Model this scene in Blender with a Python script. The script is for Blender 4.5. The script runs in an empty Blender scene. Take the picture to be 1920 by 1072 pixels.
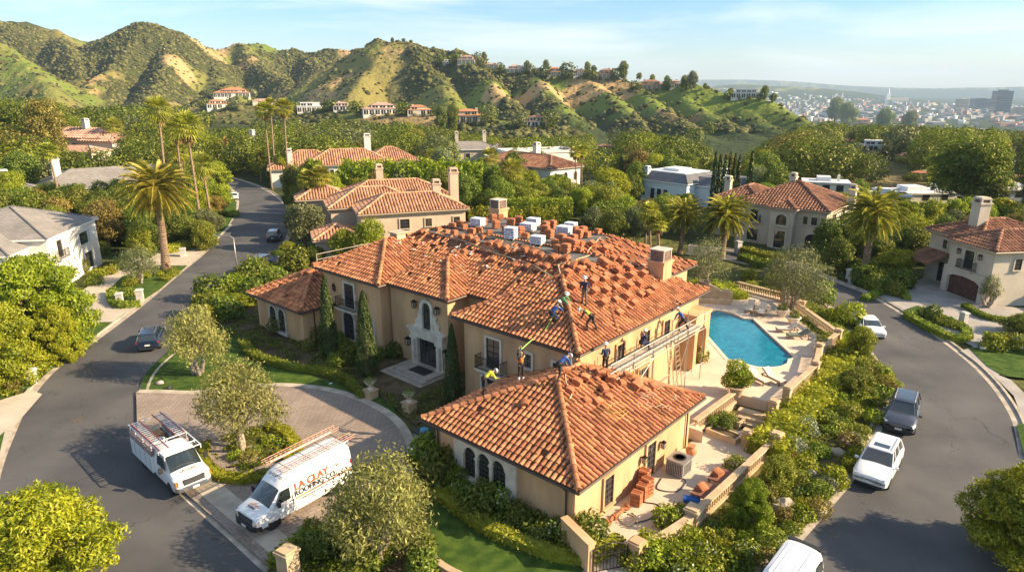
import bpy,bmesh,math,random
import numpy as np
from mathutils import Vector,Matrix
R=math.radians
random.seed(7)
rng=np.random.default_rng(7)
SC=bpy.context.scene
COL=SC.collection
FPX,PITCH,CAMH=1250.0,R(16.5),22.0
_c,_s=math.cos(PITCH),math.sin(PITCH)
def G(px,py,z=0.0):
	u,v=(px-960)/FPX,(536-py)/FPX
	d=(u,_c+v*_s,-_s+v*_c)
	t=(z-CAMH)/d[2]
	return Vector((d[0]*t,d[1]*t,z))
def GY(px,py,Y):
	u,v=(px-960)/FPX,(536-py)/FPX
	d=(u,_c+v*_s,-_s+v*_c)
	t=Y/d[1]
	return Vector((d[0]*t,Y,CAMH+d[2]*t))
MATS={}
def new_mat(name):
	m=bpy.data.materials.new(name)
	m.use_nodes=True
	nt=m.node_tree
	b=nt.nodes['Principled BSDF']
	return m,nt,b
def mat(name,col,rough=0.7,metal=0.0,var=0.0,scale=3.0,bump=0.0,bscale=30.0,col2=None,island=0.0,spec=0.4,coat=0.0,detail=4.0,lo=0.35,hi=0.65,stretch=None):
	m,nt,b=new_mat(name)
	N,L=nt.nodes,nt.links
	b.inputs['Roughness'].default_value=rough
	b.inputs['Metallic'].default_value=metal
	b.inputs['Specular IOR Level'].default_value=spec
	if coat:
		b.inputs['Coat Weight'].default_value=coat
		b.inputs['Coat Roughness'].default_value=0.05
	c=tuple(col)+(1,)
	last=None
	tc=N.new('ShaderNodeTexCoord')
	src=tc.outputs['Object']
	if stretch:
		mp=N.new('ShaderNodeMapping')
		mp.inputs['Scale'].default_value=stretch
		L.new(src,mp.inputs['Vector'])
		src=mp.outputs['Vector']
	if var or col2:
		n=N.new('ShaderNodeTexNoise')
		n.inputs['Scale'].default_value=scale
		n.inputs['Detail'].default_value=detail
		L.new(src,n.inputs['Vector'])
		r=N.new('ShaderNodeValToRGB')
		r.color_ramp.elements[0].position=lo
		r.color_ramp.elements[1].position=hi
		if col2:
			r.color_ramp.elements[0].color=c
			r.color_ramp.elements[1].color=tuple(col2)+(1,)
		else:
			r.color_ramp.elements[0].color=tuple(x*(1-var)for x in col)+(1,)
			r.color_ramp.elements[1].color=tuple(min(1,x*(1+var))for x in col)+(1,)
		L.new(n.outputs['Fac'],r.inputs['Fac'])
		last=r.outputs['Color']
	if island:
		g=N.new('ShaderNodeNewGeometry')
		hsv=N.new('ShaderNodeHueSaturation')
		mr=N.new('ShaderNodeMapRange')
		mr.inputs['To Min'].default_value=1-island
		mr.inputs['To Max'].default_value=1+island
		L.new(g.outputs['Random Per Island'],mr.inputs['Value'])
		L.new(mr.outputs['Result'],hsv.inputs['Value'])
		mr2=N.new('ShaderNodeMapRange')
		mr2.inputs['To Min'].default_value=0.5-island*0.018
		mr2.inputs['To Max'].default_value=0.5+island*0.018
		ml=N.new('ShaderNodeMath');ml.operation='MULTIPLY';ml.inputs[1].default_value=37.7
		fr=N.new('ShaderNodeMath');fr.operation='FRACT'
		L.new(g.outputs['Random Per Island'],ml.inputs[0]);L.new(ml.outputs[0],fr.inputs[0])
		L.new(fr.outputs[0],mr2.inputs['Value'])
		L.new(mr2.outputs['Result'],hsv.inputs['Hue'])
		if last:
			L.new(last,hsv.inputs['Color'])
		else:
			hsv.inputs['Color'].default_value=c
		last=hsv.outputs['Color']
	if last:
		L.new(last,b.inputs['Base Color'])
	else:
		b.inputs['Base Color'].default_value=c
	if bump:
		n2=N.new('ShaderNodeTexNoise')
		n2.inputs['Scale'].default_value=bscale
		n2.inputs['Detail'].default_value=5
		L.new(src,n2.inputs['Vector'])
		bp=N.new('ShaderNodeBump')
		bp.inputs['Strength'].default_value=bump
		bp.inputs['Distance'].default_value=0.05
		L.new(n2.outputs['Fac'],bp.inputs['Height'])
		L.new(bp.outputs['Normal'],b.inputs['Normal'])
	MATS[name]=m
	return m
def leaf_mat(name,dark,light,trans=0.35,island=0.25,scale=0.6):
	m=bpy.data.materials.new(name)
	m.use_nodes=True
	nt=m.node_tree
	N,L=nt.nodes,nt.links
	N.clear()
	out=N.new('ShaderNodeOutputMaterial')
	d=N.new('ShaderNodeBsdfDiffuse')
	t=N.new('ShaderNodeBsdfTranslucent')
	gl=N.new('ShaderNodeBsdfGlossy')
	gl.inputs['Roughness'].default_value=0.55
	gl.inputs['Color'].default_value=(0.9,0.85,0.45,1)
	mx=N.new('ShaderNodeMixShader')
	mx.inputs[0].default_value=trans
	mx2=N.new('ShaderNodeMixShader')
	mx2.inputs[0].default_value=0.05
	g=N.new('ShaderNodeNewGeometry')
	oi=N.new('ShaderNodeObjectInfo')
	tc=N.new('ShaderNodeTexCoord')
	n=N.new('ShaderNodeTexNoise')
	n.inputs['Scale'].default_value=scale
	n.inputs['Detail'].default_value=3
	L.new(tc.outputs['Object'],n.inputs['Vector'])
	ad=N.new('ShaderNodeMath');ad.operation='ADD'
	sc=N.new('ShaderNodeMath');sc.operation='MULTIPLY';sc.inputs[1].default_value=0.5
	L.new(g.outputs['Random Per Island'],sc.inputs[0])
	L.new(sc.outputs[0],ad.inputs[0]);L.new(n.outputs['Fac'],ad.inputs[1])
	r=N.new('ShaderNodeValToRGB')
	r.color_ramp.elements[0].position=0.45
	r.color_ramp.elements[1].position=1.0
	r.color_ramp.elements[0].color=tuple(dark)+(1,)
	r.color_ramp.elements[1].color=tuple(light)+(1,)
	L.new(ad.outputs[0],r.inputs['Fac'])
	hsv=N.new('ShaderNodeHueSaturation')
	mr=N.new('ShaderNodeMapRange')
	mr.inputs['To Min'].default_value=1-island
	mr.inputs['To Max'].default_value=1+island
	L.new(oi.outputs['Random'],mr.inputs['Value'])
	L.new(mr.outputs['Result'],hsv.inputs['Value'])
	mr3=N.new('ShaderNodeMapRange')
	mr3.inputs['To Min'].default_value=0.5-island*0.12
	mr3.inputs['To Max'].default_value=0.5+island*0.08
	ml=N.new('ShaderNodeMath');ml.operation='MULTIPLY';ml.inputs[1].default_value=17.3
	fr=N.new('ShaderNodeMath');fr.operation='FRACT'
	L.new(oi.outputs['Random'],ml.inputs[0]);L.new(ml.outputs[0],fr.inputs[0]);L.new(fr.outputs[0],mr3.inputs['Value'])
	L.new(mr3.outputs['Result'],hsv.inputs['Hue'])
	L.new(r.outputs['Color'],hsv.inputs['Color'])
	L.new(hsv.outputs['Color'],d.inputs['Color'])
	L.new(hsv.outputs['Color'],t.inputs['Color'])
	L.new(d.outputs[0],mx.inputs[1]);L.new(t.outputs[0],mx.inputs[2])
	L.new(mx.outputs[0],mx2.inputs[1]);L.new(gl.outputs[0],mx2.inputs[2])
	L.new(mx2.outputs[0],out.inputs['Surface'])
	MATS[name]=m
	return m
def tag(o,label=None,cat=None,group=None,kind=None):
	if label:o['label']=label
	if cat:o['category']=cat
	if group:o['group']=group
	if kind:o['kind']=kind
	return o
def empty(name,loc=(0,0,0),rz=0.0,label=None,cat=None,group=None,scale=None):
	o=bpy.data.objects.new(name,None)
	o.empty_display_size=0.3
	COL.objects.link(o)
	o.location=loc
	o.rotation_euler=(0,0,rz)
	if scale:o.scale=(scale,)*3
	return tag(o,label,cat,group)
def link_mesh(name,me,mats,parent=None,loc=None,rz=0.0):
	for m in(mats if isinstance(mats,(list,tuple))else[mats]):
		me.materials.append(m)
	o=bpy.data.objects.new(name,me)
	COL.objects.link(o)
	if parent:o.parent=parent
	if loc is not None:o.location=loc
	if rz:o.rotation_euler=(0,0,rz)
	return o
def copy_tree(o,loc=None,rz=None,scale=None,label=None,group=None,parent=None):
	c=o.copy()
	COL.objects.link(c)
	c.parent=parent
	if loc is not None:c.location=loc
	if rz is not None:c.rotation_euler=(c.rotation_euler[0],c.rotation_euler[1],rz)
	if scale is not None:c.scale=(scale,)*3 if not isinstance(scale,(tuple,list))else scale
	if label:c['label']=label
	if group:c['group']=group
	for ch in o.children:
		copy_tree(ch,parent=c)
	return c
class MB:
	def __init__(self):
		self.v,self.f,self.m=[],[],[]
	def add(self,verts,faces,mi=0,M=None):
		n=len(self.v)
		if M is not None:
			verts=[tuple(M@Vector(p))for p in verts]
		self.v.extend([tuple(p)for p in verts])
		for f in faces:
			self.f.append([n+i for i in f])
			self.m.append(mi)
		return self
	def box(self,x0,x1,y0,y1,z0,z1,mi=0,M=None):
		v=[(x0,y0,z0),(x1,y0,z0),(x1,y1,z0),(x0,y1,z0),(x0,y0,z1),(x1,y0,z1),(x1,y1,z1),(x0,y1,z1)]
		f=[(0,3,2,1),(4,5,6,7),(0,1,5,4),(1,2,6,5),(2,3,7,6),(3,0,4,7)]
		return self.add(v,f,mi,M)
	def cbox(self,c,s,mi=0,rz=0.0,M=None,rx=0.0):
		T=Matrix.Translation(c)@Matrix.Rotation(rz,4,'Z')@Matrix.Rotation(rx,4,'X')
		if M is not None:T=M@T
		return self.box(-s[0]/2,s[0]/2,-s[1]/2,s[1]/2,-s[2]/2,s[2]/2,mi,T)
	def cyl(self,p0,p1,r0,r1=None,n=8,mi=0,caps=True,M=None):
		r1=r0 if r1 is None else r1
		return self.tube([p0,p1],[r0,r1],n,mi,caps,M)
	def tube(self,pts,r,n=6,mi=0,caps=True,M=None):
		pts=[Vector(p)for p in pts]
		if not isinstance(r,(list,tuple)):r=[r]*len(pts)
		vs,fs=[],[]
		up=None
		for i,p in enumerate(pts):
			d=(pts[min(i+1,len(pts)-1)]-pts[max(i-1,0)])
			if d.length<1e-9:d=Vector((0,0,1))
			d.normalize()
			if up is None:
				up=Vector((0,0,1))if abs(d.z)<0.9 else Vector((1,0,0))
			x=d.cross(up)
			if x.length<1e-6:x=d.cross(Vector((0,1,0)))
			x.normalize();y=x.cross(d).normalized();up=y
			for k in range(n):
				a=2*math.pi*k/n
				vs.append(p+(x*math.cos(a)+y*math.sin(a))*r[i])
		for i in range(len(pts)-1):
			for k in range(n):
				a,b=i*n+k,i*n+(k+1)%n
				fs.append((a,b,b+n,a+n))
		if caps:
			fs.append(tuple(range(n-1,-1,-1)))
			fs.append(tuple((len(pts)-1)*n+k for k in range(n)))
		return self.add(vs,fs,mi,M)
	def lathe(self,prof,n=12,c=(0,0,0),mi=0,M=None,caps=True):
		vs,fs=[],[]
		for(r,z)in prof:
			for k in range(n):
				a=2*math.pi*k/n
				vs.append((c[0]+r*math.cos(a),c[1]+r*math.sin(a),c[2]+z))
		for i in range(len(prof)-1):
			for k in range(n):
				a,b=i*n+k,i*n+(k+1)%n
				fs.append((a,b,b+n,a+n))
		if caps:
			fs.append(tuple(range(n-1,-1,-1)))
			fs.append(tuple((len(prof)-1)*n+k for k in range(n)))
		return self.add(vs,fs,mi,M)
	def prism(self,poly,z0,z1,mi=0,M=None,top=None):
		n=len(poly)
		vs=[(p[0],p[1],z0)for p in poly]+[(p[0],p[1],z1)for p in poly]
		fs=[tuple(range(n-1,-1,-1)),tuple(range(n,2*n))]
		self.add(vs,fs[:1],mi,M)
		k=len(self.v)-2*n
		self.f.append([k+i for i in fs[1]]);self.m.append(mi if top is None else top)
		for i in range(n):
			j=(i+1)%n
			self.f.append([k+i,k+j,k+j+n,k+i+n]);self.m.append(mi)
		return self
	def build(self,name,mats,parent=None,loc=None,rz=0.0,smooth=False):
		me=bpy.data.meshes.new(name)
		me.from_pydata(self.v,[],self.f)
		if any(self.m):
			me.polygons.foreach_set('material_index',self.m)
		if smooth:
			me.polygons.foreach_set('use_smooth',[True]*len(self.f))
			if smooth is not True:
				me.set_sharp_from_angle(angle=R(smooth))
		me.update()
		return link_mesh(name,me,mats,parent,loc,rz)
def sheet(name,pts,z,m,thick=0.0,kind='structure',parent=None):
	mb=MB()
	pts=[(p[0],p[1])for p in pts]
	if thick:
		mb.prism(pts,z-thick,z)
	else:
		mb.add([(p[0],p[1],z)for p in pts],[tuple(range(len(pts)))])
	o=mb.build(name,m,parent)
	if kind and not parent:o['kind']=kind
	return o
def smooth_path(pts,n=6):
	P=[Vector((p[0],p[1],p[2]if len(p)>2 else 0))for p in pts]
	P=[P[0]*2-P[1]]+P+[P[-1]*2-P[-2]]
	out=[]
	for i in range(1,len(P)-2):
		for k in range(n):
			t=k/n
			a,b,c,d=P[i-1],P[i],P[i+1],P[i+2]
			out.append(0.5*((2*b)+(c-a)*t+(2*a-5*b+4*c-d)*t*t+(3*b-a-3*c+d)*t**3))
	out.append(P[-2].copy())
	return out
def offset(path,d):
	out=[]
	for i,p in enumerate(path):
		t=path[min(i+1,len(path)-1)]-path[max(i-1,0)]
		t.z=0
		t.normalize()
		out.append(Vector((p.x-t.y*d,p.y+t.x*d,p.z)))
	return out
def strip(mb,path,d0,d1,z0,z1,mi=0):
	A,B=offset(path,d0),offset(path,d1)
	n=len(A)
	vs=[]
	for a,b in zip(A,B):
		vs+=[(a.x,a.y,a.z+z0),(b.x,b.y,b.z+z0),(b.x,b.y,b.z+z1),(a.x,a.y,a.z+z1)]
	fs=[]
	for i in range(n-1):
		for k in range(4):
			fs.append((i*4+k,i*4+(k+1)%4,i*4+4+(k+1)%4,i*4+4+k))
	fs+=[(3,2,1,0),tuple((n-1)*4+k for k in range(4))]
	mb.add(vs,fs,mi)
def quads_mesh(name,V,mat_idx=None):
	N=V.shape[0]
	me=bpy.data.meshes.new(name)
	me.vertices.add(N*4)
	me.vertices.foreach_set('co',V.reshape(-1).astype(np.float32))
	me.loops.add(N*4)
	me.loops.foreach_set('vertex_index',np.arange(N*4,dtype=np.int32))
	me.polygons.add(N)
	me.polygons.foreach_set('loop_start',np.arange(0,N*4,4,dtype=np.int32))
	if mat_idx is not None:
		me.polygons.foreach_set('material_index',mat_idx.astype(np.int32))
	me.update(calc_edges=True)
	return me
def leaf_quads(C,Nn,size,asp=0.55,droop=None,r=None):
	r=r or rng
	n=len(C)
	Nn=Nn/(np.linalg.norm(Nn,axis=1,keepdims=True)+1e-9)
	rv=r.normal(size=(n,3))
	if droop is not None:
		rv=rv*0.5+np.array(droop)
	U=rv-(rv*Nn).sum(1,keepdims=True)*Nn
	U/=(np.linalg.norm(U,axis=1,keepdims=True)+1e-9)
	W=np.cross(Nn,U)
	s=(size*r.uniform(0.65,1.35,size=(n,1)))
	return np.stack([C-U*s,C+W*s*asp,C+U*s,C-W*s*asp],axis=1)
def blob_pts(blobs,dens,jit=0.16,r=None,nrm=0.7,lift=0.15,inner=0.15):
	r=r or rng
	Cs,Ns=[],[]
	B=np.array(blobs)
	for b in blobs:
		area=4*math.pi*((b[3]*b[4]+b[3]*b[5]+b[4]*b[5])/3)
		n=max(8,int(area*dens))
		d=r.normal(size=(n,3))
		d/=np.linalg.norm(d,axis=1,keepdims=True)
		rad=1+r.normal(size=(n,1))*jit
		ins=r.random((n,1))<inner
		rad=np.where(ins,rad*r.uniform(0.4,0.9,size=(n,1)),rad)
		lump=0.10*np.sin(d[:,:1]*7+b[0])*np.sin(d[:,1:2]*6+b[1])+0.08*np.sin(d[:,2:3]*9+b[2]*3)
		P=np.array(b[:3])+d*np.array(b[3:6])*(rad+lump)
		keep=np.ones(n,bool)
		for o in B:
			if o[0]==b[0]and o[1]==b[1]and o[2]==b[2]:continue
			q=(((P-o[:3])/o[3:6])**2).sum(1)
			keep&=q>0.55
		P,d=P[keep],d[keep]
		Cs.append(P)
		Ns.append(d+r.normal(size=P.shape)*nrm+np.array([0,0,lift]))
	return np.concatenate(Cs),np.concatenate(Ns)
LM={}
LM['bright']=leaf_mat('leaf_bright',(0.075,0.135,0.008),(0.38,0.42,0.02),0.42)
LM['mid']=leaf_mat('leaf_mid',(0.05,0.10,0.010),(0.27,0.32,0.03),0.38)
LM['deep']=leaf_mat('leaf_deep',(0.035,0.068,0.008),(0.18,0.23,0.025),0.32)
LM['olive']=leaf_mat('leaf_olive',(0.085,0.11,0.03),(0.36,0.365,0.10),0.35)
LM['greyolive']=leaf_mat('leaf_greyolive',(0.07,0.095,0.04),(0.22,0.25,0.105),0.3)
LM['rust']=leaf_mat('leaf_rust',(0.10,0.085,0.02),(0.30,0.24,0.05),0.3)
LM['hedge']=leaf_mat('leaf_hedge',(0.08,0.13,0.008),(0.38,0.40,0.02),0.35)
LM['box']=leaf_mat('leaf_box',(0.055,0.10,0.008),(0.24,0.29,0.025),0.3)
LM['cypress']=leaf_mat('leaf_cypress',(0.010,0.03,0.008),(0.038,0.08,0.018),0.15,scale=2)
LM['palm']=leaf_mat('leaf_palm',(0.10,0.13,0.015),(0.50,0.44,0.06),0.35,island=0.15)
LM['fan']=leaf_mat('leaf_fan',(0.11,0.15,0.015),(0.48,0.46,0.06),0.35,island=0.15)
LM['dry']=leaf_mat('leaf_dry',(0.16,0.09,0.03),(0.38,0.25,0.10),0.2)
LM['scrub']=leaf_mat('leaf_scrub',(0.03,0.045,0.014),(0.11,0.13,0.04),0.15,scale=0.02)
LM['silver']=leaf_mat('leaf_silver',(0.11,0.15,0.10),(0.26,0.31,0.2),0.2)
LM['white']=leaf_mat('petals',(0.6,0.6,0.5),(0.85,0.83,0.75),0.2)
LM['red']=leaf_mat('petals_red',(0.25,0.05,0.03),(0.5,0.15,0.06),0.2)
bark=mat('bark',(0.20,0.14,0.09),0.9,var=0.4,scale=6,bump=0.8,bscale=18)
bark_pale=mat('bark_pale',(0.34,0.28,0.21),0.9,var=0.35,scale=5,bump=0.8,bscale=18)
palm_bark=mat('palm_bark',(0.25,0.17,0.11),0.95,var=0.35,scale=5,bump=1.0,bscale=12,island=0.2)
def trunk_mb(H,r,limbs,seed=0,lean=0.03):
	rr=random.Random(seed)
	mb=MB()
	pts,rad=[],[]
	for i in range(6):
		t=i/5
		pts.append((lean*H*math.sin(t*2.5+seed),lean*H*math.cos(t*2+seed)-lean*H*math.cos(seed),t*H))
		rad.append(r*(1.35 if i==0 else 1-0.45*t))
	mb.tube(pts,rad,9)
	top=Vector(pts[-1])
	for(x,y,z,*_)in limbs:
		e=Vector((x,y,z))
		st=Vector(pts[rr.choice([3,4,5])])
		mid=st.lerp(e,0.5)+Vector((rr.uniform(-.3,.3),rr.uniform(-.3,.3),rr.uniform(0,.5)))
		mb.tube([st,mid,e],[r*0.45,r*0.28,r*0.1],6)
	return mb
def spray_blobs(H,Rr,n,seed,low=.2):
	rr=random.Random(seed);bl=[]
	for i in range(n):
		a=i*2.399+rr.uniform(-.5,.5);t=(i+.5)/n
		z=H*(low+(1-low)*t)
		rad=Rr*math.sqrt(max(0.02,1-(2*t-.85)**2/1.5))*rr.uniform(.45,1.08)
		s=Rr*rr.uniform(.13,.23)
		bl.append((rad*math.cos(a),rad*math.sin(a),z-.12*rad,s*rr.uniform(.9,1.5),s*rr.uniform(.9,1.5),s*rr.uniform(.45,.7)))
	for i in range(7):bl.append((Rr*.4*math.cos(i),Rr*.4*math.sin(i),H*(low+.12*i),Rr*.3,Rr*.3,Rr*.22))
	return bl
def broad_blobs(H,Rr,n,seed,flat=0.75,low=0.35):
	rr=random.Random(seed)
	bl=[]
	for i in range(n*2):
		a=i*2.399+rr.uniform(-.5,.5)
		t=(i+0.5)/(n*2)
		z=H*(low+(1-low)*t*0.85)
		prof=math.sin(math.pi*(0.18+0.72*t))**0.8
		rad=Rr*0.70*prof*rr.uniform(0.45,1.12)
		s=Rr*rr.uniform(0.20,0.40)
		bl.append((rad*math.cos(a),rad*math.sin(a),z,s,s*rr.uniform(.85,1.15),s*flat))
	bl.append((0,0,H*0.78,Rr*.5,Rr*.5,Rr*.42))
	return bl
def tree(name,H,Rr,n,leaf,lm,dens,seed=1,flat=0.75,low=0.35,trunk_r=0.22,bm=None,asp=0.55,blobs=None,label=None,cat='tree',group=None,loc=(0,0,0),nrm=0.7,one=False,jit=.16):
	bl=blobs or broad_blobs(H,Rr,n,seed,flat,low)
	r=np.random.default_rng(seed)
	C,Nn=blob_pts(bl,dens,r=r,nrm=nrm,jit=jit)
	V=leaf_quads(C,Nn,leaf,asp,r=r)
	tm=trunk_mb(H*(low+.12),trunk_r,bl[::2],seed)
	if one:
		me=quads_mesh(name,V)
		o=link_mesh(name,me,[LM[lm],bm or bark],None,loc)
		mb=MB();mb.tube([(0,0,-.5),(0,0,H*.7)],[trunk_r*1.3,trunk_r*.5],5)
		bmx=bmesh.new();bmx.from_mesh(me)
		k=len(bmx.faces)
		vs=[bmx.verts.new(p)for p in mb.v]
		for f in mb.f:
			nf=bmx.faces.new([vs[i]for i in f]);nf.material_index=1
		bmx.to_mesh(me);bmx.free()
		return tag(o,label,cat,group)
	root=empty(name,loc,0,label,cat,group)
	link_mesh('crown',quads_mesh('crown',V),[LM[lm]],root)
	tm.build('trunk',bm or bark,root,smooth=True)
	return root
def olive_tree(name,H,Rr,seed,lm='olive',dens=26,leaf=0.17,loc=(0,0,0),label=None,stems=3,cat='tree',group=None):
	rr=random.Random(seed)
	r=np.random.default_rng(seed)
	bl=[]
	for i in range(17):
		a=i*2.399+rr.uniform(-.4,.4)
		t=(i+.5)/17
		z=H*(0.42+0.46*t)
		rad=Rr*(0.75-.45*t)*rr.uniform(.6,1.1)
		s=Rr*rr.uniform(.24,.38)
		bl.append((rad*math.cos(a),rad*math.sin(a),z,s,s,s*1.05))
	bl.append((0,0,H*.75,Rr*.4,Rr*.4,Rr*.35))
	C,Nn=blob_pts(bl,dens,r=r,jit=.22,inner=.25)
	V=leaf_quads(C,Nn,leaf,0.3,droop=(0,0,.7),r=r)
	root=empty(name,loc,0,label,cat,group)
	link_mesh('crown',quads_mesh('crown',V),[LM[lm]],root)
	mb=MB()
	for k in range(stems):
		a=k*2*math.pi/stems+seed
		base=Vector((.22*math.cos(a),.22*math.sin(a),-.1))
		p=[base]
		for j in range(1,6):
			t=j/5
			p.append(Vector((base.x*(1+t*3)+rr.uniform(-.12,.12),base.y*(1+t*3)+rr.uniform(-.12,.12),H*.5*t)))
		mb.tube(p,[.24,.17,.15,.13,.11,.09],7)
		for b in bl[k::stems]:
			st=p[rr.choice([3,4,5])]
			e=Vector(b[:3])
			mb.tube([st,st.lerp(e,.5)+Vector((rr.uniform(-.2,.2),rr.uniform(-.2,.2),.1)),e],[.08,.05,.02],5)
	mb.build('trunk',bark_pale,root,smooth=True)
	return root
def frond_quads(r,base,az,el,length,nl=22,ll=0.55,sag=1.0,lw=0.035,up=0.35):
	d=np.array([math.cos(az)*math.cos(el),math.sin(az)*math.cos(el),math.sin(el)])
	side=np.array([-math.sin(az),math.cos(az),0.0])
	Q=[]
	pos=np.array(base,float)
	step=length/nl
	prev=pos.copy()
	for i in range(nl):
		t=i/nl
		e=el-sag*t**1.3
		d=np.array([math.cos(az)*math.cos(e),math.sin(az)*math.cos(e),math.sin(e)])
		nrm=np.cross(d,side)
		nrm/=np.linalg.norm(nrm)
		nxt=pos+d*step
		w=0.045*(1-t*.7)
		Q.append([pos-side*w,nxt-side*w,nxt+side*w,pos+side*w])
		if t>0.08:
			L_=ll*math.sin(math.pi*min(1,0.22+t*.75))*r.uniform(.85,1.1)
			for s in(-1,1):
				tip=pos+side*s*L_*.9+d*L_*.55+nrm*(-up)*L_*.6
				Q.append([pos-d*lw*1.8,pos+(tip-pos)*.5-nrm*lw*1.5+d*lw,tip,pos+d*lw*1.8])
		pos=nxt
	return Q
def date_palm(name,H,crown=4.2,nf=80,seed=1,tr=0.42,loc=(0,0,0),label=None,group=None,lean=.3):
	r=np.random.default_rng(seed)
	Q=[]
	for i in range(nf):
		t=(i+.5)/nf
		el=R(84)-t*R(128)
		az=i*2.39996+r.uniform(-.2,.2)
		L_=crown*(0.78+.22*math.sin(math.pi*t))*r.uniform(.9,1.08)
		b=(.22*math.cos(az),.22*math.sin(az),H+.3-t*.7)
		Q+=frond_quads(r,b,az,el,L_,24,crown*.17,sag=R(78)if t<.55 else R(52),lw=.062)
	root=empty(name,loc,0,label,'palm tree',group)
	link_mesh('crown',quads_mesh('crown',np.array(Q)),[LM['palm']],root)
	mb=MB()
	n=int(H/.22)
	for i in range(n):
		z=H*i/n
		t=i/n
		rad=tr*(1.28-.35*min(1,t*5))*(1-.12*t)
		x=lean*math.sin(t*1.6)
		mb.lathe([(rad*.92,0),(rad*1.08,.17),(rad*.9,.235)],12,(x-lean*math.sin(1.6),0,z),caps=False)
	mb.build('trunk',palm_bark,root)
	mb=MB()
	mb.lathe([(tr*.8,-1.0),(tr*1.35,-.4),(tr*1.5,0),(tr,.5),(.1,.7)],12,(0,0,H))
	mb.build('crown_shaft',MATS['palm_boot'],root,smooth=True)
	return root
mat('palm_boot',(0.30,0.17,0.05),.9,var=.4,scale=7,bump=1,bscale=10)
def fan_palm(name,H,crown=1.9,nf=34,seed=1,tr=0.2,loc=(0,0,0),label=None,group=None,skirt=True,lean=.5,nb=11):
	r=np.random.default_rng(seed)
	Q,D=[],[]
	top=np.array([lean*math.sin(seed),lean*math.cos(seed),H])
	for i in range(nf+(8 if skirt else 0)):
		dry=i>=nf
		t=min(1,(i+.5)/nf)
		el=R(80)-t*R(118)if not dry else R(-62-r.uniform(0,22))
		az=i*2.39996+r.uniform(-.25,.25)
		d=np.array([math.cos(az)*math.cos(el),math.sin(az)*math.cos(el),math.sin(el)])
		side=np.array([-math.sin(az),math.cos(az),0.0])
		st=crown*(.45 if not dry else.2)
		hub=top+d*st+(np.array([0,0,-.5])if dry else 0)
		tgt=D if dry else Q
		w=.03
		tgt.append([top-side*w,hub-side*w,hub+side*w,top+side*w])
		nrm=np.cross(d,side)
		for k in range(nb):
			a=R(-78+156*k/(nb-1))
			bl=crown*(.72 if not dry else.5)*(1-.25*abs(a)/R(78))*r.uniform(.9,1.1)
			dd=d*math.cos(a)+side*math.sin(a)
			mid=hub+dd*bl*.55
			tip=hub+dd*bl+np.array([0,0,-bl*.28])
			pw=np.cross(dd,nrm);pw/=np.linalg.norm(pw)
			tgt.append([hub,mid-pw*.1,tip,mid+pw*.1])
	root=empty(name,loc,0,label,'palm tree',group)
	link_mesh('crown',quads_mesh('crown',np.array(Q)),[LM['fan']],root)
	if D:
		link_mesh('dead_fronds',quads_mesh('dead_fronds',np.array(D)),[LM['dry']],root)
	mb=MB()
	pts,rad=[],[]
	for i in range(14):
		t=i/13
		pts.append((top[0]*t**1.5,top[1]*t**1.5,H*t))
		rad.append(tr*(1.5 if i==0 else 1.05-.35*t))
	mb.tube(pts,rad,9)
	mb.build('trunk',palm_bark,root,smooth=True)
	return root
def cypress(name,H,Rr,seed=1,dens=60,leaf=.13,loc=(0,0,0),label=None,group=None,rz=0):
	r=np.random.default_rng(seed)
	n=int(2*math.pi*Rr*H*dens)
	t=r.random(n)**.9
	prof=np.minimum(1,(t/.1)**.5)*np.clip((1-t),0,1)**.55*1.12
	a=r.uniform(0,2*math.pi,n)
	rad=Rr*prof*(1+.13*np.sin(a*5+t*19)+r.normal(size=n)*.08)
	C=np.stack([rad*np.cos(a),rad*np.sin(a),t*H],1)
	Nn=np.stack([np.cos(a),np.sin(a),np.full(n,.25)],1)+r.normal(size=(n,3))*.5
	V=leaf_quads(C,Nn,leaf,.4,droop=(0,0,1.4),r=r)
	root=empty(name,loc,rz,label,'cypress',group)
	link_mesh('crown',quads_mesh('crown',V),[LM['cypress']],root)
	mb=MB();mb.tube([(0,0,-.1),(0,0,H*.8)],[Rr*.3,.03],7)
	mb.build('trunk',bark,root)
	return root
def shrub_mesh(name,Rr,Hh,lm,dens=55,leaf=.12,seed=1,n=6,asp=.5,flowers=None,spiky=False):
	rr=random.Random(seed);r=np.random.default_rng(seed)
	bl=[(0,0,Hh*.45,Rr*.7,Rr*.7,Hh*.5)]
	for i in range(n):
		a=i*2.4+rr.uniform(-.4,.4)
		bl.append((Rr*.5*math.cos(a),Rr*.5*math.sin(a),Hh*rr.uniform(.3,.6),Rr*rr.uniform(.35,.5),Rr*rr.uniform(.35,.5),Hh*rr.uniform(.3,.42)))
	C,Nn=blob_pts(bl,dens,r=r)
	k=C[:,2]>0
	C,Nn=C[k],Nn[k]
	V=leaf_quads(C,Nn,leaf,asp,r=r,droop=(0,0,.6)if spiky else None)
	mi=None
	mats=[LM[lm]]
	if flowers:
		mi=(r.random(len(V))<.05)&(C[:,2]>Hh*.35)
		mi=mi.astype(int)
		mats.append(LM[flowers])
	return quads_mesh(name,V,mi),mats
SHR={}
def shrub(kind,loc,s=1.0,name='shrub',label=None,group=None,cat='shrub',rz=None,sz=None):
	me,mats=SHR[kind]
	o=bpy.data.objects.new(name,me)
	COL.objects.link(o)
	o.location=loc
	o.rotation_euler=(0,0,random.uniform(0,6)if rz is None else rz)
	o.scale=(s,s,sz or s)
	return tag(o,label,cat,group)
def mk_shr(kind,*a,**k):
	me,mats=shrub_mesh('shrub_'+kind,*a,**k)
	for m in mats:me.materials.append(m)
	SHR[kind]=(me,mats)
mk_shr('round',1,1.5,'box',90,.09,3)
mk_shr('bright',1,1.6,'bright',60,.12,4)
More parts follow.
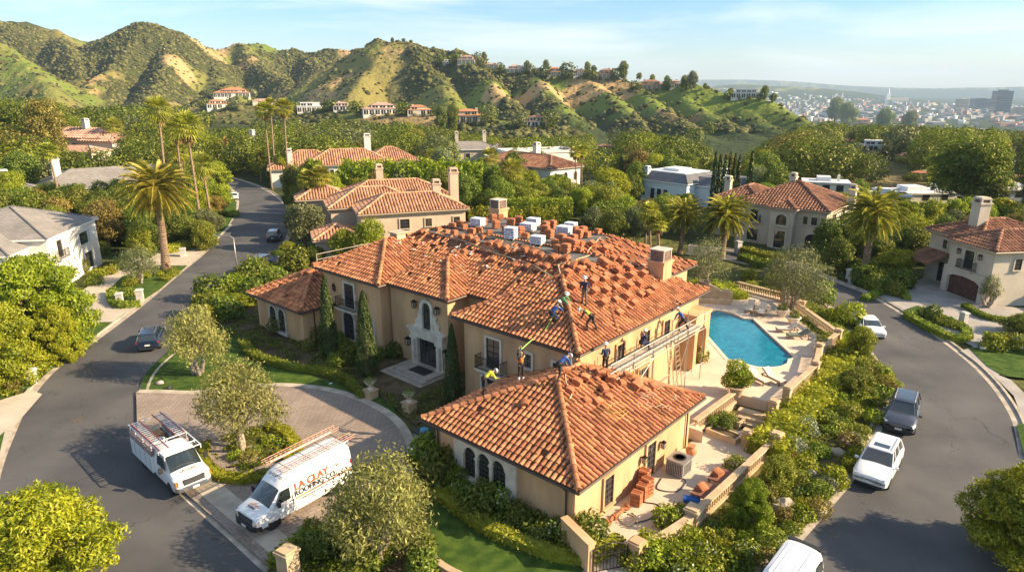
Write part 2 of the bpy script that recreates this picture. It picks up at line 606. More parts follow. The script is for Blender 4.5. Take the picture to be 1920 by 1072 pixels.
mk_shr('deep',1,1.6,'deep',70,.11,5)
mk_shr('flower',1,1.5,'mid',60,.11,6,flowers='white')
mk_shr('silver',1,1.5,'silver',80,.08,7)
mk_shr('low',1,.8,'mid',70,.10,8,n=8)
mk_shr('lime',1,1.0,'hedge',70,.10,9,n=8)
mk_shr('rust',1,1.2,'rust',70,.09,10)
mk_shr('spiky',1,1.6,'greyolive',60,.22,11,asp=.12,spiky=True)
def hedge(path,w,h,lm='hedge',dens=70,leaf=.09,name='hedge',label=None,group=None,z=0,closed=False,lumpy=.08,cat='hedge',seed=5):
	r=np.random.default_rng(seed+len(path))
	P=[Vector((p[0],p[1],z))for p in path]
	base=P[0].copy()
	P=[p-base for p in P]
	Vs,mbs=[],MB()
	core=[p.copy()for p in P]
	strip(mbs,core,-w/2*.82,w/2*.82,0,h*.9)
	Cs,Ns=[],[]
	for i in range(len(P)-1):
		a,b=np.array(P[i]),np.array(P[i+1])
		L_=np.linalg.norm(b-a)
		if L_<1e-6:continue
		t=(b-a)/L_
		s=np.array([-t[1],t[0],0])
		for(area,kind)in((L_*w,'t'),(L_*h,'l'),(L_*h,'r')):
			n=int(area*dens)+1
			u=r.random((n,1));q=r.random((n,1))
			if kind=='t':
				C=a+(b-a)*u+s*(q-.5)*w+np.array([0,0,h]);N0=np.array([0,0,1.])
			else:
				sg=1 if kind=='l' else-1
				C=a+(b-a)*u+s*sg*w/2+np.array([0,0,1.])*q*h;N0=s*sg
			ph=(C[:,:1]*1.7+C[:,1:2]*1.3+C[:,2:3]*2.2)
			C=C+N0*(np.sin(ph)*lumpy+r.normal(size=(n,1))*lumpy*.7)
			Cs.append(C);Ns.append(N0+r.normal(size=(n,3))*.6)
	for e,sg in((0,-1),(-1,1)):
		a=np.array(P[e]);q=np.array(P[1 if e==0 else-2])
		t=(q-a);t=t/np.linalg.norm(t);s=np.array([-t[1],t[0],0])
		n=int(w*h*dens)+1
		C=a+s*(r.random((n,1))-.5)*w+np.array([0,0,1.])*r.random((n,1))*h-t*.02
		Cs.append(C);Ns.append(-t+r.normal(size=(n,3))*.6)
	V=leaf_quads(np.concatenate(Cs),np.concatenate(Ns),leaf,.6,r=r)
	me=quads_mesh(name,V)
	bm=bmesh.new();bm.from_mesh(me)
	vs=[bm.verts.new(p)for p in mbs.v]
	for f in mbs.f:bm.faces.new([vs[i]for i in f])
	bm.to_mesh(me);bm.free()
	o=link_mesh(name,me,[LM[lm]],None,base)
	return tag(o,label,cat,group)
cam_d=bpy.data.cameras.new('camera')
cam=bpy.data.objects.new('camera',cam_d)
COL.objects.link(cam)
cam.location=(0,0,CAMH)
cam.rotation_euler=(math.pi/2-PITCH,0,0)
cam_d.sensor_width=36
cam_d.sensor_fit='HORIZONTAL'
cam_d.lens=36*FPX/1920
cam_d.clip_end=60000
SC.camera=cam
SUN_EL,SUN_AZ=R(28),R(-9)
sd=Vector((math.cos(SUN_EL)*math.cos(SUN_AZ),math.cos(SUN_EL)*math.sin(SUN_AZ),math.sin(SUN_EL)))
sun_d=bpy.data.lights.new('sun','SUN')
sun_d.energy=5.0
sun_d.angle=R(0.6)
sun_d.color=(1.0,0.79,0.52)
sun=bpy.data.objects.new('sun',sun_d)
COL.objects.link(sun)
sun.rotation_euler=(-sd).to_track_quat('-Z','Y').to_euler()
sun.location=(60,-40,80)
w=bpy.data.worlds.new('World')
SC.world=w
w.use_nodes=True
nt=w.node_tree
N,L=nt.nodes,nt.links
bg=N['Background']
sky=N.new('ShaderNodeTexSky')
sky.sky_type='NISHITA'
sky.sun_disc=False
sky.sun_elevation=SUN_EL
sky.sun_rotation=math.pi/2-SUN_AZ
sky.air_density=1.15
sky.dust_density=0.7
sky.ozone_density=3.0
bg.inputs['Strength'].default_value=0.105
tc=N.new('ShaderNodeTexCoord')
mp=N.new('ShaderNodeMapping')
mp.inputs['Scale'].default_value=(1.2,1.2,9.0)
L.new(tc.outputs['Generated'],mp.inputs['Vector'])
n1=N.new('ShaderNodeTexNoise');n1.inputs['Scale'].default_value=2.6;n1.inputs['Detail'].default_value=7;n1.inputs['Roughness'].default_value=.55;n1.inputs['Distortion'].default_value=.35
L.new(mp.outputs[0],n1.inputs['Vector'])
rp=N.new('ShaderNodeValToRGB')
rp.color_ramp.elements[0].position=0.47;rp.color_ramp.elements[1].position=0.80
rp.color_ramp.elements[0].color=(0,0,0,1);rp.color_ramp.elements[1].color=(.75,.75,.75,1)
L.new(n1.outputs['Fac'],rp.inputs['Fac'])
mix=N.new('ShaderNodeMix');mix.data_type='RGBA'
L.new(rp.outputs['Color'],mix.inputs['Factor'])
sp=N.new('ShaderNodeSeparateXYZ');L.new(tc.outputs['Generated'],sp.inputs[0])
gr=N.new('ShaderNodeValToRGB');L.new(sp.outputs['Z'],gr.inputs['Fac'])
gr.color_ramp.elements[0].position=0.0;gr.color_ramp.elements[0].color=(1.0,.95,.88,1)
gr.color_ramp.elements[1].position=.15;gr.color_ramp.elements[1].color=(.38,.63,.93,1)
e_=gr.color_ramp.elements.new(.055);e_.color=(.68,.79,.92,1)
e_=gr.color_ramp.elements.new(.34);e_.color=(1.0,.94,.85,1)
tm=N.new('ShaderNodeMix');tm.data_type='RGBA';tm.blend_type='MULTIPLY';tm.inputs['Factor'].default_value=1
L.new(sky.outputs['Color'],tm.inputs['A']);L.new(gr.outputs['Color'],tm.inputs['B'])
L.new(tm.outputs['Result'],mix.inputs['A'])
mix.inputs['B'].default_value=(5.6,5.5,5.4,1)
L.new(mix.outputs['Result'],bg.inputs['Color'])
SKYMIX=mix
SC.view_settings.view_transform='Standard'
SC.view_settings.look='None'
SC.view_settings.exposure=1.26
SC.view_settings.gamma=1.0
SC.cycles.use_denoising=True
SC.cycles.max_bounces=6
SC.cycles.diffuse_bounces=3
SC.cycles.glossy_bounces=3
SC.cycles.transmission_bounces=4
SC.cycles.transparent_max_bounces=8
SC.cycles.volume_bounces=0
SC.cycles.caustics_reflective=False
SC.cycles.caustics_refractive=False
def _hash(ix,iy,seed):
	n=(ix.astype(np.int64)*374761393+iy.astype(np.int64)*668265263+seed*974711)&0x7fffffff
	n=((n^(n>>13))*1274126177)&0x7fffffff
	return((n^(n>>16))&0xffff)/65535.0
def vnoise(x,y,seed=0):
	ix,iy=np.floor(x),np.floor(y)
	fx,fy=x-ix,y-iy
	fx=fx*fx*(3-2*fx);fy=fy*fy*(3-2*fy)
	a,b=_hash(ix,iy,seed),_hash(ix+1,iy,seed)
	c,d=_hash(ix,iy+1,seed),_hash(ix+1,iy+1,seed)
	return(a*(1-fx)+b*fx)*(1-fy)+(c*(1-fx)+d*fx)*fy
def fbm(x,y,sc,octs=4,seed=0,ridged=False):
	s,amp,tot=0,1.0,0
	for o in range(octs):
		v=vnoise(x/sc*2**o,y/sc*2**o,seed+o)
		if ridged:v=1-abs(2*v-1)
		s=s+v*amp;tot+=amp;amp*=.5
	return s/tot
def sst(a,b,x):
	t=np.clip((x-a)/(b-a),0,1)
	return t*t*(3-2*t)
RIDGES=[[(-260,30,820),(-100,40,850),(0,41,880),(100,57,930),(210,78,1000)],[(190,90,960),(235,62,880),(270,49,850),(330,66,880),(400,90,940),(450,82,960),(560,101,980),(650,101,980)],[(630,125,860),(665,105,780),(700,87,730),(740,80,700),(800,88,690),(860,107,670),(940,124,640),(1050,134,610),(1160,146,580),(1250,160,545),(1300,165,520),(1390,184,490),(1440,192,470),(1500,226,430),(1545,254,400)],[(100,57,930),(130,100,820),(150,140,740),(160,175,680)],[(-100,60,800),(0,92,700),(60,125,640),(100,180,570)],[(270,49,850),(248,80,800),(215,120,730),(165,160,670),(130,195,600)],[(300,62,860),(310,105,780),(300,150,700),(270,190,620)],[(400,90,940),(395,115,860),(420,150,760),(450,185,680)],[(450,82,960),(480,120,880),(530,150,800),(560,185,700)],[(560,101,980),(600,130,900),(610,160,800),(600,190,700)],[(740,80,700),(705,115,660),(680,150,620),(650,185,570)],[(780,84,690),(790,120,640),(830,160,590),(850,195,540)],[(860,107,670),(900,140,610),(930,170,560),(960,205,510)],[(1000,128,630),(1010,155,580),(1040,190,520),(1075,225,460)],[(1100,138,600),(1140,170,540),(1170,200,490),(1200,240,440)],[(1250,160,545),(1290,190,500),(1340,222,455),(1400,262,400),(1420,280,380)],[(1390,184,490),(1400,205,470),(1440,240,430),(1470,265,400)],[(1200,150,570),(1220,190,500),(1270,225,440),(1330,280,370)],[(390,190,560),(470,200,520),(560,205,500),(700,214,440),(800,218,420),(900,228,400),(1000,236,380),(1040,246,370)],]
RW=[]
for i,rd in enumerate(RIDGES):
	RW.append(np.array([tuple(GY(*p))for p in rd]))
def base_h(x,y):
	d=np.hypot(x,y)
	az=x/np.maximum(y,1)
	rt=sst(.20,.46,az)*(y>0)
	drop_r=-78*sst(170,1500,d)
	drop_c=-9*sst(150,420,d)
	side=14*sst(.35,.75,-az)*sst(100,330,d)*(y>0)
	return drop_c*(1-rt)+drop_r*rt+side
def terrain(x,y,detail=True):
	x=np.asarray(x,float);y=np.asarray(y,float)
	b=base_h(x,y)
	h=np.full(x.shape,-1e3)
	wx=x+(fbm(x,y,60,3,3)-.5)*34
	wy=y+(fbm(x,y,60,3,9)-.5)*34
	for i,rd in enumerate(RW):
		sl=.60 if i<3 else(.80 if i<len(RW)-1 else.36)
		for k in range(len(rd)-1):
			ax,ay,az_=rd[k];bx,by,bz=rd[k+1]
			dx,dy=bx-ax,by-ay
			t=np.clip(((wx-ax)*dx+(wy-ay)*dy)/(dx*dx+dy*dy),0,1)
			t0=np.clip(((x-ax)*dx+(y-ay)*dy)/(dx*dx+dy*dy),0,1)
			d=np.hypot(wx-ax-t*dx,wy-ay-t*dy)
			d0=np.hypot(x-ax-t0*dx,y-ay-t0*dy)
			m=sst(0,60,d0)
			d=d*m+d0*(1-m)
			t=t*m+t0*(1-m)
			h=np.maximum(h,az_+(bz-az_)*t-sl*(np.sqrt(d*d+30)-5.5))
	up=np.clip((h-b)/25,0,1)
	rel=(fbm(x,y,80,4,21,True)-.6)*(24-9*sst(.0,.2,x/np.maximum(y,1)))+(fbm(x,y,12,2,31)-.5)*3
	h=h+rel*np.clip((h-b)/40,0,1)*.8
	k=5.0
	z=np.where(h>b+20,h,b+k*np.log1p(np.exp(np.clip((h-b)/k,-30,30))))
	d=np.hypot(x,y)
	near=sst(150,230,d)
	z=z*near
	az=x/np.maximum(y,1)
	far1=104*sst(4300,6200,d)*(1-sst(6400,7500,d))*sst(.22,.34,az)*(1-sst(.42,.64,az))*(.85+.25*fbm(x,y,700,3,41))
	far2=sst(9500,11500,d)*(110*np.exp(-((az-.36)/.13)**2)+60*fbm(x,y,1500,3,51)+60+40*np.exp(-((az-.8)/.12)**2))
	z=z+(far1+far2)*(y>0)
	return z
az_=np.concatenate([np.linspace(-180,-62,24),np.linspace(-58,58,640),np.linspace(62,178,24)])*math.pi/180
rad_=np.concatenate([[2,20,60,100,140],np.geomspace(155,1250,300),np.geomspace(1290,13500,60)])
AA,RR_=np.meshgrid(az_,rad_)
TX,TY=RR_*np.sin(AA),RR_*np.cos(AA)
TZ=terrain(TX,TY)-0.02
nA,nR=len(az_),len(rad_)
verts=np.stack([TX,TY,TZ],-1).reshape(-1,3)
idx=np.arange(nA*nR).reshape(nR,nA)
q=np.stack([idx[:-1],np.roll(idx,-1,1)[:-1],np.roll(idx,-1,1)[1:],idx[1:]],-1).reshape(-1,4)
me=bpy.data.meshes.new('ground')
me.vertices.add(len(verts));me.vertices.foreach_set('co',verts.reshape(-1).astype(np.float32))
me.loops.add(q.size);me.loops.foreach_set('vertex_index',q.reshape(-1).astype(np.int32))
me.polygons.add(len(q));me.polygons.foreach_set('loop_start',np.arange(0,q.size,4,dtype=np.int32))
me.polygons.foreach_set('use_smooth',np.ones(len(q),bool))
me.update(calc_edges=True)
def scrub_mask(x,y):
	return fbm(x,y,70,4,61)-.045*sst(.08,.2,x/np.maximum(y,1))+.1*sst(1500,2500,np.hypot(x,y))
def dirt_mask(x,y):
	return fbm(x,y,55,4,71)-.06*sst(.1,.25,x/np.maximum(y,1))-.3*sst(1200,2000,np.hypot(x,y))
def green_mask(x,y):
	return fbm(x,y,110,3,81)
for nm,fn in(('scrub',scrub_mask),('dirt',dirt_mask),('green',green_mask)):
	at=me.attributes.new(nm,'FLOAT','POINT')
	at.data.foreach_set('value',fn(verts[:,0],verts[:,1]).astype(np.float32))
hm,hnt,hb=new_mat('terrain')
N,L=hnt.nodes,hnt.links
hb.inputs['Roughness'].default_value=.95
hb.inputs['Specular IOR Level'].default_value=.1
def attr(nm,lo,hi):
	a=N.new('ShaderNodeAttribute');a.attribute_name=nm
	m=N.new('ShaderNodeMapRange');m.inputs['From Min'].default_value=lo;m.inputs['From Max'].default_value=hi
	n=N.new('ShaderNodeTexNoise');n.inputs['Scale'].default_value=.16;n.inputs['Detail'].default_value=6
	L.new(TCO,n.inputs['Vector'])
	s=N.new('ShaderNodeMath');s.operation='MULTIPLY_ADD';s.inputs[1].default_value=.30;s.inputs[2].default_value=-.15
	L.new(n.outputs['Fac'],s.inputs[0])
	ad=N.new('ShaderNodeMath');ad.operation='ADD'
	L.new(a.outputs['Fac'],ad.inputs[0]);L.new(s.outputs[0],ad.inputs[1])
	L.new(ad.outputs[0],m.inputs['Value'])
	return m.outputs['Result']
def mixc(f,a,b):
	m=N.new('ShaderNodeMix');m.data_type='RGBA'
	L.new(f,m.inputs['Factor'])
	for s,k in((a,'A'),(b,'B')):
		if isinstance(s,tuple):m.inputs[k].default_value=s+(1,)
		else:L.new(s,m.inputs[k])
	return m.outputs['Result']
TCO=N.new('ShaderNodeTexCoord').outputs['Object']
c=mixc(attr('green',.42,.60),(.21,.18,.055),(.15,.19,.032))
c=mixc(attr('dirt',.55,.62),c,(.42,.28,.13))
c=mixc(attr('scrub',.46,.56),c,(.060,.068,.022))
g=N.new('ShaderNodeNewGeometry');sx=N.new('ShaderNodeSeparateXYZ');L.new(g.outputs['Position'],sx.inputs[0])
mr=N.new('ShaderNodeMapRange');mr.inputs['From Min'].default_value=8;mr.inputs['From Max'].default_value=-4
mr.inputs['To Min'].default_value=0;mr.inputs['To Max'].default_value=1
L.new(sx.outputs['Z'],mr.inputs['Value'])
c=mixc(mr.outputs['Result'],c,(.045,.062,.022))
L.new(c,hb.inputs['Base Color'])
n=N.new('ShaderNodeTexNoise');n.inputs['Scale'].default_value=.22;n.inputs['Detail'].default_value=8
L.new(TCO,n.inputs['Vector'])
bp=N.new('ShaderNodeBump');bp.inputs['Strength'].default_value=.9;bp.inputs['Distance'].default_value=3.0
L.new(n.outputs['Fac'],bp.inputs['Height']);L.new(bp.outputs['Normal'],hb.inputs['Normal'])
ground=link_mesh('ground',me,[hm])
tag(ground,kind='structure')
def th(x,y):
	return float(terrain(np.array([x]),np.array([y]))[0])
hz=MB();hz.box(-13000,13000,-300,13600,-95,380)
hzm=bpy.data.materials.new('haze_air');hzm.use_nodes=True
hn=hzm.node_tree;hn.nodes.clear()
ho=hn.nodes.new('ShaderNodeOutputMaterial');pv=hn.nodes.new('ShaderNodeVolumePrincipled')
pv.inputs['Density'].default_value=0.000085
pv.inputs['Color'].default_value=(.58,.78,1.0,1)
pv.inputs['Anisotropy'].default_value=0.0
hn.links.new(pv.outputs[0],ho.inputs['Volume'])
haze=hz.build('haze',[hzm])
tag(haze,kind='stuff',label='thin pale air haze over the valley',cat='haze')
ns=110000
a=rng.uniform(R(-47),R(36),ns);rr_=np.sqrt(rng.uniform(300**2,1080**2,ns))
bx,by=rr_*np.sin(a),rr_*np.cos(a)
bz=terrain(bx,by);bb=base_h(bx,by)
sm=scrub_mask(bx,by)
keep=(bz-bb>5)&((sm>.53)|(rng.random(ns)<.10))
bx,by,bz=bx[keep][:42000],by[keep][:42000],bz[keep][:42000]
ico=bmesh.new();bmesh.ops.create_icosphere(ico,subdivisions=1,radius=1)
IV=np.array([v.co[:]for v in ico.verts]);IF=np.array([[v.index for v in f.verts]for f in ico.faces]);ico.free()
nb=len(bx)
sz=rng.uniform(.7,1.9,(nb,1,1))*(1+.8*(rng.random((nb,1,1))<.12))
SV=IV[None]*(1+rng.normal(size=(nb,len(IV),1))*.22)*sz*np.array([1.15,1.15,.8])
SV=SV+np.stack([bx,by,bz],-1)[:,None,:]
SFc=(IF[None]+(np.arange(nb)*len(IV))[:,None,None]).reshape(-1,3)
me=bpy.data.meshes.new('chaparral')
me.vertices.add(nb*len(IV));me.vertices.foreach_set('co',SV.reshape(-1).astype(np.float32))
me.loops.add(SFc.size);me.loops.foreach_set('vertex_index',SFc.reshape(-1).astype(np.int32))
me.polygons.add(len(SFc));me.polygons.foreach_set('loop_start',np.arange(0,SFc.size,3,dtype=np.int32))
me.update(calc_edges=True)
ch=link_mesh('chaparral',me,[mat('chaparral',(.05,.056,.018),.95,island=.45,spec=.1,bump=1,bscale=1.2,col2=(.15,.14,.05),scale=.3)])
tag(ch,kind='stuff',label='dark chaparral scrub over the hillsides',cat='scrub')
def asphalt_mat():
	m,nt,b=new_mat('asphalt')
	N,L=nt.nodes,nt.links
	tc=N.new('ShaderNodeTexCoord')
	n1=N.new('ShaderNodeTexNoise');n1.inputs['Scale'].default_value=.22;n1.inputs['Detail'].default_value=6
	n2=N.new('ShaderNodeTexNoise');n2.inputs['Scale'].default_value=14;n2.inputs['Detail'].default_value=4
	L.new(tc.outputs['Object'],n1.inputs['Vector']);L.new(tc.outputs['Object'],n2.inputs['Vector'])
	r=N.new('ShaderNodeValToRGB')
	r.color_ramp.elements[0].position=.3;r.color_ramp.elements[1].position=.7
	r.color_ramp.elements[0].color=(.052,.050,.052,1);r.color_ramp.elements[1].color=(.104,.099,.096,1)
	ad=N.new('ShaderNodeMath');ad.operation='MULTIPLY_ADD';ad.inputs[1].default_value=.25
	L.new(n2.outputs['Fac'],ad.inputs[0]);L.new(n1.outputs['Fac'],ad.inputs[2])
	sb=N.new('ShaderNodeMath');sb.operation='SUBTRACT';sb.inputs[1].default_value=.12
	L.new(ad.outputs[0],sb.inputs[0]);L.new(sb.outputs[0],r.inputs['Fac'])
	v=N.new('ShaderNodeTexVoronoi');v.feature='DISTANCE_TO_EDGE';v.inputs['Scale'].default_value=.16
	nd=N.new('ShaderNodeTexNoise');nd.inputs['Scale'].default_value=.8;nd.inputs['Detail'].default_value=4
	L.new(tc.outputs['Object'],nd.inputs['Vector'])
	vm=N.new('ShaderNodeVectorMath');vm.operation='MULTIPLY_ADD';vm.inputs[1].default_value=(3,3,0)
	L.new(nd.outputs['Color'],vm.inputs[0]);L.new(tc.outputs['Object'],vm.inputs[2]);L.new(vm.outputs[0],v.inputs['Vector'])
	lt=N.new('ShaderNodeMath');lt.operation='LESS_THAN';lt.inputs[1].default_value=.003
	L.new(v.outputs['Distance'],lt.inputs[0])
	mx=N.new('ShaderNodeMix');mx.data_type='RGBA';L.new(lt.outputs[0],mx.inputs['Factor'])
	L.new(r.outputs['Color'],mx.inputs['A']);mx.inputs['B'].default_value=(.042,.04,.04,1)
	L.new(mx.outputs['Result'],b.inputs['Base Color'])
	b.inputs['Roughness'].default_value=.85
	bp=N.new('ShaderNodeBump');bp.inputs['Strength'].default_value=.35;bp.inputs['Distance'].default_value=.02
	L.new(n2.outputs['Fac'],bp.inputs['Height']);L.new(bp.outputs['Normal'],b.inputs['Normal'])
	return m
def brick_mat(name,c1,c2,mortar,scale=1.0,bw=.5,rh=.25,msz=.02,rough=.85,rot=0.0,bump=.4):
	m,nt,b=new_mat(name)
	N,L=nt.nodes,nt.links
	tc=N.new('ShaderNodeTexCoord');mp=N.new('ShaderNodeMapping');mp.inputs['Rotation'].default_value=(0,0,rot)
	L.new(tc.outputs['Object'],mp.inputs['Vector'])
	t=N.new('ShaderNodeTexBrick');t.inputs['Scale'].default_value=scale
	t.inputs['Color1'].default_value=c1+(1,);t.inputs['Color2'].default_value=c2+(1,);t.inputs['Mortar'].default_value=mortar+(1,)
	t.inputs['Brick Width'].default_value=bw;t.inputs['Row Height'].default_value=rh;t.inputs['Mortar Size'].default_value=msz
	L.new(mp.outputs[0],t.inputs['Vector'])
	n=N.new('ShaderNodeTexNoise');n.inputs['Scale'].default_value=.35;n.inputs['Detail'].default_value=5
	L.new(tc.outputs['Object'],n.inputs['Vector'])
	mr=N.new('ShaderNodeMapRange');mr.inputs['To Min'].default_value=.62;mr.inputs['To Max'].default_value=1.35
	L.new(n.outputs['Fac'],mr.inputs['Value'])
	h=N.new('ShaderNodeHueSaturation');L.new(mr.outputs['Result'],h.inputs['Value']);L.new(t.outputs['Color'],h.inputs['Color'])
	L.new(h.outputs['Color'],b.inputs['Base Color'])
	b.inputs['Roughness'].default_value=rough
	bp=N.new('ShaderNodeBump');bp.inputs['Strength'].default_value=bump;bp.inputs['Distance'].default_value=.01;bp.invert=True
	L.new(t.outputs['Fac'],bp.inputs['Height']);L.new(bp.outputs['Normal'],b.inputs['Normal'])
	MATS[name]=m
	return m
ASPH=asphalt_mat()
CONC=mat('concrete',(.42,.36,.28),.9,var=.22,scale=.9,bump=.3,bscale=20)
CURB=mat('kerb_concrete',(.40,.34,.27),.9,var=.25,scale=1.3,bump=.3,bscale=20)
DRIVE=brick_mat('drive_slabs',(.50,.43,.33),(.46,.39,.30),(.34,.29,.22),1,2.6,2.6,.02,rot=R(20))
PAVER=brick_mat('court_pavers',(.25,.195,.155),(.31,.245,.195),(.17,.13,.105),1,.42,.28,.018,rot=R(-41))
POOLDECK=brick_mat('pool_stone',(.66,.52,.38),(.60,.47,.35),(.47,.37,.28),1,1.3,1.3,.012,rot=R(-41),bump=.2)
LAWN=mat('lawn',(.035,.075,.012),.95,col2=(.085,.135,.02),scale=1.6,bump=1.0,bscale=45,spec=.15)
SOIL=mat('soil',(.07,.055,.03),.95,col2=(.15,.11,.06),scale=.8,bump=1.0,bscale=9,spec=.1)
MULCH=mat('groundcover_soil',(.085,.085,.025),.95,col2=(.20,.145,.06),scale=.55,bump=1.0,bscale=7,spec=.1)
def poly(name,px,z,m,thick=0,z_at=0.0):
	return sheet(name,[G(x,y,z_at)for x,y in px],z,m,thick)
Lo=[(-260,1500),(-60,1010),(-12,935),(8,868),(28,815),(60,748),(110,690),(180,640),(262,578),(340,512),(392,468),(432,420),(447,390),(446,368),(432,350),(405,337),(360,328),(300,322)]
Li=[(620,1190),(560,1125),(490,1068),(420,1003),(345,935),(290,872),(262,815),(256,765),(262,725),(285,690),(330,650),(390,590),(440,545),(480,510),(520,470),(540,435),(542,405),(528,380),(500,358),(455,340),(400,326),(320,314)]
LO=smooth_path([G(*p)for p in Lo],6)
LI=smooth_path([G(*p)for p in Li],6)
sheet('road',LO+LI[::-1],0.012,ASPH)
Ri=[(1300,1300),(1400,1130),(1508,1010),(1560,950),(1605,895),(1640,835),(1660,785),(1667,735),(1655,690),(1628,650),(1590,608),(1558,572),(1525,540),(1480,515),(1430,500),(1370,487),(1290,475)]
Ro=[(2080,1500),(1990,1180),(1935,1020),(1914,900),(1905,820),(1888,770),(1850,715),(1800,667),(1740,622),(1680,583),(1620,550),(1560,527),(1500,500),(1440,482),(1370,470),(1290,460)]
RI=smooth_path([G(*p)for p in Ri],6)
RO=smooth_path([G(*p)for p in Ro],6)
sheet('road',RO+RI[::-1],0.012,ASPH)
mb=MB();q_=G(146,787);mb.lathe([(.42,0),(.42,.006)],20,(q_.x,q_.y,.012));mh=mb.build('manhole_cover',mat('cast_iron',(.10,.08,.065),.7,var=.3,scale=6));tag(mh,'round brown manhole cover in the left road','manhole cover')
def walks(path,sgn,name):
	mb=MB()
	strip(mb,path,0,.55*sgn,-.1,.022)
	strip(mb,path,.55*sgn,.75*sgn,-.1,.15)
	o=mb.build(name,CURB);tag(o,kind='structure')
walks(LO,1,'kerb');walks(LI,-1,'kerb');walks(RI,1,'kerb');walks(RO,-1,'kerb')
poly('driveway',[(256,742),(300,740),(360,742),(420,735),(500,728),(560,729),(620,737),(670,752),(715,775),(745,800),(762,835),(765,870),(740,905),(700,940),(610,985),(560,1010),(500,1062),(430,1000),(345,925),(285,862),(258,810)],.165,PAVER)
ap=smooth_path([G(*p)for p in[(268,835),(290,872),(345,935),(420,1003),(500,1075)]],6)
mb=MB();strip(mb,ap,.75,2.0,.0,.172);tag(mb.build('pavement',CONC),kind='structure')
cb=smooth_path([G(*p)for p in[(258,738),(300,738),(360,740),(420,733),(500,726),(560,727),(620,735),(670,750),(718,773),(750,800),(768,835),(770,872),(757,900)]],4)
mb=MB();strip(mb,cb,-.25,.35,.0,.19);tag(mb.build('court_edging',CONC),kind='structure')
poly('lawn',[(285,690),(330,650),(400,610),(440,618),(470,660),(540,690),(620,720),(690,735),(735,760),(750,790),(715,768),(668,745),(620,731),(560,723),(500,722),(420,729),(360,736),(300,734),(264,733),(268,712)],.14,LAWN)
poly('lawn',[(790,1000),(812,930),(840,930),(920,985),(1000,1030),(1060,1050),(1110,1050),(1160,1100),(1000,1200),(880,1150),(820,1090),(790,1040)],.12,LAWN)
poly('flower_bed',[(760,870),(800,850),(1075,1000),(1150,1030),(1130,1060),(1000,1035),(900,985),(840,925)],.11,SOIL)
poly('flower_bed',[(400,600),(490,570),(850,690),(880,720),(780,800),(750,775),(690,725),(600,705),(520,678),(455,650)],.11,SOIL)
poly('garden_bed',[(500,1075),(560,1010),(610,985),(700,940),(760,905),(790,920),(800,980),(820,1060),(900,1200),(700,1300),(560,1150)],.13,SOIL)
gp=[p.copy()for p in offset(RI,.75)]
poly_r=[(p.x,p.y)for p in gp[4:-16]]
inner=[G(*p)for p in[(1400,520),(1290,560),(1290,700),(1290,800),(1240,900),(1200,1010),(1120,1060),(1080,1110),(1060,1300)]]
sheet('garden_bed',poly_r+[(p.x,p.y)for p in inner],.10,MULCH)
poly('driveway',[(212,607),(262,575),(345,508),(395,463),(436,424),(428,420),(300,470),(235,498),(190,520),(125,570),(60,640),(90,680)],.145,DRIVE)
poly('driveway',[(-60,880),(-20,760),(60,735),(80,742),(30,800),(10,850),(-10,900)],.155,DRIVE)
poly('lawn',[(212,606),(104,690),(60,728),(0,752),(-60,760),(-60,700),(60,660),(150,608)],.17,LAWN)
poly('lawn',[(300,500),(352,500),(300,545),(265,568),(208,572),(205,545),(230,520)],.17,LAWN)
poly('lawn',[(432,372),(444,380),(442,400),(428,425),(400,455),(345,462),(290,470),(300,430),(380,400)],.16,LAWN)
poly('lawn',[(-80,1010),(-30,900),(-10,830),(10,812),(-10,900),(-30,960)],.17,LAWN)
poly('driveway',[(1640,552),(1740,520),(1800,545),(1870,575),(1960,585),(1960,640),(1830,655),(1800,640),(1735,612),(1690,580)],.15,mat('cool_concrete',(.33,.30,.27),.9,var=.15,scale=.5,bump=.3,bscale=16))
poly('driveway',[(1800,660),(1835,650),(1960,640),(2000,700),(1870,705),(1895,715),(1960,780),(1960,810),(1925,810),(1900,745),(1855,700)],.147,MATS['cool_concrete'])
poly('lawn',[(1815,655),(1900,655),(1990,690),(1990,720),(1880,708),(1850,690)],.18,LAWN)
poly('lawn',[(1905,800),(1990,790),(1990,900),(1925,880)],.18,LAWN)
poly('lawn',[(1690,585),(1720,575),(1800,605),(1815,612),(1800,622),(1750,612)],.165,LAWN)
poly('lawn',[(1560,515),(1640,520),(1650,545),(1620,545)],.165,LAWN)
TILE=mat('roof_tile',(.46,.19,.09),.85,island=.38,var=.18,scale=1.2,bump=.5,bscale=25,spec=.2)
TILE_PAN=mat('roof_pan',(.20,.08,.042),.9,var=.3,scale=3,bump=.4,bscale=20,spec=.2)
TILE_B=mat('roof_tile_brown',(.29,.145,.09),.85,island=.28,var=.2,scale=1.0,bump=.4,bscale=20,spec=.2)
TILE_P=mat('roof_tile_pale',(.46,.27,.20),.9,island=.2,var=.2,scale=1.0,spec=.2)
STACKT=mat('stacked_tile',(.40,.155,.075),.85,island=.25,var=.15,scale=3,bump=.4,bscale=25,spec=.2)
FELT=mat('roof_felt',(.13,.125,.115),.9,var=.35,scale=1.5,bump=.4,bscale=14)
GREYROOF=brick_mat('grey_shingle',(.30,.27,.24),(.22,.20,.185),(.12,.11,.10),1,.5,.22,.02,bump=.8)
SLATE=brick_mat('dark_shingle',(.16,.16,.17),(.12,.12,.13),(.07,.07,.07),1,.5,.22,.02,bump=.8)
NBT=mat('roof_tile_sand',(.50,.27,.16),.85,island=.25,var=.15,scale=1.0,spec=.2)
STUCCO=mat('stucco',(.56,.355,.195),.92,var=.17,scale=.8,stretch=(1,1,.3),bump=.35,bscale=40,spec=.15)
STUCCO_W=mat('stucco_white',(.68,.64,.57),.92,var=.07,scale=.5,bump=.3,bscale=40,spec=.15)
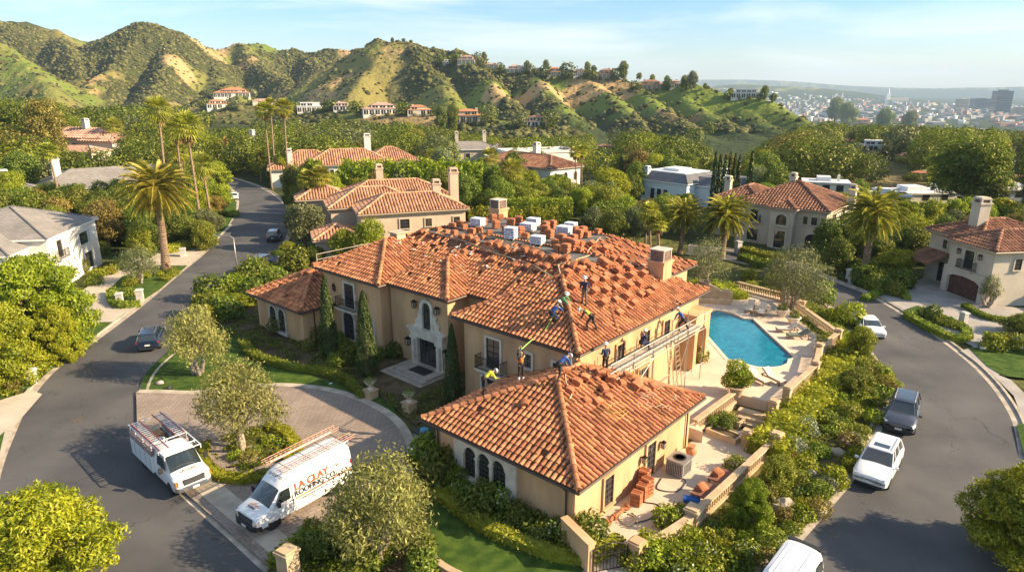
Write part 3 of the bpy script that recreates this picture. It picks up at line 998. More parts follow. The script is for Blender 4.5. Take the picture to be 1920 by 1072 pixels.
STUCCO_C=mat('stucco_cream',(.55,.48,.38),.92,var=.08,scale=.5,bump=.3,bscale=40,spec=.15)
STUCCO_P=mat('stucco_peach',(.56,.43,.31),.92,var=.08,scale=.5,bump=.3,bscale=40,spec=.15)
STONE=mat('cast_stone',(.66,.59,.48),.9,var=.15,scale=1.6,bump=.5,bscale=22,spec=.15)
STONE_G=mat('grey_stone',(.50,.47,.43),.9,var=.15,scale=1.6,bump=.5,bscale=22,spec=.15)
SAND=mat('sand_stone',(.50,.37,.23),.9,var=.15,scale=1.6,bump=.5,bscale=22,spec=.15)
GLASS=mat('window_glass',(.025,.03,.035),.06,spec=.9,coat=.5)
GLASS_V=mat('vehicle_glass',(.02,.028,.03),.04,spec=1.0,coat=.8)
WOOD_D=mat('dark_wood',(.075,.045,.03),.6,var=.3,scale=4)
FRAME_D=mat('dark_frame',(.07,.055,.045),.6)
IRON=mat('black_iron',(.03,.026,.024),.55,metal=.5)
GUT=mat('gutter',(.07,.05,.04),.5,metal=.3)
GUT_P=mat('gutter_pale',(.42,.33,.24),.6)
WHITE=mat('white_paint',(.78,.77,.74),.5)
TIMBER=mat('timber',(.46,.34,.2),.85,var=.25,scale=5,bump=.3,bscale=20)
TIMBER_P=mat('timber_grey',(.42,.36,.28),.85,var=.2,scale=5,bump=.3,bscale=20)
STEEL=mat('steel',(.38,.36,.33),.45,metal=.7)
CAGE=mat('chimney_screen',(.16,.11,.085),.8,var=.35,scale=6,bump=.6,bscale=10)
CAP=mat('chimney_cap',(.52,.47,.40),.8,var=.15,scale=2)
class Hip:
	def __init__(s,a0,a1,b0,b1,z0,sl=.5,cap=None,over=.55):
		s.a0,s.a1,s.b0,s.b1,s.z0,s.sl,s.over=a0,a1,b0,b1,z0,sl,over
		s.ins=min(a1-a0,b1-b0)/2
		s.capped=cap is not None and cap/sl<s.ins-.01
		if s.capped:s.ins=cap/sl
		s.top=z0+s.ins*sl
	def h(s,a,b):
		d=min(a-s.a0,s.a1-a,b-s.b0,s.b1-b)
		if d<0:return-1e9
		return s.z0+s.sl*min(d,s.ins)
	def corners(s,d=0):
		return[(s.a0+d,s.b0+d),(s.a1-d,s.b0+d),(s.a1-d,s.b1-d),(s.a0+d,s.b1-d)]
def roof(parent,hips,tile,pan,w=.33,e=.44,seg=5,skip=None,sides='frlk',deckm=None,soff=None,gut=None,name='roof',capr=.17,trim=True,seed=1,only=None):
	rr=random.Random(seed)
	for hi,H in enumerate(hips):
		if only is not None and hi not in only:continue
		others=[o for o in hips if o is not H]
		mb=MB()
		O,I=H.corners(),H.corners(H.ins)
		z0,z1=H.z0-.03,H.top-.03
		vs=[(x,y,z0)for x,y in O]+[(x,y,z1)for x,y in I]
		mb.add(vs,[(0,1,5,4),(1,2,6,5),(2,3,7,6),(3,0,4,7)],1)
		mb.add(vs[4:],[(0,1,2,3)],2)
		th_=math.atan(H.sl)
		ec=e*math.cos(th_)
		sd_={'f':((H.a0,H.b0),(1,0),(0,1),H.a1-H.a0),'r':((H.a1,H.b0),(0,1),(-1,0),H.b1-H.b0),'k':((H.a1,H.b1),(-1,0),(0,-1),H.a1-H.a0),'l':((H.a0,H.b1),(0,-1),(1,0),H.b1-H.b0)}
		for sk in sides:
			P0,u,v,Lw=sd_[sk]
			nc=max(1,round(Lw/w));ww=Lw/nc
			V3=Vector((v[0]*math.cos(th_),v[1]*math.cos(th_),math.sin(th_)))
			N3=Vector((-v[0]*math.sin(th_),-v[1]*math.sin(th_),math.cos(th_)))
			U3=Vector((u[0],u[1],0))
			for k in range(nc):
				uu=(k+.5)*ww
				for j in range(int(H.ins/ec)+1):
					d=(j+.5)*ec
					if d>H.ins+.1 or uu-d<-.12 or uu+d>Lw+.12:continue
					a=P0[0]+u[0]*uu+v[0]*d
					b=P0[1]+u[1]*uu+v[1]*d
					z=H.z0+H.sl*d
					if any(o.h(a,b)>z+.02 for o in others):continue
					if skip and skip(a,b,sk):continue
					ju,jr=rr.uniform(-.012,.012),rr.uniform(-.03,.03)
					lo=Vector((P0[0]+u[0]*(uu+ju)+v[0]*(j*ec-.05),P0[1]+u[1]*(uu+ju)+v[1]*(j*ec-.05),H.z0+H.sl*(j*ec-.05)))+N3*.045
					hi_=lo+V3*(e*1.1)-N3*.04+U3*jr
					r0,r1=ww*.40,ww*.34
					n0=len(mb.v)
					for(c,r)in((lo,r0),(hi_,r1)):
						for q in range(seg+1):
							an=math.pi*q/seg
							p=c+U3*(math.cos(an)*r)+N3*(math.sin(an)*r*.85)
							mb.v.append((p.x,p.y,p.z))
					for q in range(seg):
						mb.f.append([n0+q,n0+q+1,n0+seg+2+q,n0+seg+1+q]);mb.m.append(0)
					mb.f.append([n0+q for q in range(seg,-1,-1)]);mb.m.append(0)
		lines=[]
		for(o,i_)in zip(O,I):lines.append((Vector((o[0],o[1],H.z0)),Vector((i_[0],i_[1],H.top))))
		if not H.capped:
			q=sorted(set((round(x,3),round(y,3))for x,y in I))
			if len(q)>1:lines.append((Vector((*q[0],H.top)),Vector((*q[-1],H.top))))
		for A,B in lines:
			Ln=(B-A).length
			n=max(1,int(Ln/(e*1.05)))
			D=(B-A)/n
			dn=D.normalized()
			sx=dn.cross(Vector((0,0,1))).normalized();nz=sx.cross(dn)
			for j in range(n):
				p0=A+D*j;m_=p0+D*.5
				if any(o.h(m_.x,m_.y)>m_.z+.06 for o in others):continue
				if skip and skip(m_.x,m_.y,'hip'):continue
				p0=p0+nz*.10;p1=p0+D*1.1-nz*.035
				n0=len(mb.v)
				for(c,r)in((p0,capr),(p1,capr*.86)):
					for q in range(7):
						an=math.pi*q/6
						p=c+sx*(math.cos(an)*r)+nz*(math.sin(an)*r)
						mb.v.append((p.x,p.y,p.z))
				for q in range(6):
					mb.f.append([n0+q,n0+q+1,n0+8+q,n0+7+q]);mb.m.append(0)
				mb.f.append([n0+q for q in range(6,-1,-1)]);mb.m.append(0)
		ro=mb.build(name,[tile,pan,deckm or FELT],parent)
		if trim:
			c=MB()
			ov=H.over
			zz=H.z0-.03-.004*hi
			W_=H.corners(ov-.02)
			vs=[(x,y,zz-.04)for x,y in O]+[(x,y,zz-.16)for x,y in H.corners(.06)]+[(x,y,zz-.42)for x,y in H.corners(ov-.14)]+[(x,y,zz-.42)for x,y in W_]
			fs=[]
			for l_ in range(3):
				for q in range(4):
					fs.append((l_*4+q,l_*4+(q+1)%4,l_*4+4+(q+1)%4,l_*4+4+q))
			c.add(vs,fs)
			c.build('eaves',[soff or STUCCO],ro)
			g=MB()
			pad=.085
			E_=[(H.a0-pad,H.b0-pad),(H.a1+pad,H.b0-pad),(H.a1+pad,H.b1+pad),(H.a0-pad,H.b1+pad)]
			for q in range(4):
				p,p2=E_[q],E_[(q+1)%4]
				m_=Vector(((p[0]+p2[0])/2,(p[1]+p2[1])/2))
				n=max(1,int(math.dist(p,p2)/.5))
				run=None
				for k in range(n+1):
					t=k/n
					x,y=p[0]+(p2[0]-p[0])*t,p[1]+(p2[1]-p[1])*t
					ins=any(o.h(x,y)>zz-.1 for o in others)
					if not ins and run is None:run=(x,y)
					if(ins or k==n)and run is not None:
						e_=(x,y)
						if math.dist(run,e_)>.3:
							g.tube([(run[0],run[1],zz-.06),(e_[0],e_[1],zz-.06)],.085,6)
						run=None
			g.build('gutter',[gut or GUT],ro)
	return
def WM(side,pos,wall,z):
	if side=='f':X,Y,o=(1,0,0),(0,-1,0),(pos,wall,z)
	elif side=='r':X,Y,o=(0,1,0),(1,0,0),(wall,pos,z)
	elif side=='l':X,Y,o=(0,-1,0),(-1,0,0),(wall,pos,z)
	else:X,Y,o=(-1,0,0),(0,1,0),(pos,wall,z)
	M=Matrix(((X[0],Y[0],0,o[0]),(X[1],Y[1],0,o[1]),(0,0,1,o[2]),(0,0,0,1)))
	return M
def arch_outline(w,h,n=10,r=None):
	r=w/2
	pts=[(-r,0),(r,0)]
	for i in range(n+1):
		a=math.pi*i/n
		pts.append((r*math.cos(a),h-r+r*math.sin(a)))
	return pts
def plate(mb,pts,y0,y1,mi=0,M=None):
	n=len(pts)
	vs=[(x,y0,z)for x,z in pts]+[(x,y1,z)for x,z in pts]
	fs=[tuple(range(n)),tuple(range(2*n-1,n-1,-1))]+[(i,(i+1)%n,n+(i+1)%n,n+i)for i in range(n)]
	mb.add(vs,fs,mi,M)
def ring(mb,inner,outer,y0,y1,mi=0,M=None):
	n=len(inner)
	vs=[(x,y0,z)for x,z in inner]+[(x,y0,z)for x,z in outer]+[(x,y1,z)for x,z in inner]+[(x,y1,z)for x,z in outer]
	fs=[]
	for i in range(n-1):
		j=i+1
		fs+=[(2*n+i,2*n+j,3*n+j,3*n+i),(i,j,2*n+j,2*n+i),(n+i,n+j,3*n+j,3*n+i)]
	fs+=[(0,n,3*n,2*n),(n-1,2*n-1,4*n-1,3*n-1)]
	mb.add(vs,fs,mi,M)
def window(parent,M,w,h,arch=False,sur=.16,cols=2,rows=3,sm=None,fm=None,name='window',proud=.12,sill=True,glass=None,bar=.045,label=None):
	sm=sm or STONE;fm=fm or FRAME_D
	mb=MB()
	out=arch_outline(w,h)if arch else[(-w/2,0),(w/2,0),(w/2,h),(-w/2,h)]
	plate(mb,out,.004,.02,0,M)
	for i in range(cols+1):
		x=-w/2+w*i/cols
		hh=h if not arch else h-w/2+math.sqrt(max(0,(w/2)**2-(abs(x)-.001)**2))
		mb.box(x-bar/2,x+bar/2,.015,.05,0,hh,1,M)
	for j in range(rows+1):
		z=(h-(w/2 if arch else 0))*j/rows
		mb.box(-w/2,w/2,.015,.045,z-bar/2,z+bar/2,1,M)
	wn=mb.build(name,[glass or GLASS,fm],parent)
	if label:wn['label']=label
	if sur:
		f=MB()
		if arch:
			n=12
			r=w/2
			inn=[(r,0)]+[(r*math.cos(math.pi*i/n),h-r+r*math.sin(math.pi*i/n))for i in range(n+1)]+[(-r,0)]
			R2=r+sur
			ou=[(R2,0)]+[(R2*math.cos(math.pi*i/n),h-r+R2*math.sin(math.pi*i/n))for i in range(n+1)]+[(-R2,0)]
			ring(f,inn,ou,-.02,proud,0,M)
		else:
			f.box(-w/2-sur,-w/2,-.02,proud,0,h,0,M);f.box(w/2,w/2+sur,-.02,proud,0,h,0,M)
			f.box(-w/2-sur,w/2+sur,-.02,proud+.004,h,h+sur,0,M)
		if sill:f.box(-w/2-sur-.05,w/2+sur+.05,-.02,proud+.08,-sur*.8,0,0,M)
		f.build('window_frame',[sm],wn)
	return wn
def balcony(parent,M,w,d=.6,h=.95,slab=True,sm=None):
	o=MB()
	o.box(-w/2,w/2,0,d,-.12,-.002,0,M);o.box(-w/2+.12,w/2-.12,0,d-.12,-.26,-.12,0,M)
	b=o.build('balcony',[sm or STONE],parent)
	r=MB()
	r.box(-w/2+.03,w/2-.03,d-.07,d-.03,h-.04,h,0,M)
	r.box(-w/2+.03,w/2-.03,d-.07,d-.03,.06,.09,0,M)
	for sx in(-1,1):
		x=sx*(w/2-.05)
		r.box(x-.02,x+.02,0,d-.07,h-.04,h,0,M)
		r.box(x-.02,x+.02,0,d-.07,.06,.09,0,M)
		for k in range(5):
			y=d*(k+.5)/5.2
			r.box(x-.012,x+.012,y-.012,y+.012,0,h,0,M)
	n=int(w/.13)
	for k in range(n+1):
		x=-w/2+.05+(w-.1)*k/n
		r.box(x-.011,x+.011,d-.06,d-.04,0,h-.03,0,M)
		if k<n:
			r.cbox((x+.065,d-.05,h*.55),(.11,.012,.02),0,M=M)
	r.build('railing',[IRON],b)
	return b
def chimney(parent,a,b,z0,z1,w=1.3,wm=None,style='screen',mats=None,d=None):
	wm=wm or STUCCO;d=d or w
	mb=MB()
	mb.box(a-w/2,a+w/2,b-d/2,b+d/2,z0,z1)
	ch=mb.build('chimney',[wm],parent)
	c=MB()
	q=w/2+.03
	e_=d/2+.03
	c.box(a-q-.09,a+q+.09,b-e_-.09,b+e_+.09,z1-.02,z1+.14)
	c.box(a-q,a+q,b-e_,b+e_,z1-.22,z1-.023)
	c.build('chimney_collar',[wm],ch)
	if style=='screen':
		s=MB()
		k,kd=w/2-.1,d/2-.1
		s.box(a-k,a+k,b-kd,b+kd,z1+.14,z1+.95)
		for x,y in((-1,-1),(1,-1),(1,1),(-1,1)):
			s.cbox((a+x*k,b+y*kd,z1+.55),(.07,.07,.82),1)
		s.box(a-k-.08,a+k+.08,b-kd-.08,b+kd+.08,z1+.95,z1+1.03,1)
		s.build('chimney_cap',[CAGE,CAP],ch)
	elif style=='pots':
		s=MB()
		for x in(-.25,.25):
			s.lathe([(.16,0),(.13,.35),(.17,.4),(.17,.45)],8,(a+x*w,b,z1+.14))
		s.build('chimney_pot',[TILE],ch)
	else:
		s=MB()
		for x,y in((-1,-1),(1,-1),(1,1),(-1,1)):
			s.cbox((a+x*(w/2-.12),b+y*(d/2-.12),z1+.32),(.2,.2,.36),0)
		s.box(a-w/2,a+w/2,b-d/2,b+d/2,z1+.5,z1+.62,0)
		s.box(a-w/2+.1,a+w/2-.1,b-d/2+.1,b+d/2-.1,z1+.62,z1+.74,0)
		s.box(a-w/2+.16,a+w/2-.16,b-d/2+.16,b+d/2-.16,z1+.14,z1+.5,1)
		s.build('chimney_cap',[wm,CAGE],ch)
	return ch
def walls(parent,hips,wm,zb=-.3,zoff=.42):
	for i,H in enumerate(hips):
		mb=MB()
		o=H.over
		mb.box(H.a0+o,H.a1-o,H.b0+o,H.b1-o,zb,H.z0-.28-.004*i)
		mb.build('wall',[wm],parent)
def lantern(parent,M,s=1.0):
	mb=MB()
	mb.box(-.03*s,.03*s,0,.2*s,.1*s,.14*s,0,M)
	mb.cbox((0,.22*s,0),(.2*s,.2*s,.34*s),1,M=M)
	mb.cbox((0,.22*s,.2*s),(.26*s,.26*s,.05*s),0,M=M)
	mb.cbox((0,.22*s,.26*s),(.14*s,.14*s,.08*s),0,M=M)
	mb.cbox((0,.22*s,-.19*s),(.16*s,.16*s,.05*s),0,M=M)
	for x in(-.1,.1):
		for y in(.12,.32):
			mb.cbox((x*s,y*s,0),(.025*s,.025*s,.36*s),0,M=M)
	mb.build('wall_lantern',[IRON,MATS['lamp_glass']],parent)
mat('lamp_glass',(.30,.27,.2),.2)
HO=Vector((3.1,28.1,0));HR=R(-41)
house=empty('house',HO,HR,'large tan stucco villa with orange clay tile hip roofs being relaid by workers','house')
HMAT=Matrix.Translation(HO)@Matrix.Rotation(HR,4,'Z')
def HW(a,b,z=0):
	return HMAT@Vector((a,b,z))
E2=6.6
h_main=Hip(-35.4,-5.45,12.1,25.4,E2,.5,2.72)
h_rear=Hip(-35.2,-9.9,13.0,32.3,E2+.003,.5,2.72)
h_rw=Hip(-16.3,-5.4,7.65,23.6,E2+.006,.5)
h_lb=Hip(-35.5,-26.3,8.9,22.0,E2+.009,.5)
h_en=Hip(-27.2,-19.2,9.85,20.0,E2+.012,.5)
h_lw=Hip(-42.5,-33.6,5.95,16.5,3.4,.5)
h_fw=Hip(-11.1,.12,0.0,13.5,3.4,.43)
UP=[h_main,h_rear,h_rw,h_lb,h_en]
walls(house,[h_rear,h_rw,h_lb,h_en,h_lw,h_fw],STUCCO)
mb=MB();mb.box(-34.9,-5.97,12.7,24.9,-.3,E2-.28);mb.build('wall',[STUCCO],house)
def skip_up(a,b,sk):
	z=min(a+35.4,-5.45-a,1e9)
	if sk=='f' and b>16.3 and a>-31 and a<-12:return random.random()<.55
	if sk=='f' and b>15.0 and-30<a<-14:return random.random()<.16
	if sk=='r' and a<-9.3 and b>15.5:return random.random()<.45
	if sk=='hip' and b>13.6:return random.random()<.7
	return random.random()<.012
def skip_low(a,b,sk):
	if sk=='r' and a<-3.2 and b>6.5:return random.random()<.3
	if b>6.5 and sk=='l':return random.random()<.15
	return random.random()<.006
roof(house,UP,TILE,TILE_PAN,.34,.45,5,skip_up,'frlk',FELT,STUCCO,GUT,seed=3)
roof(house,[h_lw],TILE,TILE_PAN,.34,.45,5,lambda a,b,s:random.random()<(.25 if b>9.5 else.04),'frlk',FELT,STUCCO,GUT,seed=5)
roof(house,[h_fw,Hip(-15.75,-6,8.2,20,7)],TILE,TILE_PAN,.335,.46,6,skip_low,'frlk',FELT,STUCCO,GUT,seed=6,only=[0])
Wf=h_fw.b0+.55
cx=-6.55
M=WM('f',cx,Wf,.75)
s=MB()
s.box(-2.35,-1.62,-.02,.16,0,1.95,0,M);s.box(1.62,2.35,-.02,.16,0,1.95,0,M)
s.box(-2.35,2.35,-.02,.156,1.95,2.23,0,M)
for x in(-.54,.54):
	s.box(x-.10,x+.10,-.02,.19,0,1.35,0,M);s.box(x-.14,x+.14,-.02,.23,1.30,1.42,0,M);s.box(x-.14,x+.14,-.02,.23,0,.12,0,M)
for x in(-1.08,0,1.08):
	r=.44
	inn=[(x+r,1.35)]+[(x+r*math.cos(math.pi*i/12),1.42+r*math.sin(math.pi*i/12))for i in range(13)]+[(x-r,1.35)]
	ou=[(x+.54,1.35)]+[(x+max(-.54,min(.54,.8*math.cos(math.pi*i/12))),1.42+min(.53,.8*math.sin(math.pi*i/12)))for i in range(13)]+[(x-.54,1.35)]
	ring(s,inn,ou,-.02,.15,0,M)
s.box(-2.5,2.5,-.02,.34,-.2,-.003,0,M)
s.box(-2.35,2.35,-.02,.10,-.75,-.2,1,M)
s.build('arcade_surround',[STONE,STUCCO],house)
for x in(-1.08,0,1.08):
	window(house,WM('f',cx+x,Wf,.75),.86,1.85,True,0,2,5)
Wr=h_fw.a1-.55
window(house,WM('r',3.55,Wr,.55),.85,1.75,False,.13,2,5,sm=STUCCO)
window(house,WM('r',8.0,Wr,.03),.95,2.35,False,.16,2,6,sm=STUCCO,name='door',sill=False)
lantern(house,WM('r',7.0,Wr,1.75));lantern(house,WM('r',9.2,Wr,1.75))
for(sd_,p,wl)in(('r',12.4,Wr),('f',-.9,Wf),('f',-10.3,Wf)):
	d=MB();M=WM(sd_,p,wl,0)
	d.tube([(0,.1,.05),(0,.1,2.75),(0,.35,3.0)],.055,6,M=M)
	d.build('downpipe',[GUT],house)
Wg=h_rw.b0+.55
window(house,WM('f',-12.9,Wg,3.35),1.25,2.2,False,.16,2,4,name='balcony_door',sill=False)
balcony(house,WM('f',-12.9,Wg,3.3),2.5,.7)
window(house,WM('f',-9.9,Wg,4.35),.8,.95,False,.17,2,3)
window(house,WM('f',-7.3,Wg,4.35),.8,.95,False,.17,2,3)
window(house,WM('f',-13.2,Wg,.9),1.6,1.6,False,.16,3,3)
We=h_en.b0+.55
ex=-22.05
window(house,WM('f',ex,We,3.35),.95,2.35,True,.3,2,4,proud=.22)
s=MB();M=WM('f',ex,We,0)
for sx in(-1,1):
	pr=[(.62,3.2),(1.6,3.2),(1.68,3.5),(1.32,3.7),(1.45,3.95),(1.2,4.2),(1.0,4.35),(1.1,4.6),(.9,4.85),(.66,5.0),(.62,5.05)]
	plate(s,[(sx*x,z)for x,z in pr],-.02,.17,0,M)
s.box(-2.15,2.15,-.02,.5,3.25,3.42,0,M);s.box(-2.0,2.0,-.02,.4,2.95,3.247,0,M)
s.box(-1.9,1.9,-.02,.34,2.6,2.947,0,M)
for sx in(-1,1):
	s.box(sx*1.5-.38,sx*1.5+.38,-.02,.3,0,2.597,0,M);s.box(sx*1.5-.45,sx*1.5+.45,-.02,.4,0,.35,0,M);s.box(sx*1.5-.45,sx*1.5+.45,-.02,.4,2.4,2.597,0,M);s.lathe([(.2,.3),(.17,2.4)],10,(sx*1.5,.36,0),0,M)
s.build('door_surround',[STONE],house)
window(house,WM('f',ex,We,.32),2.1,2.25,False,0,4,3,name='door',fm=WOOD_D)
for sx in(-1,1):
	lantern(house,WM('f',ex+sx*1.35,We,5.3),1.3)
	lantern(house,WM('f',ex+sx*2.25,We,1.9),1.5)
Wl=h_lb.b0+.55
bx_=-31.1
window(house,WM('f',bx_,Wl,3.55),1.35,2.15,False,.2,2,4,name='balcony_door',sill=False)
balcony(house,WM('f',bx_,Wl,3.5),2.8,.7)
for sx in(-1,1):
	M=WM('f',bx_+sx*2.25,Wl,4.95)
	mb=MB()
	cir=[(.34*math.cos(t*math.pi/8),.42*math.sin(t*math.pi/8))for t in range(16)]
	plate(mb,cir,.004,.02,0,M)
	mb.box(-.02,.02,.01,.05,-.42,.42,1,M);mb.box(-.34,.34,.01,.05,-.02,.02,1,M)
	wn=mb.build('round_window',[GLASS,FRAME_D],house)
	f=MB();ring(f,cir+cir[:1],[(x*1.35,z*1.3)for x,z in cir+cir[:1]],-.02,.08,0,M);f.build('window_frame',[STUCCO],wn)
window(house,WM('f',bx_-.35,Wl,.55),1.5,2.55,True,.22,2,4,sm=STONE_G)
window(house,WM('f',bx_+2.6,Wl,.55),1.2,2.45,True,.22,2,4,sm=STONE_G)
Wq=h_lw.b0+.55
for x in(-.75,.75):
	window(house,WM('f',-38.35+x,Wq,.55),1.05,2.15,True,.2,2,4,sm=STONE_G)
s=MB();s.box(-1.7,1.7,-.02,.28,.3,.54,0,WM('f',-38.35,Wq,0));s.build('window_sill',[STONE_G],house)
d=MB();d.tube([(0,.1,0),(0,.1,2.9)],.06,6,M=WM('r',7.6,h_lw.a1-.55,0));d.build('downpipe',[MATS['dark_wood']],house)
Wz=h_rw.a1-.55
for p,z,ww,hh in((13.2,4.1,.9,1.4),(16.6,4.1,.9,1.4),(19.6,4.1,.9,1.4),(16.5,.7,1.4,2.0)):
	window(house,WM('r',p,Wz,z),ww,hh,False,.14,2,3,sm=STUCCO)
window(house,WM('r',29.2,h_rear.a1-.55,4.6),.35,1.2,False,.1,1,2,sm=STUCCO)
mb=MB()
for b0,b1 in((22.0,22.5),(24.0,24.5)):
	mb.box(-6.0,-4.7,b0,b1,-.3,5.2)
M=WM('r',23.25,-4.7,0)
inn=[(.75,3.6)]+[(.75*math.cos(math.pi*i/12),3.6+.75*math.sin(math.pi*i/12))for i in range(13)]+[(-.75,3.6)]
ou=[(.75,3.6)]+[(max(-.75,min(.75,1.3*math.cos(math.pi*i/12))),3.6+min(1.6,2.4*math.sin(math.pi*i/12)))for i in range(13)]+[(-.75,3.6)]
ring(mb,inn,ou,-1.2,0,0,M)
mb.box(-6.0,-4.6,21.95,24.55,5.2,5.45)
mb.build('loggia',[STUCCO],house)
chimney(house,-8.2,22.3,6.5,9.1,1.35)
chimney(house,-29.6,27.2,8.5,10.1,1.35)
mb=MB();mb.box(-31.6,-30.6,14.6,15.6,8.6,9.35);mb.box(-31.75,-30.45,14.45,15.75,9.35,9.45)
mb.build('roof_vent',[STUCCO_P],house)
def GT(px,py):
	u,v=(px-960)/FPX,(536-py)/FPX
	d=np.array([u,_c+v*_s,-_s+v*_c])
	ts=np.geomspace(40,12000,1500)
	X,Y,Z=d[0]*ts,d[1]*ts,CAMH+d[2]*ts
	T=terrain(X,Y)
	k=np.argmax(Z<T)
	if not(Z<T).any():k=-1
	return Vector((X[k],Y[k],T[k]))
def nb_house(label,origin,rot,hips,wm,tile,pan,w=.45,e=.6,seg=3,wins=(),chims=(),wm_name='house',soff=None,gut=None,zb=-.5,sides='frl'):
	h=empty(wm_name,(origin[0],origin[1],origin[2]if len(origin)>2 else 0),rot,label,'house')
	for i,H in enumerate(hips):
		mb=MB();o=H.over
		mb.box(H.a0+o,H.a1-o,H.b0+o,H.b1-o,zb,H.z0-.2-.004*i)
		mb.build('wall',[wm],h)
	if tile is None:
		for i,H in enumerate(hips):
			mb=MB()
			O,I=H.corners(),H.corners(H.ins)
			vs=[(x,y,H.z0)for x,y in O]+[(x,y,H.top)for x,y in I]+[(x,y,H.z0-.18)for x,y in O]
			mb.add(vs,[(0,1,5,4),(1,2,6,5),(2,3,7,6),(3,0,4,7),(4,5,6,7)],0)
			mb.add(vs,[(0,1,9,8),(1,2,10,9),(2,3,11,10),(3,0,8,11),(8,9,10,11)],1)
			for q in range(4):
				A,B=Vector(vs[q]),Vector(vs[4+q])
				mb.tube([A,B],.12,5,2)
			mb.build('roof',[pan,gut or WHITE,MATS['dark_shingle']if pan is GREYROOF else SLATE],h)
	else:
		roof(h,hips,tile,pan,w,e,seg,None,sides,FELT,soff or wm,gut or GUT_P,capr=.2,seed=len(label))
	for wd in wins:
		side,pos,hi,z,ww,hh=wd[:6]
		kw=wd[6]if len(wd)>6 else{}
		H=hips[hi];o=H.over
		wall={'f':H.b0+o,'r':H.a1-o,'l':H.a0+o,'k':H.b1-o}[side]
		kw=dict(kw)
		bal=kw.pop('bal',0)
		kw.setdefault('sur',.13)
		kw.setdefault('sm',wm)
		window(h,WM(side,pos,wall,z),ww,hh,kw.pop('arch',False),**kw)
		if bal:balcony(h,WM(side,pos,wall,z-.04),ww+1.0,.6,sm=wm)
	for(a,b,z0,z1,cw,st)in chims:
		chimney(h,a,b,z0,z1,cw,wm,st)
	return h
hp=[Hip(-13,0,0,13.2,6.0,.42,None,.35),Hip(-24,-1.9,-4.2,8,5.2,.42,None,.35)]
whs=nb_house('white two storey house with grey shingle hip roof beside the left kerb',(-51.4,72.1,0),R(9),hp,STUCCO_W,None,GREYROOF,wins=[('r',2.9,0,3.3,1.2,2.0,dict(bal=1)),('r',8.9,0,3.5,2.2,1.5),('r',9.4,0,.4,1.9,2.0,dict(cols=4)),('r',3.6,0,.1,1.3,2.6,dict(arch=True,glass=STUCCO_W,fm=STUCCO_W,sur=.25,proud=.2)),('r',5.3,0,.1,1.3,2.6,dict(arch=True,glass=STUCCO_W,fm=STUCCO_W,sur=.25,proud=.2)),('f',-6.5,1,3.5,1.0,1.0),('f',-4.2,1,3.4,.8,1.0),('f',-10,1,3.4,1.2,1.2)])
for p in(8.9,9.4):
	for sx in(-1,1):
		mb=MB();mb.box(-.27,.27,.02,.07,0,1.6,0,WM('r',p+sx*1.45,-.35,3.45 if p<9 else.4))
		mb.build('shutter',[mat('shutter_grey',(.42,.42,.42),.7)],whs)
o=G(168,352,3.4)
nb_house('single storey house with broad grey shingle roof and white chimneys',(o.x,o.y,0),R(38),[Hip(-9,14,0,14,3.4,.45,None,.5),Hip(-20,-6,-1,9,3.0,.4,None,.5),Hip(4,22,8,20,3.4,.4,None,.5)],STUCCO_W,None,GREYROOF,wins=[('f',8,0,.8,1.6,1.5),('f',2,0,.8,1.6,1.5)],chims=[(-4.5,6,4,8.6,1.5,'top'),(-13,3.5,3,6.8,1.7,'top')])
o=GT(160,285)
nb_house('long white house with dusty pink tile roof and two chimneys',o,R(-20),[Hip(-14,13,-5,5,4.2,.45,None,.6),Hip(5,18,-6,4,3.6,.4,None,.6)],STUCCO_W,TILE_P,TILE_P,1.0,1.2,3,wins=[('f',x,0,1.2,1.4,1.5)for x in(-10,-6,-2,2)],chims=[(-9,0,4,8,1.3,'top'),(2,0,4,8.6,1.4,'top')])
o=GT(140,300)
nb_house('low outbuilding with flat tan hip roof below the pink roofed house',o,R(-10),[Hip(-9,9,-4,4,2.4,.35)],STUCCO_C,None,TILE_P,gut=STUCCO_C)
o=G(425,300)
nb_house('white house with orange tile roof and tall chimney at the end of the left street',(o.x,o.y,0),R(-18),[Hip(-8,7,0,9,4.2,.5,None,.5),Hip(-9,-1,2,14,4.0,.5,None,.5),Hip(2,9,-3,6,4.2,.45,None,.5)],STUCCO_W,TILE,TILE_PAN,.6,.8,3,wins=[('f',-5,0,.8,1.5,1.6),('f',-1.5,0,.8,1.3,1.6),('f',5.5,2,.8,1.3,1.6)],chims=[(6.8,5,3,8.6,1.3,'top')])
nb_house('rambling white house with weathered orange tile roofs behind the round hedge trees',(-41.0,153,0),R(18),[Hip(-6,14,0,12,5.2,.5,None,.5),Hip(-14,4,4,18,4.2,.5,None,.5),Hip(8,22,8,20,4.8,.5,None,.5)],STUCCO_W,NBT,TILE_PAN,.55,.75,3,wins=[('f',x,0,3.2,.9,1.0)for x in(-3,0,4,8)]+[('r',4,0,3,1,1.2)],chims=[(9,7,5,11,1.5,'top'),(-9,6,4,8,1.3,'top')])
nbh=nb_house('cream house with ribbed pale orange tile roofs and pink chimneys behind the worksite',(-20.4,87.4,0),R(19),[Hip(0,15.2,0,8.5,5.9,.45,None,.4),Hip(-3.4,10,7,16.5,5.7,.45,None,.4),Hip(-1,15.6,12,21,6.1,.45,None,.4),Hip(-7.5,.6,15,22,5.9,.45,None,.4),Hip(-6,.5,-1,6,3.0,.4,None,.4)],STUCCO_P,NBT,TILE_PAN,.42,.55,4,wins=[('f',6.2,0,3.6,1.3,1.3),('f',9.5,0,3.7,.9,1.1),('f',13.5,0,3.5,.9,1.3),('l',11,1,3,1,1.2)],chims=[(5.6,18.5,6,9.8,1.1,'top'),(15.5,9.8,0,9.8,1.3,'top'),(12.6,8.9,6,8.3,1.2,'top')])
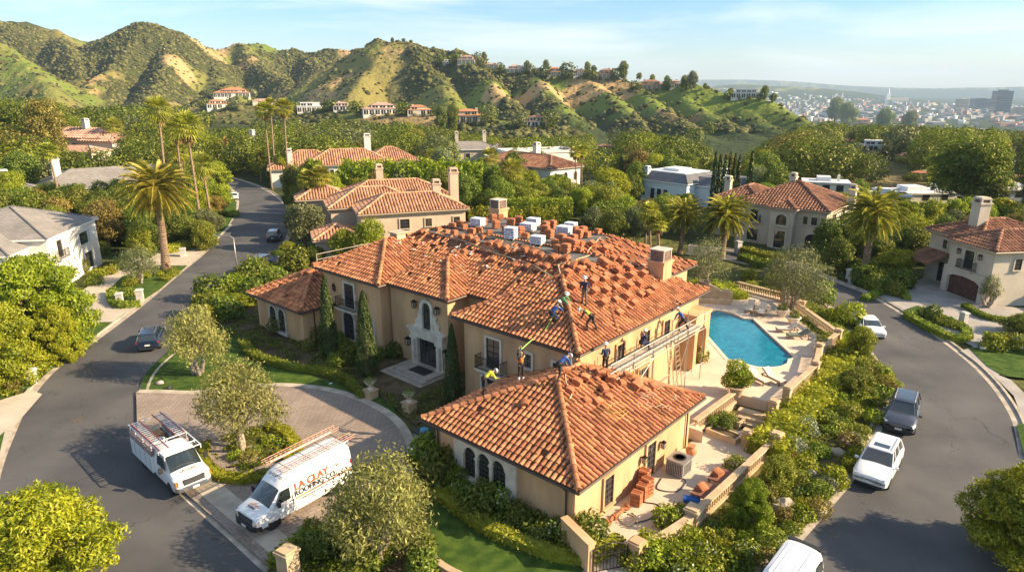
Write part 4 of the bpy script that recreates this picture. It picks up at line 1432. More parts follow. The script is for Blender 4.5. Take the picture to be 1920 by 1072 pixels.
nb_house('white two storey house with orange hip roof behind two slim palms',(15.6,146.5,0),R(40),[Hip(-10,0,0,24,5.8,.42,None,.5),Hip(-15,-4,6,18,5.2,.42,None,.5)],STUCCO_W,TILE_B,TILE_PAN,.55,.75,3,wins=[('r',p,0,3.4,1,1.4)for p in(2.5,6,9.5,13,17,20.5)]+[('f',x,0,3,1.1,1.8,dict(arch=True))for x in(-8,-5,-2)]+[('r',p,0,.4,1.2,1.8)for p in(4,9,14)],chims=[(-3,12,6,9.6,1.3,'top')])
o=GT(1085,318)
fl=empty('house',(8,168,0),R(20),'white flat roofed modern house beside the orange hip roof','house')
mb=MB();mb.box(-9,9,0,10,-1,6.6);mb.box(-14,-6,-3,6,-1,5.6);mb.build('wall',[STUCCO_W],fl)
mb=MB()
for(x0,x1,y0,y1,z)in((-9.2,9.2,-.2,10.2,6.6),(-14.2,-5.8,-3.2,6.2,5.6)):
	mb.box(x0,x1,y0,y0+.3,z,z+.6);mb.box(x0,x1,y1-.3,y1,z,z+.6);mb.box(x0,x0+.3,y0+.3,y1-.3,z,z+.6);mb.box(x1-.3,x1,y0+.3,y1-.3,z,z+.6)
mb.build('parapet',[STUCCO_W],fl)
o=G(885,300)
nb_house('low house with pale grey shingle roof in the trees behind the ribbed roofs',(o.x,o.y-4,0),R(10),[Hip(-9,9,0,10,3.6,.45),Hip(4,15,-3,6,3.4,.4)],STUCCO_C,None,GREYROOF,wins=[('f',x,0,1,1.4,1.4)for x in(-5,-1)],chims=[(-4,5,5,8.2,1.1,'top'),(5,6,5,8.4,1.1,'top')])
bl=nb_house('pale blue white house with grey slate mansard and flat white roof',(33.5,127.4,0),R(-50),[Hip(-14,0,0,13,4.4,.75,1.5,.4),Hip(-3.2,8,3,15,4.0,.6,1.4,.4)],mat('stucco_blue',(.62,.68,.70),.9,var=.06),None,SLATE,wins=[('f',x,0,.5,1.0,2.3)for x in(-8.5,-6.9,-5.3)]+[('f',-2.2,0,.8,.7,1.5),('f',-1.2,0,.8,.7,1.5),('f',-11,0,1.2,1.2,1.4)],chims=[(-11,1.5,4,6.2,1.0,'top'),(3.5,6,4,6.6,1.4,'top')])
mb=MB();mb.box(-11.6,-2.4,2.4,10.6,5.6,6.05);mb.box(-9,-5,4,8,6.05,6.6);mb.build('flat_roof',[WHITE],bl)
cm=nb_house('cream mansion with brown tile roof and tall arched entrance behind the olive tree',(36.3,96.0,0),R(-41),[Hip(-4.2,9.3,0,12.8,5.8,.46,None,.45),Hip(1.2,5.2,-1.1,7,5.8,.46,None,.35),Hip(-8.5,-1,2.2,12,5.8,.46,None,.45)],STUCCO_C,TILE_B,TILE_PAN,.45,.6,3,wins=[('f',-1.2,0,3.3,1.1,1.7,dict(bal=1)),('f',-1.2,0,.4,1.6,1.7,dict(cols=4)),('f',7.3,0,3.7,.8,1.1),('f',8.4,0,3.7,.5,1.1),('f',6.1,0,3.7,.6,1.1),('f',7.2,0,.2,1.7,2.2,dict(arch=True)),('f',3.2,1,3.4,1.5,1.5,dict(arch=True,sur=.35)),('f',3.2,1,.1,1.5,2.4,dict(name='door',fm=WOOD_D,sur=.3)),('f',-5,2,3.6,1,1.3),('r',4,0,3.6,1,1.4),('r',8,0,3.6,1,1.4)],chims=[(1.8,6.5,7.5,9.3,.9,'top'),(-7.5,5,6,8.2,.9,'top'),(9.6,9,5,8.0,.9,'top')])
M=WM('f',3.2,-1.1+.35,0)
rh=nb_house('cream two storey house with brown tile roof and wooden garage door, right edge',(48.45,72.9,0),R(-83),[Hip(0,6.9,0,12,6.0,.42,None,.45),Hip(-5.2,3,1.6,12,6.0,.42,None,.45),Hip(3,10.4,8.3,17,2.9,.4,None,.35),Hip(2,6.6,4.5,17,6.2,.42,None,.45)],STUCCO_C,TILE_B,TILE_PAN,.42,.55,4,wins=[('f',3.3,0,3.3,1.3,2.0,dict(bal=1)),('f',-2.2,1,4.2,.7,1.0),('f',-2.0,1,.3,1.3,2.3),('r',3.2,0,3.9,.8,1.2)],chims=[(-1.0,4.5,6,9.6,1.3,'top')])
mb=MB();M=WM('f',3.35,.45,0)
mb.box(-2.2,2.2,.004,.05,0,2.35,0,M)
for k in range(1,8):mb.box(-2.2+k*.55-.02,-2.2+k*.55+.02,.05,.07,0,2.35,0,M)
mb.build('garage_door',[mat('garage_wood',(.10,.045,.03),.6,var=.3,scale=3)],rh)
mb=MB()
ring(mb,[(2.2,2.0),(1.6,2.3),(0,2.45),(-1.6,2.3),(-2.2,2.0)],[(2.2,3.1),(1.6,3.1),(0,3.1),(-1.6,3.1),(-2.2,3.1)],.0,.35,0,M)
mb.box(2.2,3.0,0,.35,0,3.1,0,M);mb.box(-3.0,-2.2,0,.35,0,3.1,0,M)
mb.build('garage_portal',[STUCCO_C],rh)
for x in(1.9,4.8):lantern(rh,WM('f',x,.45,4.9),1.2)
for i,p in enumerate((9.9,12.0,14.2)):
	window(rh,WM('r',p,10.4-.35,.02),1.5,2.3,True,.22,1,1,sm=STUCCO_C,fm=STUCCO_C,name='porch_arch',proud=.25,sill=False)
mb=MB()
mb.add([(-5.0,-.7,2.7),(-1.2,-.7,2.7),(-1.2,2.1,3.7),(-5.0,2.1,3.7),(-5.0,-.7,2.6),(-1.2,-.7,2.6),(-1.2,2.1,3.6),(-5.0,2.1,3.6)],[(0,1,2,3),(4,7,6,5),(0,4,5,1),(1,5,6,2),(3,7,4,0)])
for k in range(9):
	x=-4.8+k*.43
	mb.tube([(x,-.75,2.74),(x,2.1,3.76)],.13,6)
mb.build('porch_roof',[TILE_B],rh)
mb=MB();mb.add([(1.5,3.6,6.9),(6.5,3.6,6.9),(6.5,14,6.95),(1.5,14,6.95),(1.5,3.6,8.2),(6.5,3.6,8.2),(6.5,14,8.2),(1.5,14,8.2)],[(0,1,5,4),(1,2,6,5),(2,3,7,6),(3,0,4,7),(4,5,6,7)])
for(px,py,wd,dp,hh,rt,lab)in((1545,350,9,6,2.4,-20,'white pitched roof house peeping over the cream mansion ridge'),(1655,372,8,5,2,-15,'low white flat roofed house just left of the tall date palm head'),(1712,366,13,7,2,5,'long flat white roofed house between the tall date palm and the pine'),(1882,360,15,8,2.2,0,'flat white roofed house right of the big pine')):
	o=GT(px,py+12)
	h_=empty('house',o,R(rt),lab,'house')
	mb=MB();mb.box(-wd/2,wd/2,-dp/2,dp/2,-2,hh);mb.build('wall',[STUCCO_W],h_)
	mb=MB();mb.box(-wd/2-.3,wd/2+.3,-dp/2-.3,dp/2+.3,hh,hh+.3);mb.box(-wd*.2,wd*.1,-dp*.2,dp*.3,hh+.3,hh+1.2);mb.box(wd*.25,wd*.3,-1,.2,hh+.3,hh+1.6)
	mb.build('roof',[mat('white_roof',(.70,.70,.70),.7,var=.08,scale=.8)]if 'white_roof' not in MATS else[MATS['white_roof']],h_)
	for k in range(3):
		window(h_,WM('f',-wd*.3+k*wd*.3,-dp/2,.8),1.4,1.3,False,0)
def villa(px,py,wpx,hpx,wm,rm,kind,label,rot=None,name='villa'):
	o=GT(px,py)
	dist=math.hypot(o.x,o.y)
	s=dist/FPX*.9
	W_,Hh=wpx*s,hpx*s
	D_=W_*.45
	az=math.atan2(o.x,o.y)
	h=empty(name,o,-az+(rot if rot is not None else random.uniform(-.15,.15)),label,'villa')
	rw=random.Random(px*7+py)
	nst=3 if hpx>19 and kind=='flat3' else 2
	low=Hh*(.55 if kind!='one' else.8)
	hips_=[]
	m=MB()
	m.box(-W_/2,W_/2,0,D_,-3,low)
	up=(-W_*.38,W_*.28)if rw.random()<.5 else(-W_*.25,W_*.4)
	if kind=='flat3':up=(-W_*.35,W_*.35)
	m.box(up[0],up[1],D_*.12,D_,low,Hh*.86)
	m.build('wall',[wm],h)
	r_=MB()
	for(x0,x1,y0,y1,z)in((-W_/2,W_/2,0,D_,low),(up[0],up[1],D_*.12,D_,Hh*.86)):
		p=W_*.025
		if kind.startswith('flat'):
			r_.box(x0-p*.5,x1+p*.5,y0-p*.5,y1+p*.5,z,z+.45)
		else:
			t=min(x1-x0,y1-y0)/2+p
			rz_=z+t*.36
			vs=[(x0-p,y0-p,z),(x1+p,y0-p,z),(x1+p,y1+p,z),(x0-p,y1+p,z),(x0-p+t,y0-p+t,rz_),(x1+p-t,y0-p+t,rz_),(x1+p-t,y1+p-t,rz_),(x0-p+t,y1+p-t,rz_)]
			r_.add(vs,[(0,1,5,4),(1,2,6,5),(2,3,7,6),(3,0,4,7),(4,5,6,7),(3,2,1,0)])
	r_.build('roof',[rm],h)
	n=max(3,int(W_/3.2))
	for st,(x0,x1,y,z,hh)in enumerate(((-W_/2,W_/2,0,.5,low*.68),(up[0],up[1],D_*.12,low+Hh*.06,Hh*.2))):
		k=max(2,int((x1-x0)/(W_/n)))
		for i in range(k):
			if rw.random()<.12:continue
			cx_=x0+(x1-x0)*(i+.5)/k
			ww=(x1-x0)/k*(.62 if wm is not STUCCO_W else.72)
			mb=MB();mb.box(cx_-ww/2,cx_+ww/2,y-.12,y-.02,z,z+hh,0);mb.box(cx_-.12,cx_+.12,y-.2,y-.12,z,z+hh,1)
			mb.build('window',[GLASS,wm],h)
	if not kind.startswith('flat'):
		mb=MB();cx_=W_*rw.uniform(-.3,.3)
		mb.box(cx_-.7,cx_+.7,D_*.5,D_*.5+1.4,low,Hh*1.12);mb.build('chimney',[wm],h)
	return h
VL=[(435,184,62,15,STUCCO_W,TILE,'hip','uppermost white villa below the tan cutting on the left mountain'),(413,204,44,15,STUCCO_W,TILE,'hip','white villa with orange roof at the top of the bright green slope'),(497,196,44,8,STUCCO_C,TILE_P,'one','low pale villa on the hillside right of the green slope'),(585,211,54,20,STUCCO_W,MATS['white_roof'],'flat','white flat topped villa with dark window row at the left of the hillside row'),(643,209,36,16,STUCCO_W,TILE_P,'hip','small white villa second in the hillside row'),(714,216,68,22,STUCCO_W,TILE_P,'hip','large white villa with dark glazing third in the hillside row'),(788,216,50,18,STUCCO_C,TILE,'hip','cream villa with orange roof left of the round dark tree'),(880,232,60,26,STUCCO_C,TILE,'hip','cream villa with orange roof right of the round dark tree'),(1003,240,46,24,STUCCO_W,TILE_B,'hip','white villa with rust roof at the right end of the hillside row'),(841,124,22,12,STUCCO_W,MATS['white_roof'],'flat','white box villa at the left of the ridge crest houses'),(874,122,34,17,STUCCO_C,TILE_P,'hip','tan villa just right of the white box on the ridge crest'),(922,130,26,10,STUCCO_C,TILE_P,'one','little tan villa on the ridge crest before the long white one'),(968,138,42,14,STUCCO_W,TILE_P,'hip','long white villa on the middle of the ridge crest'),(1042,148,36,20,STUCCO_C,TILE,'hip','cream villa with orange roof on the middle of the ridge crest'),(1087,146,26,14,STUCCO_W,TILE_B,'hip','small villa on the ridge between two lone trees'),(1133,150,42,18,STUCCO_P,TILE_B,'hip','pinkish villa under the big crest tree'),(1222,168,52,17,STUCCO_P,TILE_B,'hip','wide white and rust villa on the lower end of the ridge'),(1268,164,24,13,STUCCO_C,TILE_P,'hip','small cream villa beside the two dark round crest trees'),(1398,186,54,18,STUCCO_W,MATS['white_roof'],'flat3','white three level villa alone on the far right knoll'),(1548,222,28,16,STUCCO_W,MATS['white_roof'],'flat','white villa in trees above the right valley'),(1612,238,36,14,STUCCO_P,TILE,'hip','orange roofed villa in trees above the right valley'),(1636,286,58,22,STUCCO_W,MATS['white_roof'],'flat','modern white villa with terraces in the right valley'),(1590,272,24,9,STUCCO_P,TILE,'one','small orange roofed house left of the modern white villa'),(1692,302,24,12,STUCCO_P,TILE,'one','pink house among trees below the modern white villa'),(1728,338,44,14,STUCCO_C,TILE,'hip','orange roofed house left of the big pine'),(1898,345,44,12,STUCCO_C,TILE,'one','orange roofed house right of the big pine'),(1905,290,30,10,STUCCO_C,TILE_B,'one','rust roofed house at the far right valley edge'),(1135,282,34,10,STUCCO_P,TILE_B,'one','brown modern house in the wood above the two slim palms'),(158,76,26,6,STUCCO_C,TILE_P,'one','tiny building on the saddle of the left mountain'),]
for v in VL:
	villa(*v)
TWA=mat('tower_light',(.50,.42,.33),.6,var=.1,scale=.1)
TWB=mat('tower_dark',(.13,.13,.14),.4,var=.1,scale=.1)
def tower(px,pyb,wpx,hpx,m,label,slats=True):
	o=GT(px,pyb)
	s=math.hypot(o.x,o.y)/FPX
	W_,Hh=wpx*s,hpx*s
	h=empty('tower_block',o,-math.atan2(o.x,o.y)+.5,label,'tower')
	mb=MB();mb.box(-W_*.4,W_*.4,-W_*.3,W_*.3,-10,Hh);mb.box(-W_*.2,W_*.2,-W_*.15,W_*.15,Hh,Hh*1.06)
	mb.build('shaft',[m],h)
	n=10
	for k in range(n):
		z=Hh*(k+.5)/n
		mb=MB();mb.box(-W_*.41,W_*.41,-W_*.31,W_*.31,z,z+Hh*.03);mb.build('window_band',[GLASS],h)
tower(1800,213,17,21,TWA,'tan tower block leftmost of the distant towers')
tower(1836,206,27,16,TWB,'broad dark office block second from left of the distant towers')
tower(1873,213,26,32,TWB,'tallest dark tower in the distant city')
tower(1908,216,13,11,TWA,'short tan block rightmost of the distant towers')
o=GT(1664,187);s=math.hypot(o.x,o.y)/FPX
h=empty('spired_building',o,0,'pale building with slender spire standing in the hazy basin','building')
mb=MB();mb.box(-15*s,-5*s,0,6*s,-10,4*s);mb.box(5*s,34*s,0,6*s,-10,3*s);mb.build('wing',[TWA],h)
mb=MB();mb.box(-3*s,3*s,-2*s,4*s,-10,9*s);mb.lathe([(2.2*s,9*s),(1.4*s,13*s),(.2*s,18*s)],8);mb.build('spire',[WHITE],h)
cr=np.random.default_rng(4)
cv,cf,cm_=[],[],[]
mbc=MB()
for k in range(2200):
	d=cr.uniform(1000,5300);a=cr.uniform(R(17),R(47))
	x,y=d*math.sin(a),d*math.cos(a)
	if d<2300 and cr.random()<.8:continue
	z=-78
	ww,dd,hh=cr.uniform(8,24),cr.uniform(8,18),cr.uniform(3,6.5)
	if cr.random()<.07:ww*=3;dd*=2
	if d>3000 and cr.random()<.03:hh*=4
	mbc.cbox((x,y,z+hh/2+1),(ww,dd,hh+4),int(cr.choice([0,1,1,1,2,2,2,3])),cr.uniform(0,1.5))
zz=terrain(np.array([v[0]for v in mbc.v]),np.array([v[1]for v in mbc.v]))+78
mbc.v=[(v[0],v[1],v[2]+z_)for v,z_ in zip(mbc.v,zz)]
o=mbc.build('city',[WHITE,mat('city_tan',(.40,.36,.31),.8),mat('city_grey',(.3,.3,.3),.8),TILE_P])
tag(o,kind='stuff',label='mass of low pale buildings covering the distant basin',cat='city')
PROTO={}
def proto(key,o,H0,R0):
	PROTO[key]=(o,H0,R0,[0])
	return o
def TY_(px,pytop,Y):
	p=GY(px,pytop,Y)
	g=th(p.x,p.y)if Y>110 else 0.0
	return Vector((p.x,p.y,g)),p.z-g
def put(key,px,pytop,Y,rpx,label=None,group=None,Hmin=1.0,rz=None,cat=None):
	o,H0,R0,used=PROTO[key]
	loc,H=TY_(px,pytop,Y)
	H=max(H,Hmin)
	Rr=rpx*math.hypot(Y,loc.x,)/FPX*.98
	sc=(Rr/R0,Rr/R0,H/H0)
	rz=random.uniform(0,6.28)if rz is None else rz
	if not used[0]:
		c=o
		c.location=loc;c.rotation_euler=(0,0,rz);c.scale=sc;used[0]=1
	else:
		c=copy_tree(o,loc,rz,sc)
	for k in('label','group'):
		if k in c:del c[k]
	tag(c,label,cat or c.get('category'),group)
	return c
for sd,k in((11,'bright'),(12,'mid'),(13,'deep')):
	proto(k,tree('broadleaf_tree',7,3.4,13,.145,k,50,sd,low=.2,cat='tree'),7.4,3.9)
proto('bright2',tree('broadleaf_tree',7,3.6,16,.17,'bright',42,21,low=.12,blobs=spray_blobs(7,3.6,90,21,.08)),7.4,4.7)
proto('brightl',tree('broadleaf_tree',7,3.6,16,.13,'bright',90,29,low=.12,asp=.4,blobs=spray_blobs(7,3.6,130,29,.08)),7.4,4.9)
proto('mid2',tree('broadleaf_tree',7,3.4,15,.145,'mid',48,22,low=.15,flat=.85),7.6,3.9)
proto('deep2',tree('broadleaf_tree',7,3.4,15,.145,'deep',48,23,low=.1,flat=.9),7.6,3.9)
proto('rust',tree('broadleaf_tree',8,3.2,12,.145,'rust',40,24,low=.3,flat=.8),8.3,3.7)
proto('fine',tree('broadleaf_tree',6,2.8,14,.13,'bright',46,25,low=.3,trunk_r=.12),6.4,3.2)
proto('globe',tree('broadleaf_tree',6,3,12,.13,'greyolive',50,26,low=.35,flat=.8,jit=.08),6.2,3.3)
proto('pine',tree('pine_tree',13,6,24,.30,'mid',20,27,low=.28,flat=.5,trunk_r=.4,cat='pine',asp=.3),13.2,6.9)
rbg=[('brightl',-45,560,47,88,'large yellow green tree standing lowest at the left edge above the lower drive'),('brightl',42,478,54,98,'large bright green tree in front of the white house'),('brightl',95,570,52,42,'smaller bright tree at the kerb side of the large front garden tree')]
for k,px,py,Y,r,lab in rbg:put(k,px,py,Y,r,lab)
fg=tree('broadleaf_tree',4.8,2.8,26,.12,'bright',140,41,low=.25,asp=.3,blobs=spray_blobs(4.8,2.65,115,41),label='yellow green tree filling the bottom left corner',loc=GY(22,960,25.0)*Vector((1,1,0))if False else(0,0,0))
p=GY(30,900,25.0);fg.location=(p.x,p.y,0)
p=GY(1950,950,27.0)
fg2=copy_tree(fg,(p.x+.3,p.y,0),2.0,.95,'yellow green tree filling the bottom right corner')
def olive_at(px,pyb,pytop,rpx,seed,lab,lm='olive',dens=80,stems=3,leaf=.11):
	b=G(px,pyb)
	Y=b.y
	H=GY(px,pytop,Y).z
	Rr=rpx*math.hypot(Y,22-H/2)/FPX
	return olive_tree('olive_tree',H,Rr,seed,lm,dens,leaf,b,lab,stems)
olive_at(372,704,578,62,1,'silvery olive tree on the lawn beside the dark blue car')
olive_at(455,848,690,84,2,'twin trunk olive tree in the round island of the forecourt',stems=2)
olive_at(712,1050,872,104,3,'big pale olive tree in front of the white lettered van',dens=95)
olive_at(1478,596,462,72,4,'broad grey green olive tree beyond the pool terrace corner','greyolive',50,4)
olive_at(1318,560,442,46,5,'grey olive tree behind the right chimney','greyolive',40)
olive_at(262,533,466,38,6,'small leaning olive in the island bed by the white house','greyolive',60)
olive_at(1850,578,515,22,7,'small grey olive beside the arcade of the right hand house','greyolive',60)
put('globe',566,379,92,48,'clipped round olive tree beside the left street')
put('fine',690,405,84,42,'feathery yellow green tree in front of the neighbouring cream house')
put('fine',640,425,84,30,'little green tree left of the feathery yellow one')
put('fine',812,422,80,30,'small green tree showing over the left roof edge')
put('bright',255,492+60,60,1)if False else None
put('fine',1620,606,51.5,34,'young tree with single slim trunk beside the white coupe')
put('mid',1610,690,45.5,42,'rounded multi stem tree on the right hand slope')
put('brightl',1412,899,29.6,50,'bright citrus tree outside the lower balustrade')
put('mid',1462,852,33.2,46,'feathery green tree beside the lower balustrade above the citrus',cat='tree')
put('fine',1690,464,78,42,'spreading olive green tree left of the right hand house')
put('pine',1838,256,122,70,'big dark pine standing at the right in front of the valley')
put('mid',1147,374,100,56,'dense dark green tree rising right behind the flat roof')
put('bright',1145,312,128,50,'domed bright green tree above the dense dark one')
put('bright2',1045,326,128,42,'domed bright tree left of the two slim palms')
put('bright2',1885,628,52,1)if False else None
put('deep',1925,588,58,40,'round tree cut by the right edge beside the lower lawn')
put('rust',72,180,165,40,'tall brown eucalyptus at the far left')
put('deep',20,186,175,46,'tall dark tree at the far left edge')
put('mid',130,215,200,34,'tall green tree between the brown eucalyptus and the first palm')
put('rust',778,238,215,32,'large golden brown tree in the centre distance')
put('mid',855,246,220,24,'grey green tree right of the golden brown one')
put('bright',945,250,200,1)if False else None
put('bright',1215,260,190,48,'big yellow green tree above the slate roofed house')
put('bright2',1180,268,195,30,'yellow green tree joined to the left of the big one above the slate roof')
put('deep',826,194,380,15,'round dark tree between two hillside villas')
put('deep2',848,190,384,15,'second round dark tree right of the first between the hillside villas')
for i,(px,py,Y,r,k)in enumerate([(0,352,95,40,'deep'),(48,350,96,42,'mid2'),(95,352,97,40,'deep2'),(138,348,98,40,'mid'),(182,350,98,42,'deep'),(226,360,97,40,'mid2'),(262,385,96,34,'mid'),(338,398,94,32,'deep2'),(376,408,92,28,'mid2')]):
	put(k,px,py,Y,r,'tall dark green tree in the dense row between the white house and the grey roof' if k[0]=='d' else 'tall fresh green tree in the dense row between the white house and the grey roof','trees in the dense row behind the white house')
for i,(px,py,Y,r,k)in enumerate([(395,365,118,30,'rust'),(405,345,128,30,'bright'),(398,300,150,34,'bright2'),(375,390,104,30,'globe'),(400,402,103,22,'globe')]):
	put(k,px,py,Y,r,['golden tree at the left kerb of the far street','yellow green tree just above the golden kerb tree','tall bright tree left of the far street bend','grey green rounded tree on the lawn left of the street','low grey green tree beside the lawn kerb'][i])
for i,(px,py,Y,r,k)in enumerate([(1560,402,87,34,'deep'),(1598,392,88,38,'deep2'),(1578,440,80,34,'deep'),(1660,380,92,34,'bright'),(1705,374,95,36,'bright2'),(1748,370,96,36,'bright'),(1792,372,98,36,'bright2'),(1838,368,99,36,'bright'),(1884,370,100,36,'bright2'),(1720,420,85,40,'deep2'),(1655,440,84,40,'deep'),(1690,420,86,36,'mid2')]):
	put(k,px,py,Y,r,'dark green tree in the mass around the tall date palm' if k[0]in 'dm' else 'bright green tree in the row behind the right hand house','dark trees around the tall date palm' if k[0]in 'dm' else 'bright row behind the right hand house')
for i,(px,py,Y,r,k)in enumerate([(545,300,118,32,'deep'),(585,296,116,36,'bright2'),(620,322,112,28,'bright'),(560,340,106,34,'mid2'),(600,352,104,34,'bright')]):
	put(k,px,py,Y,r,['dark tree right of the far street','bright tree with palm heads right of the far street','bright tree beside the orange rambling roof','mid green tree above the clipped round olive','lowest bright tree of the clump above the clipped round olive'][i])
for i,(px,py,Y,r,k)in enumerate([(470,505,80,26,'mid'),(445,530,73,30,'bright2'),(405,548,67,34,'bright'),(440,560,66,36,'bright2'),(385,570,61,20,'bright'),(540,452,88,24,'bright'),(520,470,86,20,'deep'),(610,440,87,24,'mid'),(590,460,84,26,'deep2')]):
	put(k,px,py,Y,r,'bushy bright green tree in the screen between the street and the left wing' if i<5 else 'small tree in the planting behind the left wing roof','green screen beside the left wing' if i<5 else 'planting behind the left wing roof',1.6)
def dp(px,pyc,Y,rpx,seed,lab,basepx=None,nf=84):
	loc,H=TY_(px,pyc,Y)
	Rr=rpx*math.hypot(Y,22-H)/FPX
	o=date_palm('date_palm',H,Rr*1.08,nf,seed,.45*Rr/4.4,loc,lab,lean=.3)
	return o
dp(293,352,80.5,74,1,'great date palm with thick trunk beside the left street',nf=96)
dp(1640,398,76.5,68,2,'great date palm with thick trunk beside the right road',nf=90)
dp(1364,402,88,56,3,'squat date palm just left of the cream mansion',nf=80)
dp(1284,400,90,46,4,'squat date palm behind the right chimney',nf=60)
dp(487,292,165,17,5,'small date palm at the far bend of the left street',nf=44)
def fp(px,pyc,Y,rpx,seed,lab,tr=.2,skirt=True,nf=34):
	loc,H=TY_(px,pyc,Y)
	Rr=rpx*math.hypot(Y,22-H)/FPX
	return fan_palm('fan_palm',max(H,1),Rr,nf,seed,tr,loc,lab,skirt=skirt)
fp(290,207,112,30,1,'tallest slim fan palm, leftmost of the group above the great date palm',.24)
fp(326,246,118,26,2,'slim fan palm second from left above the great date palm',.22)
fp(352,240,104,36,3,'stout headed slim fan palm right above the great date palm',.24,nf=44)
fp(340,285,122,24,4,'lower fan palm half hidden between the slim palms',.2)
fp(383,312,110,32,5,'short golden fan palm at the left kerb',.22)
fp(495,208,150,20,6,'left one of three slim fan palms at the far street bend',.2)
fp(503,196,156,14,7,'thin middle palm of the three at the far street bend',.2)
fp(528,203,150,21,8,'right one of three slim fan palms at the far street bend',.22)
fp(214,238,190,20,9,'feathery palm behind the pink roofed house',.2,False)
fp(97,285,110,20,10,'small golden palm behind the white chimneys',.2,False)
fp(1083,286,138,13,11,'left slim palm of the pair before the white orange roofed house',.15)
fp(1093,284,139,13,12,'right slim palm of the pair before the white orange roofed house',.15)
fp(917,296,142,22,13,'grey palm standing behind the long hedge',.16,False)
fp(955,322,125,28,14,'dense clump palm behind the long hedge',.2,True,50)
fp(574,336,104,22,15,'left short palm of the clump above the clipped round olive',.2)
fp(604,330,104,24,16,'right short palm of the clump above the clipped round olive',.2)
fp(1224,398,84,24,17,'shaggy fan palm between the roof and the squat date palm',.2)
fp(1240,420,82,20,18,'lower shaggy fan palm beside the right chimney',.2)
fp(1378,694,47.5,30,19,'low leafy palm in a pot on the pool terrace steps',.14,False,40)if False else None
def cyp(px,pyb,pyt,rpx,lab,seed,Y=None,dens=60,leaf=.13,group=None):
	b=G(px,pyb)
	H=GY(px,pyt,b.y).z
	Rr=rpx*math.hypot(b.y,22-H/2)/FPX
	return cypress('cypress_tree',H,Rr,seed,dens,leaf,b,lab,group)
cyp(620,672,516,15,'dark cypress left of the balcony on the left bay',1,dens=240,leaf=.08)
cyp(690,706,545,18,'dark cypress right of the balcony on the left bay',2,dens=240,leaf=.08)
cyp(850,752,607,14,'dark cypress right of the stone entrance',3,dens=240,leaf=.08)
for i,px in enumerate((1331,1340,1349,1358,1367,1375)):
	cyp(px,425,286+(i%3)*3,6.3,'slim dark cypress in the tight row of six',10+i,dens=20,leaf=.25,group='tight row of six cypresses')
cyp(1399,410,284,8,'single slim cypress right of the tight row',20,dens=20,leaf=.25)
cyp(1163,345,288,4,'tiny cypress right of the white orange roofed house',21,dens=20,leaf=.3)
cyp(1176,345,300,3.5,'shorter tiny cypress right of the white orange roofed house',22,dens=20,leaf=.3)
def cover(px_poly,n,lm,h,leaf,lab,z=.1,seed=1):
	r=np.random.default_rng(seed)
	P=[G(x,y)for x,y in px_poly]
	x0,x1=min(p.x for p in P),max(p.x for p in P);y0,y1=min(p.y for p in P),max(p.y for p in P)
	X,Y=r.uniform(x0,x1,n),r.uniform(y0,y1,n)
	c=np.zeros(n,bool)
	for i in range(len(P)):
		a,b=P[i],P[i-1]
		if a.y==b.y:continue
		c^=((a.y>Y)!=(b.y>Y))&(X<(b.x-a.x)*(Y-a.y)/(b.y-a.y)+a.x)
	den=fbm(X,Y,1.1,3,seed)
	c&=den>.42
	hi=HMAT.inverted();ha=hi[0][0]*X+hi[0][1]*Y+hi[0][3];hb=hi[1][0]*X+hi[1][1]*Y+hi[1][3]
	c&=~((ha>-25.5)&(ha<-18.8)&(hb>5.2))
	X,Y,den=X[c],Y[c],den[c]
	C=np.stack([X,Y,z+h*(den-.42)/.3*r.uniform(.5,1,len(X))],1)
	V=leaf_quads(C,r.normal(size=(len(X),3))*.6+np.array([0,0,1.]),leaf,.6,r=r)
	o=link_mesh('ground_cover',quads_mesh('ground_cover',V),[LM[lm]])
	tag(o,lab,'ground cover',None,'stuff')
cover([(400,600),(490,570),(850,690),(880,720),(780,800),(750,775),(690,725),(600,705),(520,678),(455,650)],60000,'deep',.4,.09,'deep green planting covering the bed along the house front',.12,1)
cover([(1690,740),(1655,700),(1590,660),(1560,700),(1480,800),(1440,880),(1300,1000),(1220,1060),(1300,1100),(1480,1020),(1530,975),(1590,890),(1635,820),(1652,770)],90000,'mid',.35,.09,'low green planting covering the right hand slope',.1,2)
cover([(560,1010),(610,990),(700,945),(760,930),(800,1000),(830,1072),(860,1150),(600,1150),(540,1072)],30000,'mid',.3,.08,'low green planting under the foreground olive',.13,3)
cover([(395,850),(420,880),(480,885),(535,860),(540,830),(500,810),(430,820),(390,830)],9000,'mid',.22,.07,'low planting in the forecourt island',.17,4)
cover([(760,870),(800,850),(1075,1000),(1150,1030),(1130,1060),(1000,1035),(900,985),(840,925)],30000,'deep',.35,.08,'deep green planting below the arched windows',.12,5)
cover([(1400,520),(1500,520),(1560,570),(1600,610),(1570,620),(1480,575),(1400,560)],20000,'mid',.4,.12,'low green planting behind the pool terrace corner',.1,6)
def hedge_px(pxs,zt,w,h,lab,lm='hedge',dens=60,leaf=.1,z=0,smooth=3,lumpy=.08):
	pts=[G(x,y,zt)for x,y in pxs]
	if smooth:pts=smooth_path(pts,smooth)
	return hedge(pts,w,h,lm,dens,leaf,'hedge',lab,None,z,lumpy=lumpy)
def hedge_Y(px0,px1,pytop,Y,w,lab,lm='hedge',dens=26,leaf=.2,lumpy=.25,py1=None):
	a,b=GY(px0,pytop,Y),GY(px1,py1 or pytop,Y)
	return hedge([(a.x,a.y),((a.x+b.x)/2,a.y),(b.x,b.y)],w,a.z,lm,dens,leaf,'hedge',lab,None,0,lumpy=lumpy)
hedge_Y(925,1073,373,104,2.4,'sharply clipped box hedge right behind the rear chimney','hedge',60,.13,.1)
hedge_Y(880,1045,395,96,2.0,'loose leafy hedge in front of the clipped box hedge','bright',40,.2,.35)
hedge_Y(640,905,308,126,4.0,'long tall hedge behind the ribbed orange roofs','hedge',22,.28,.5)
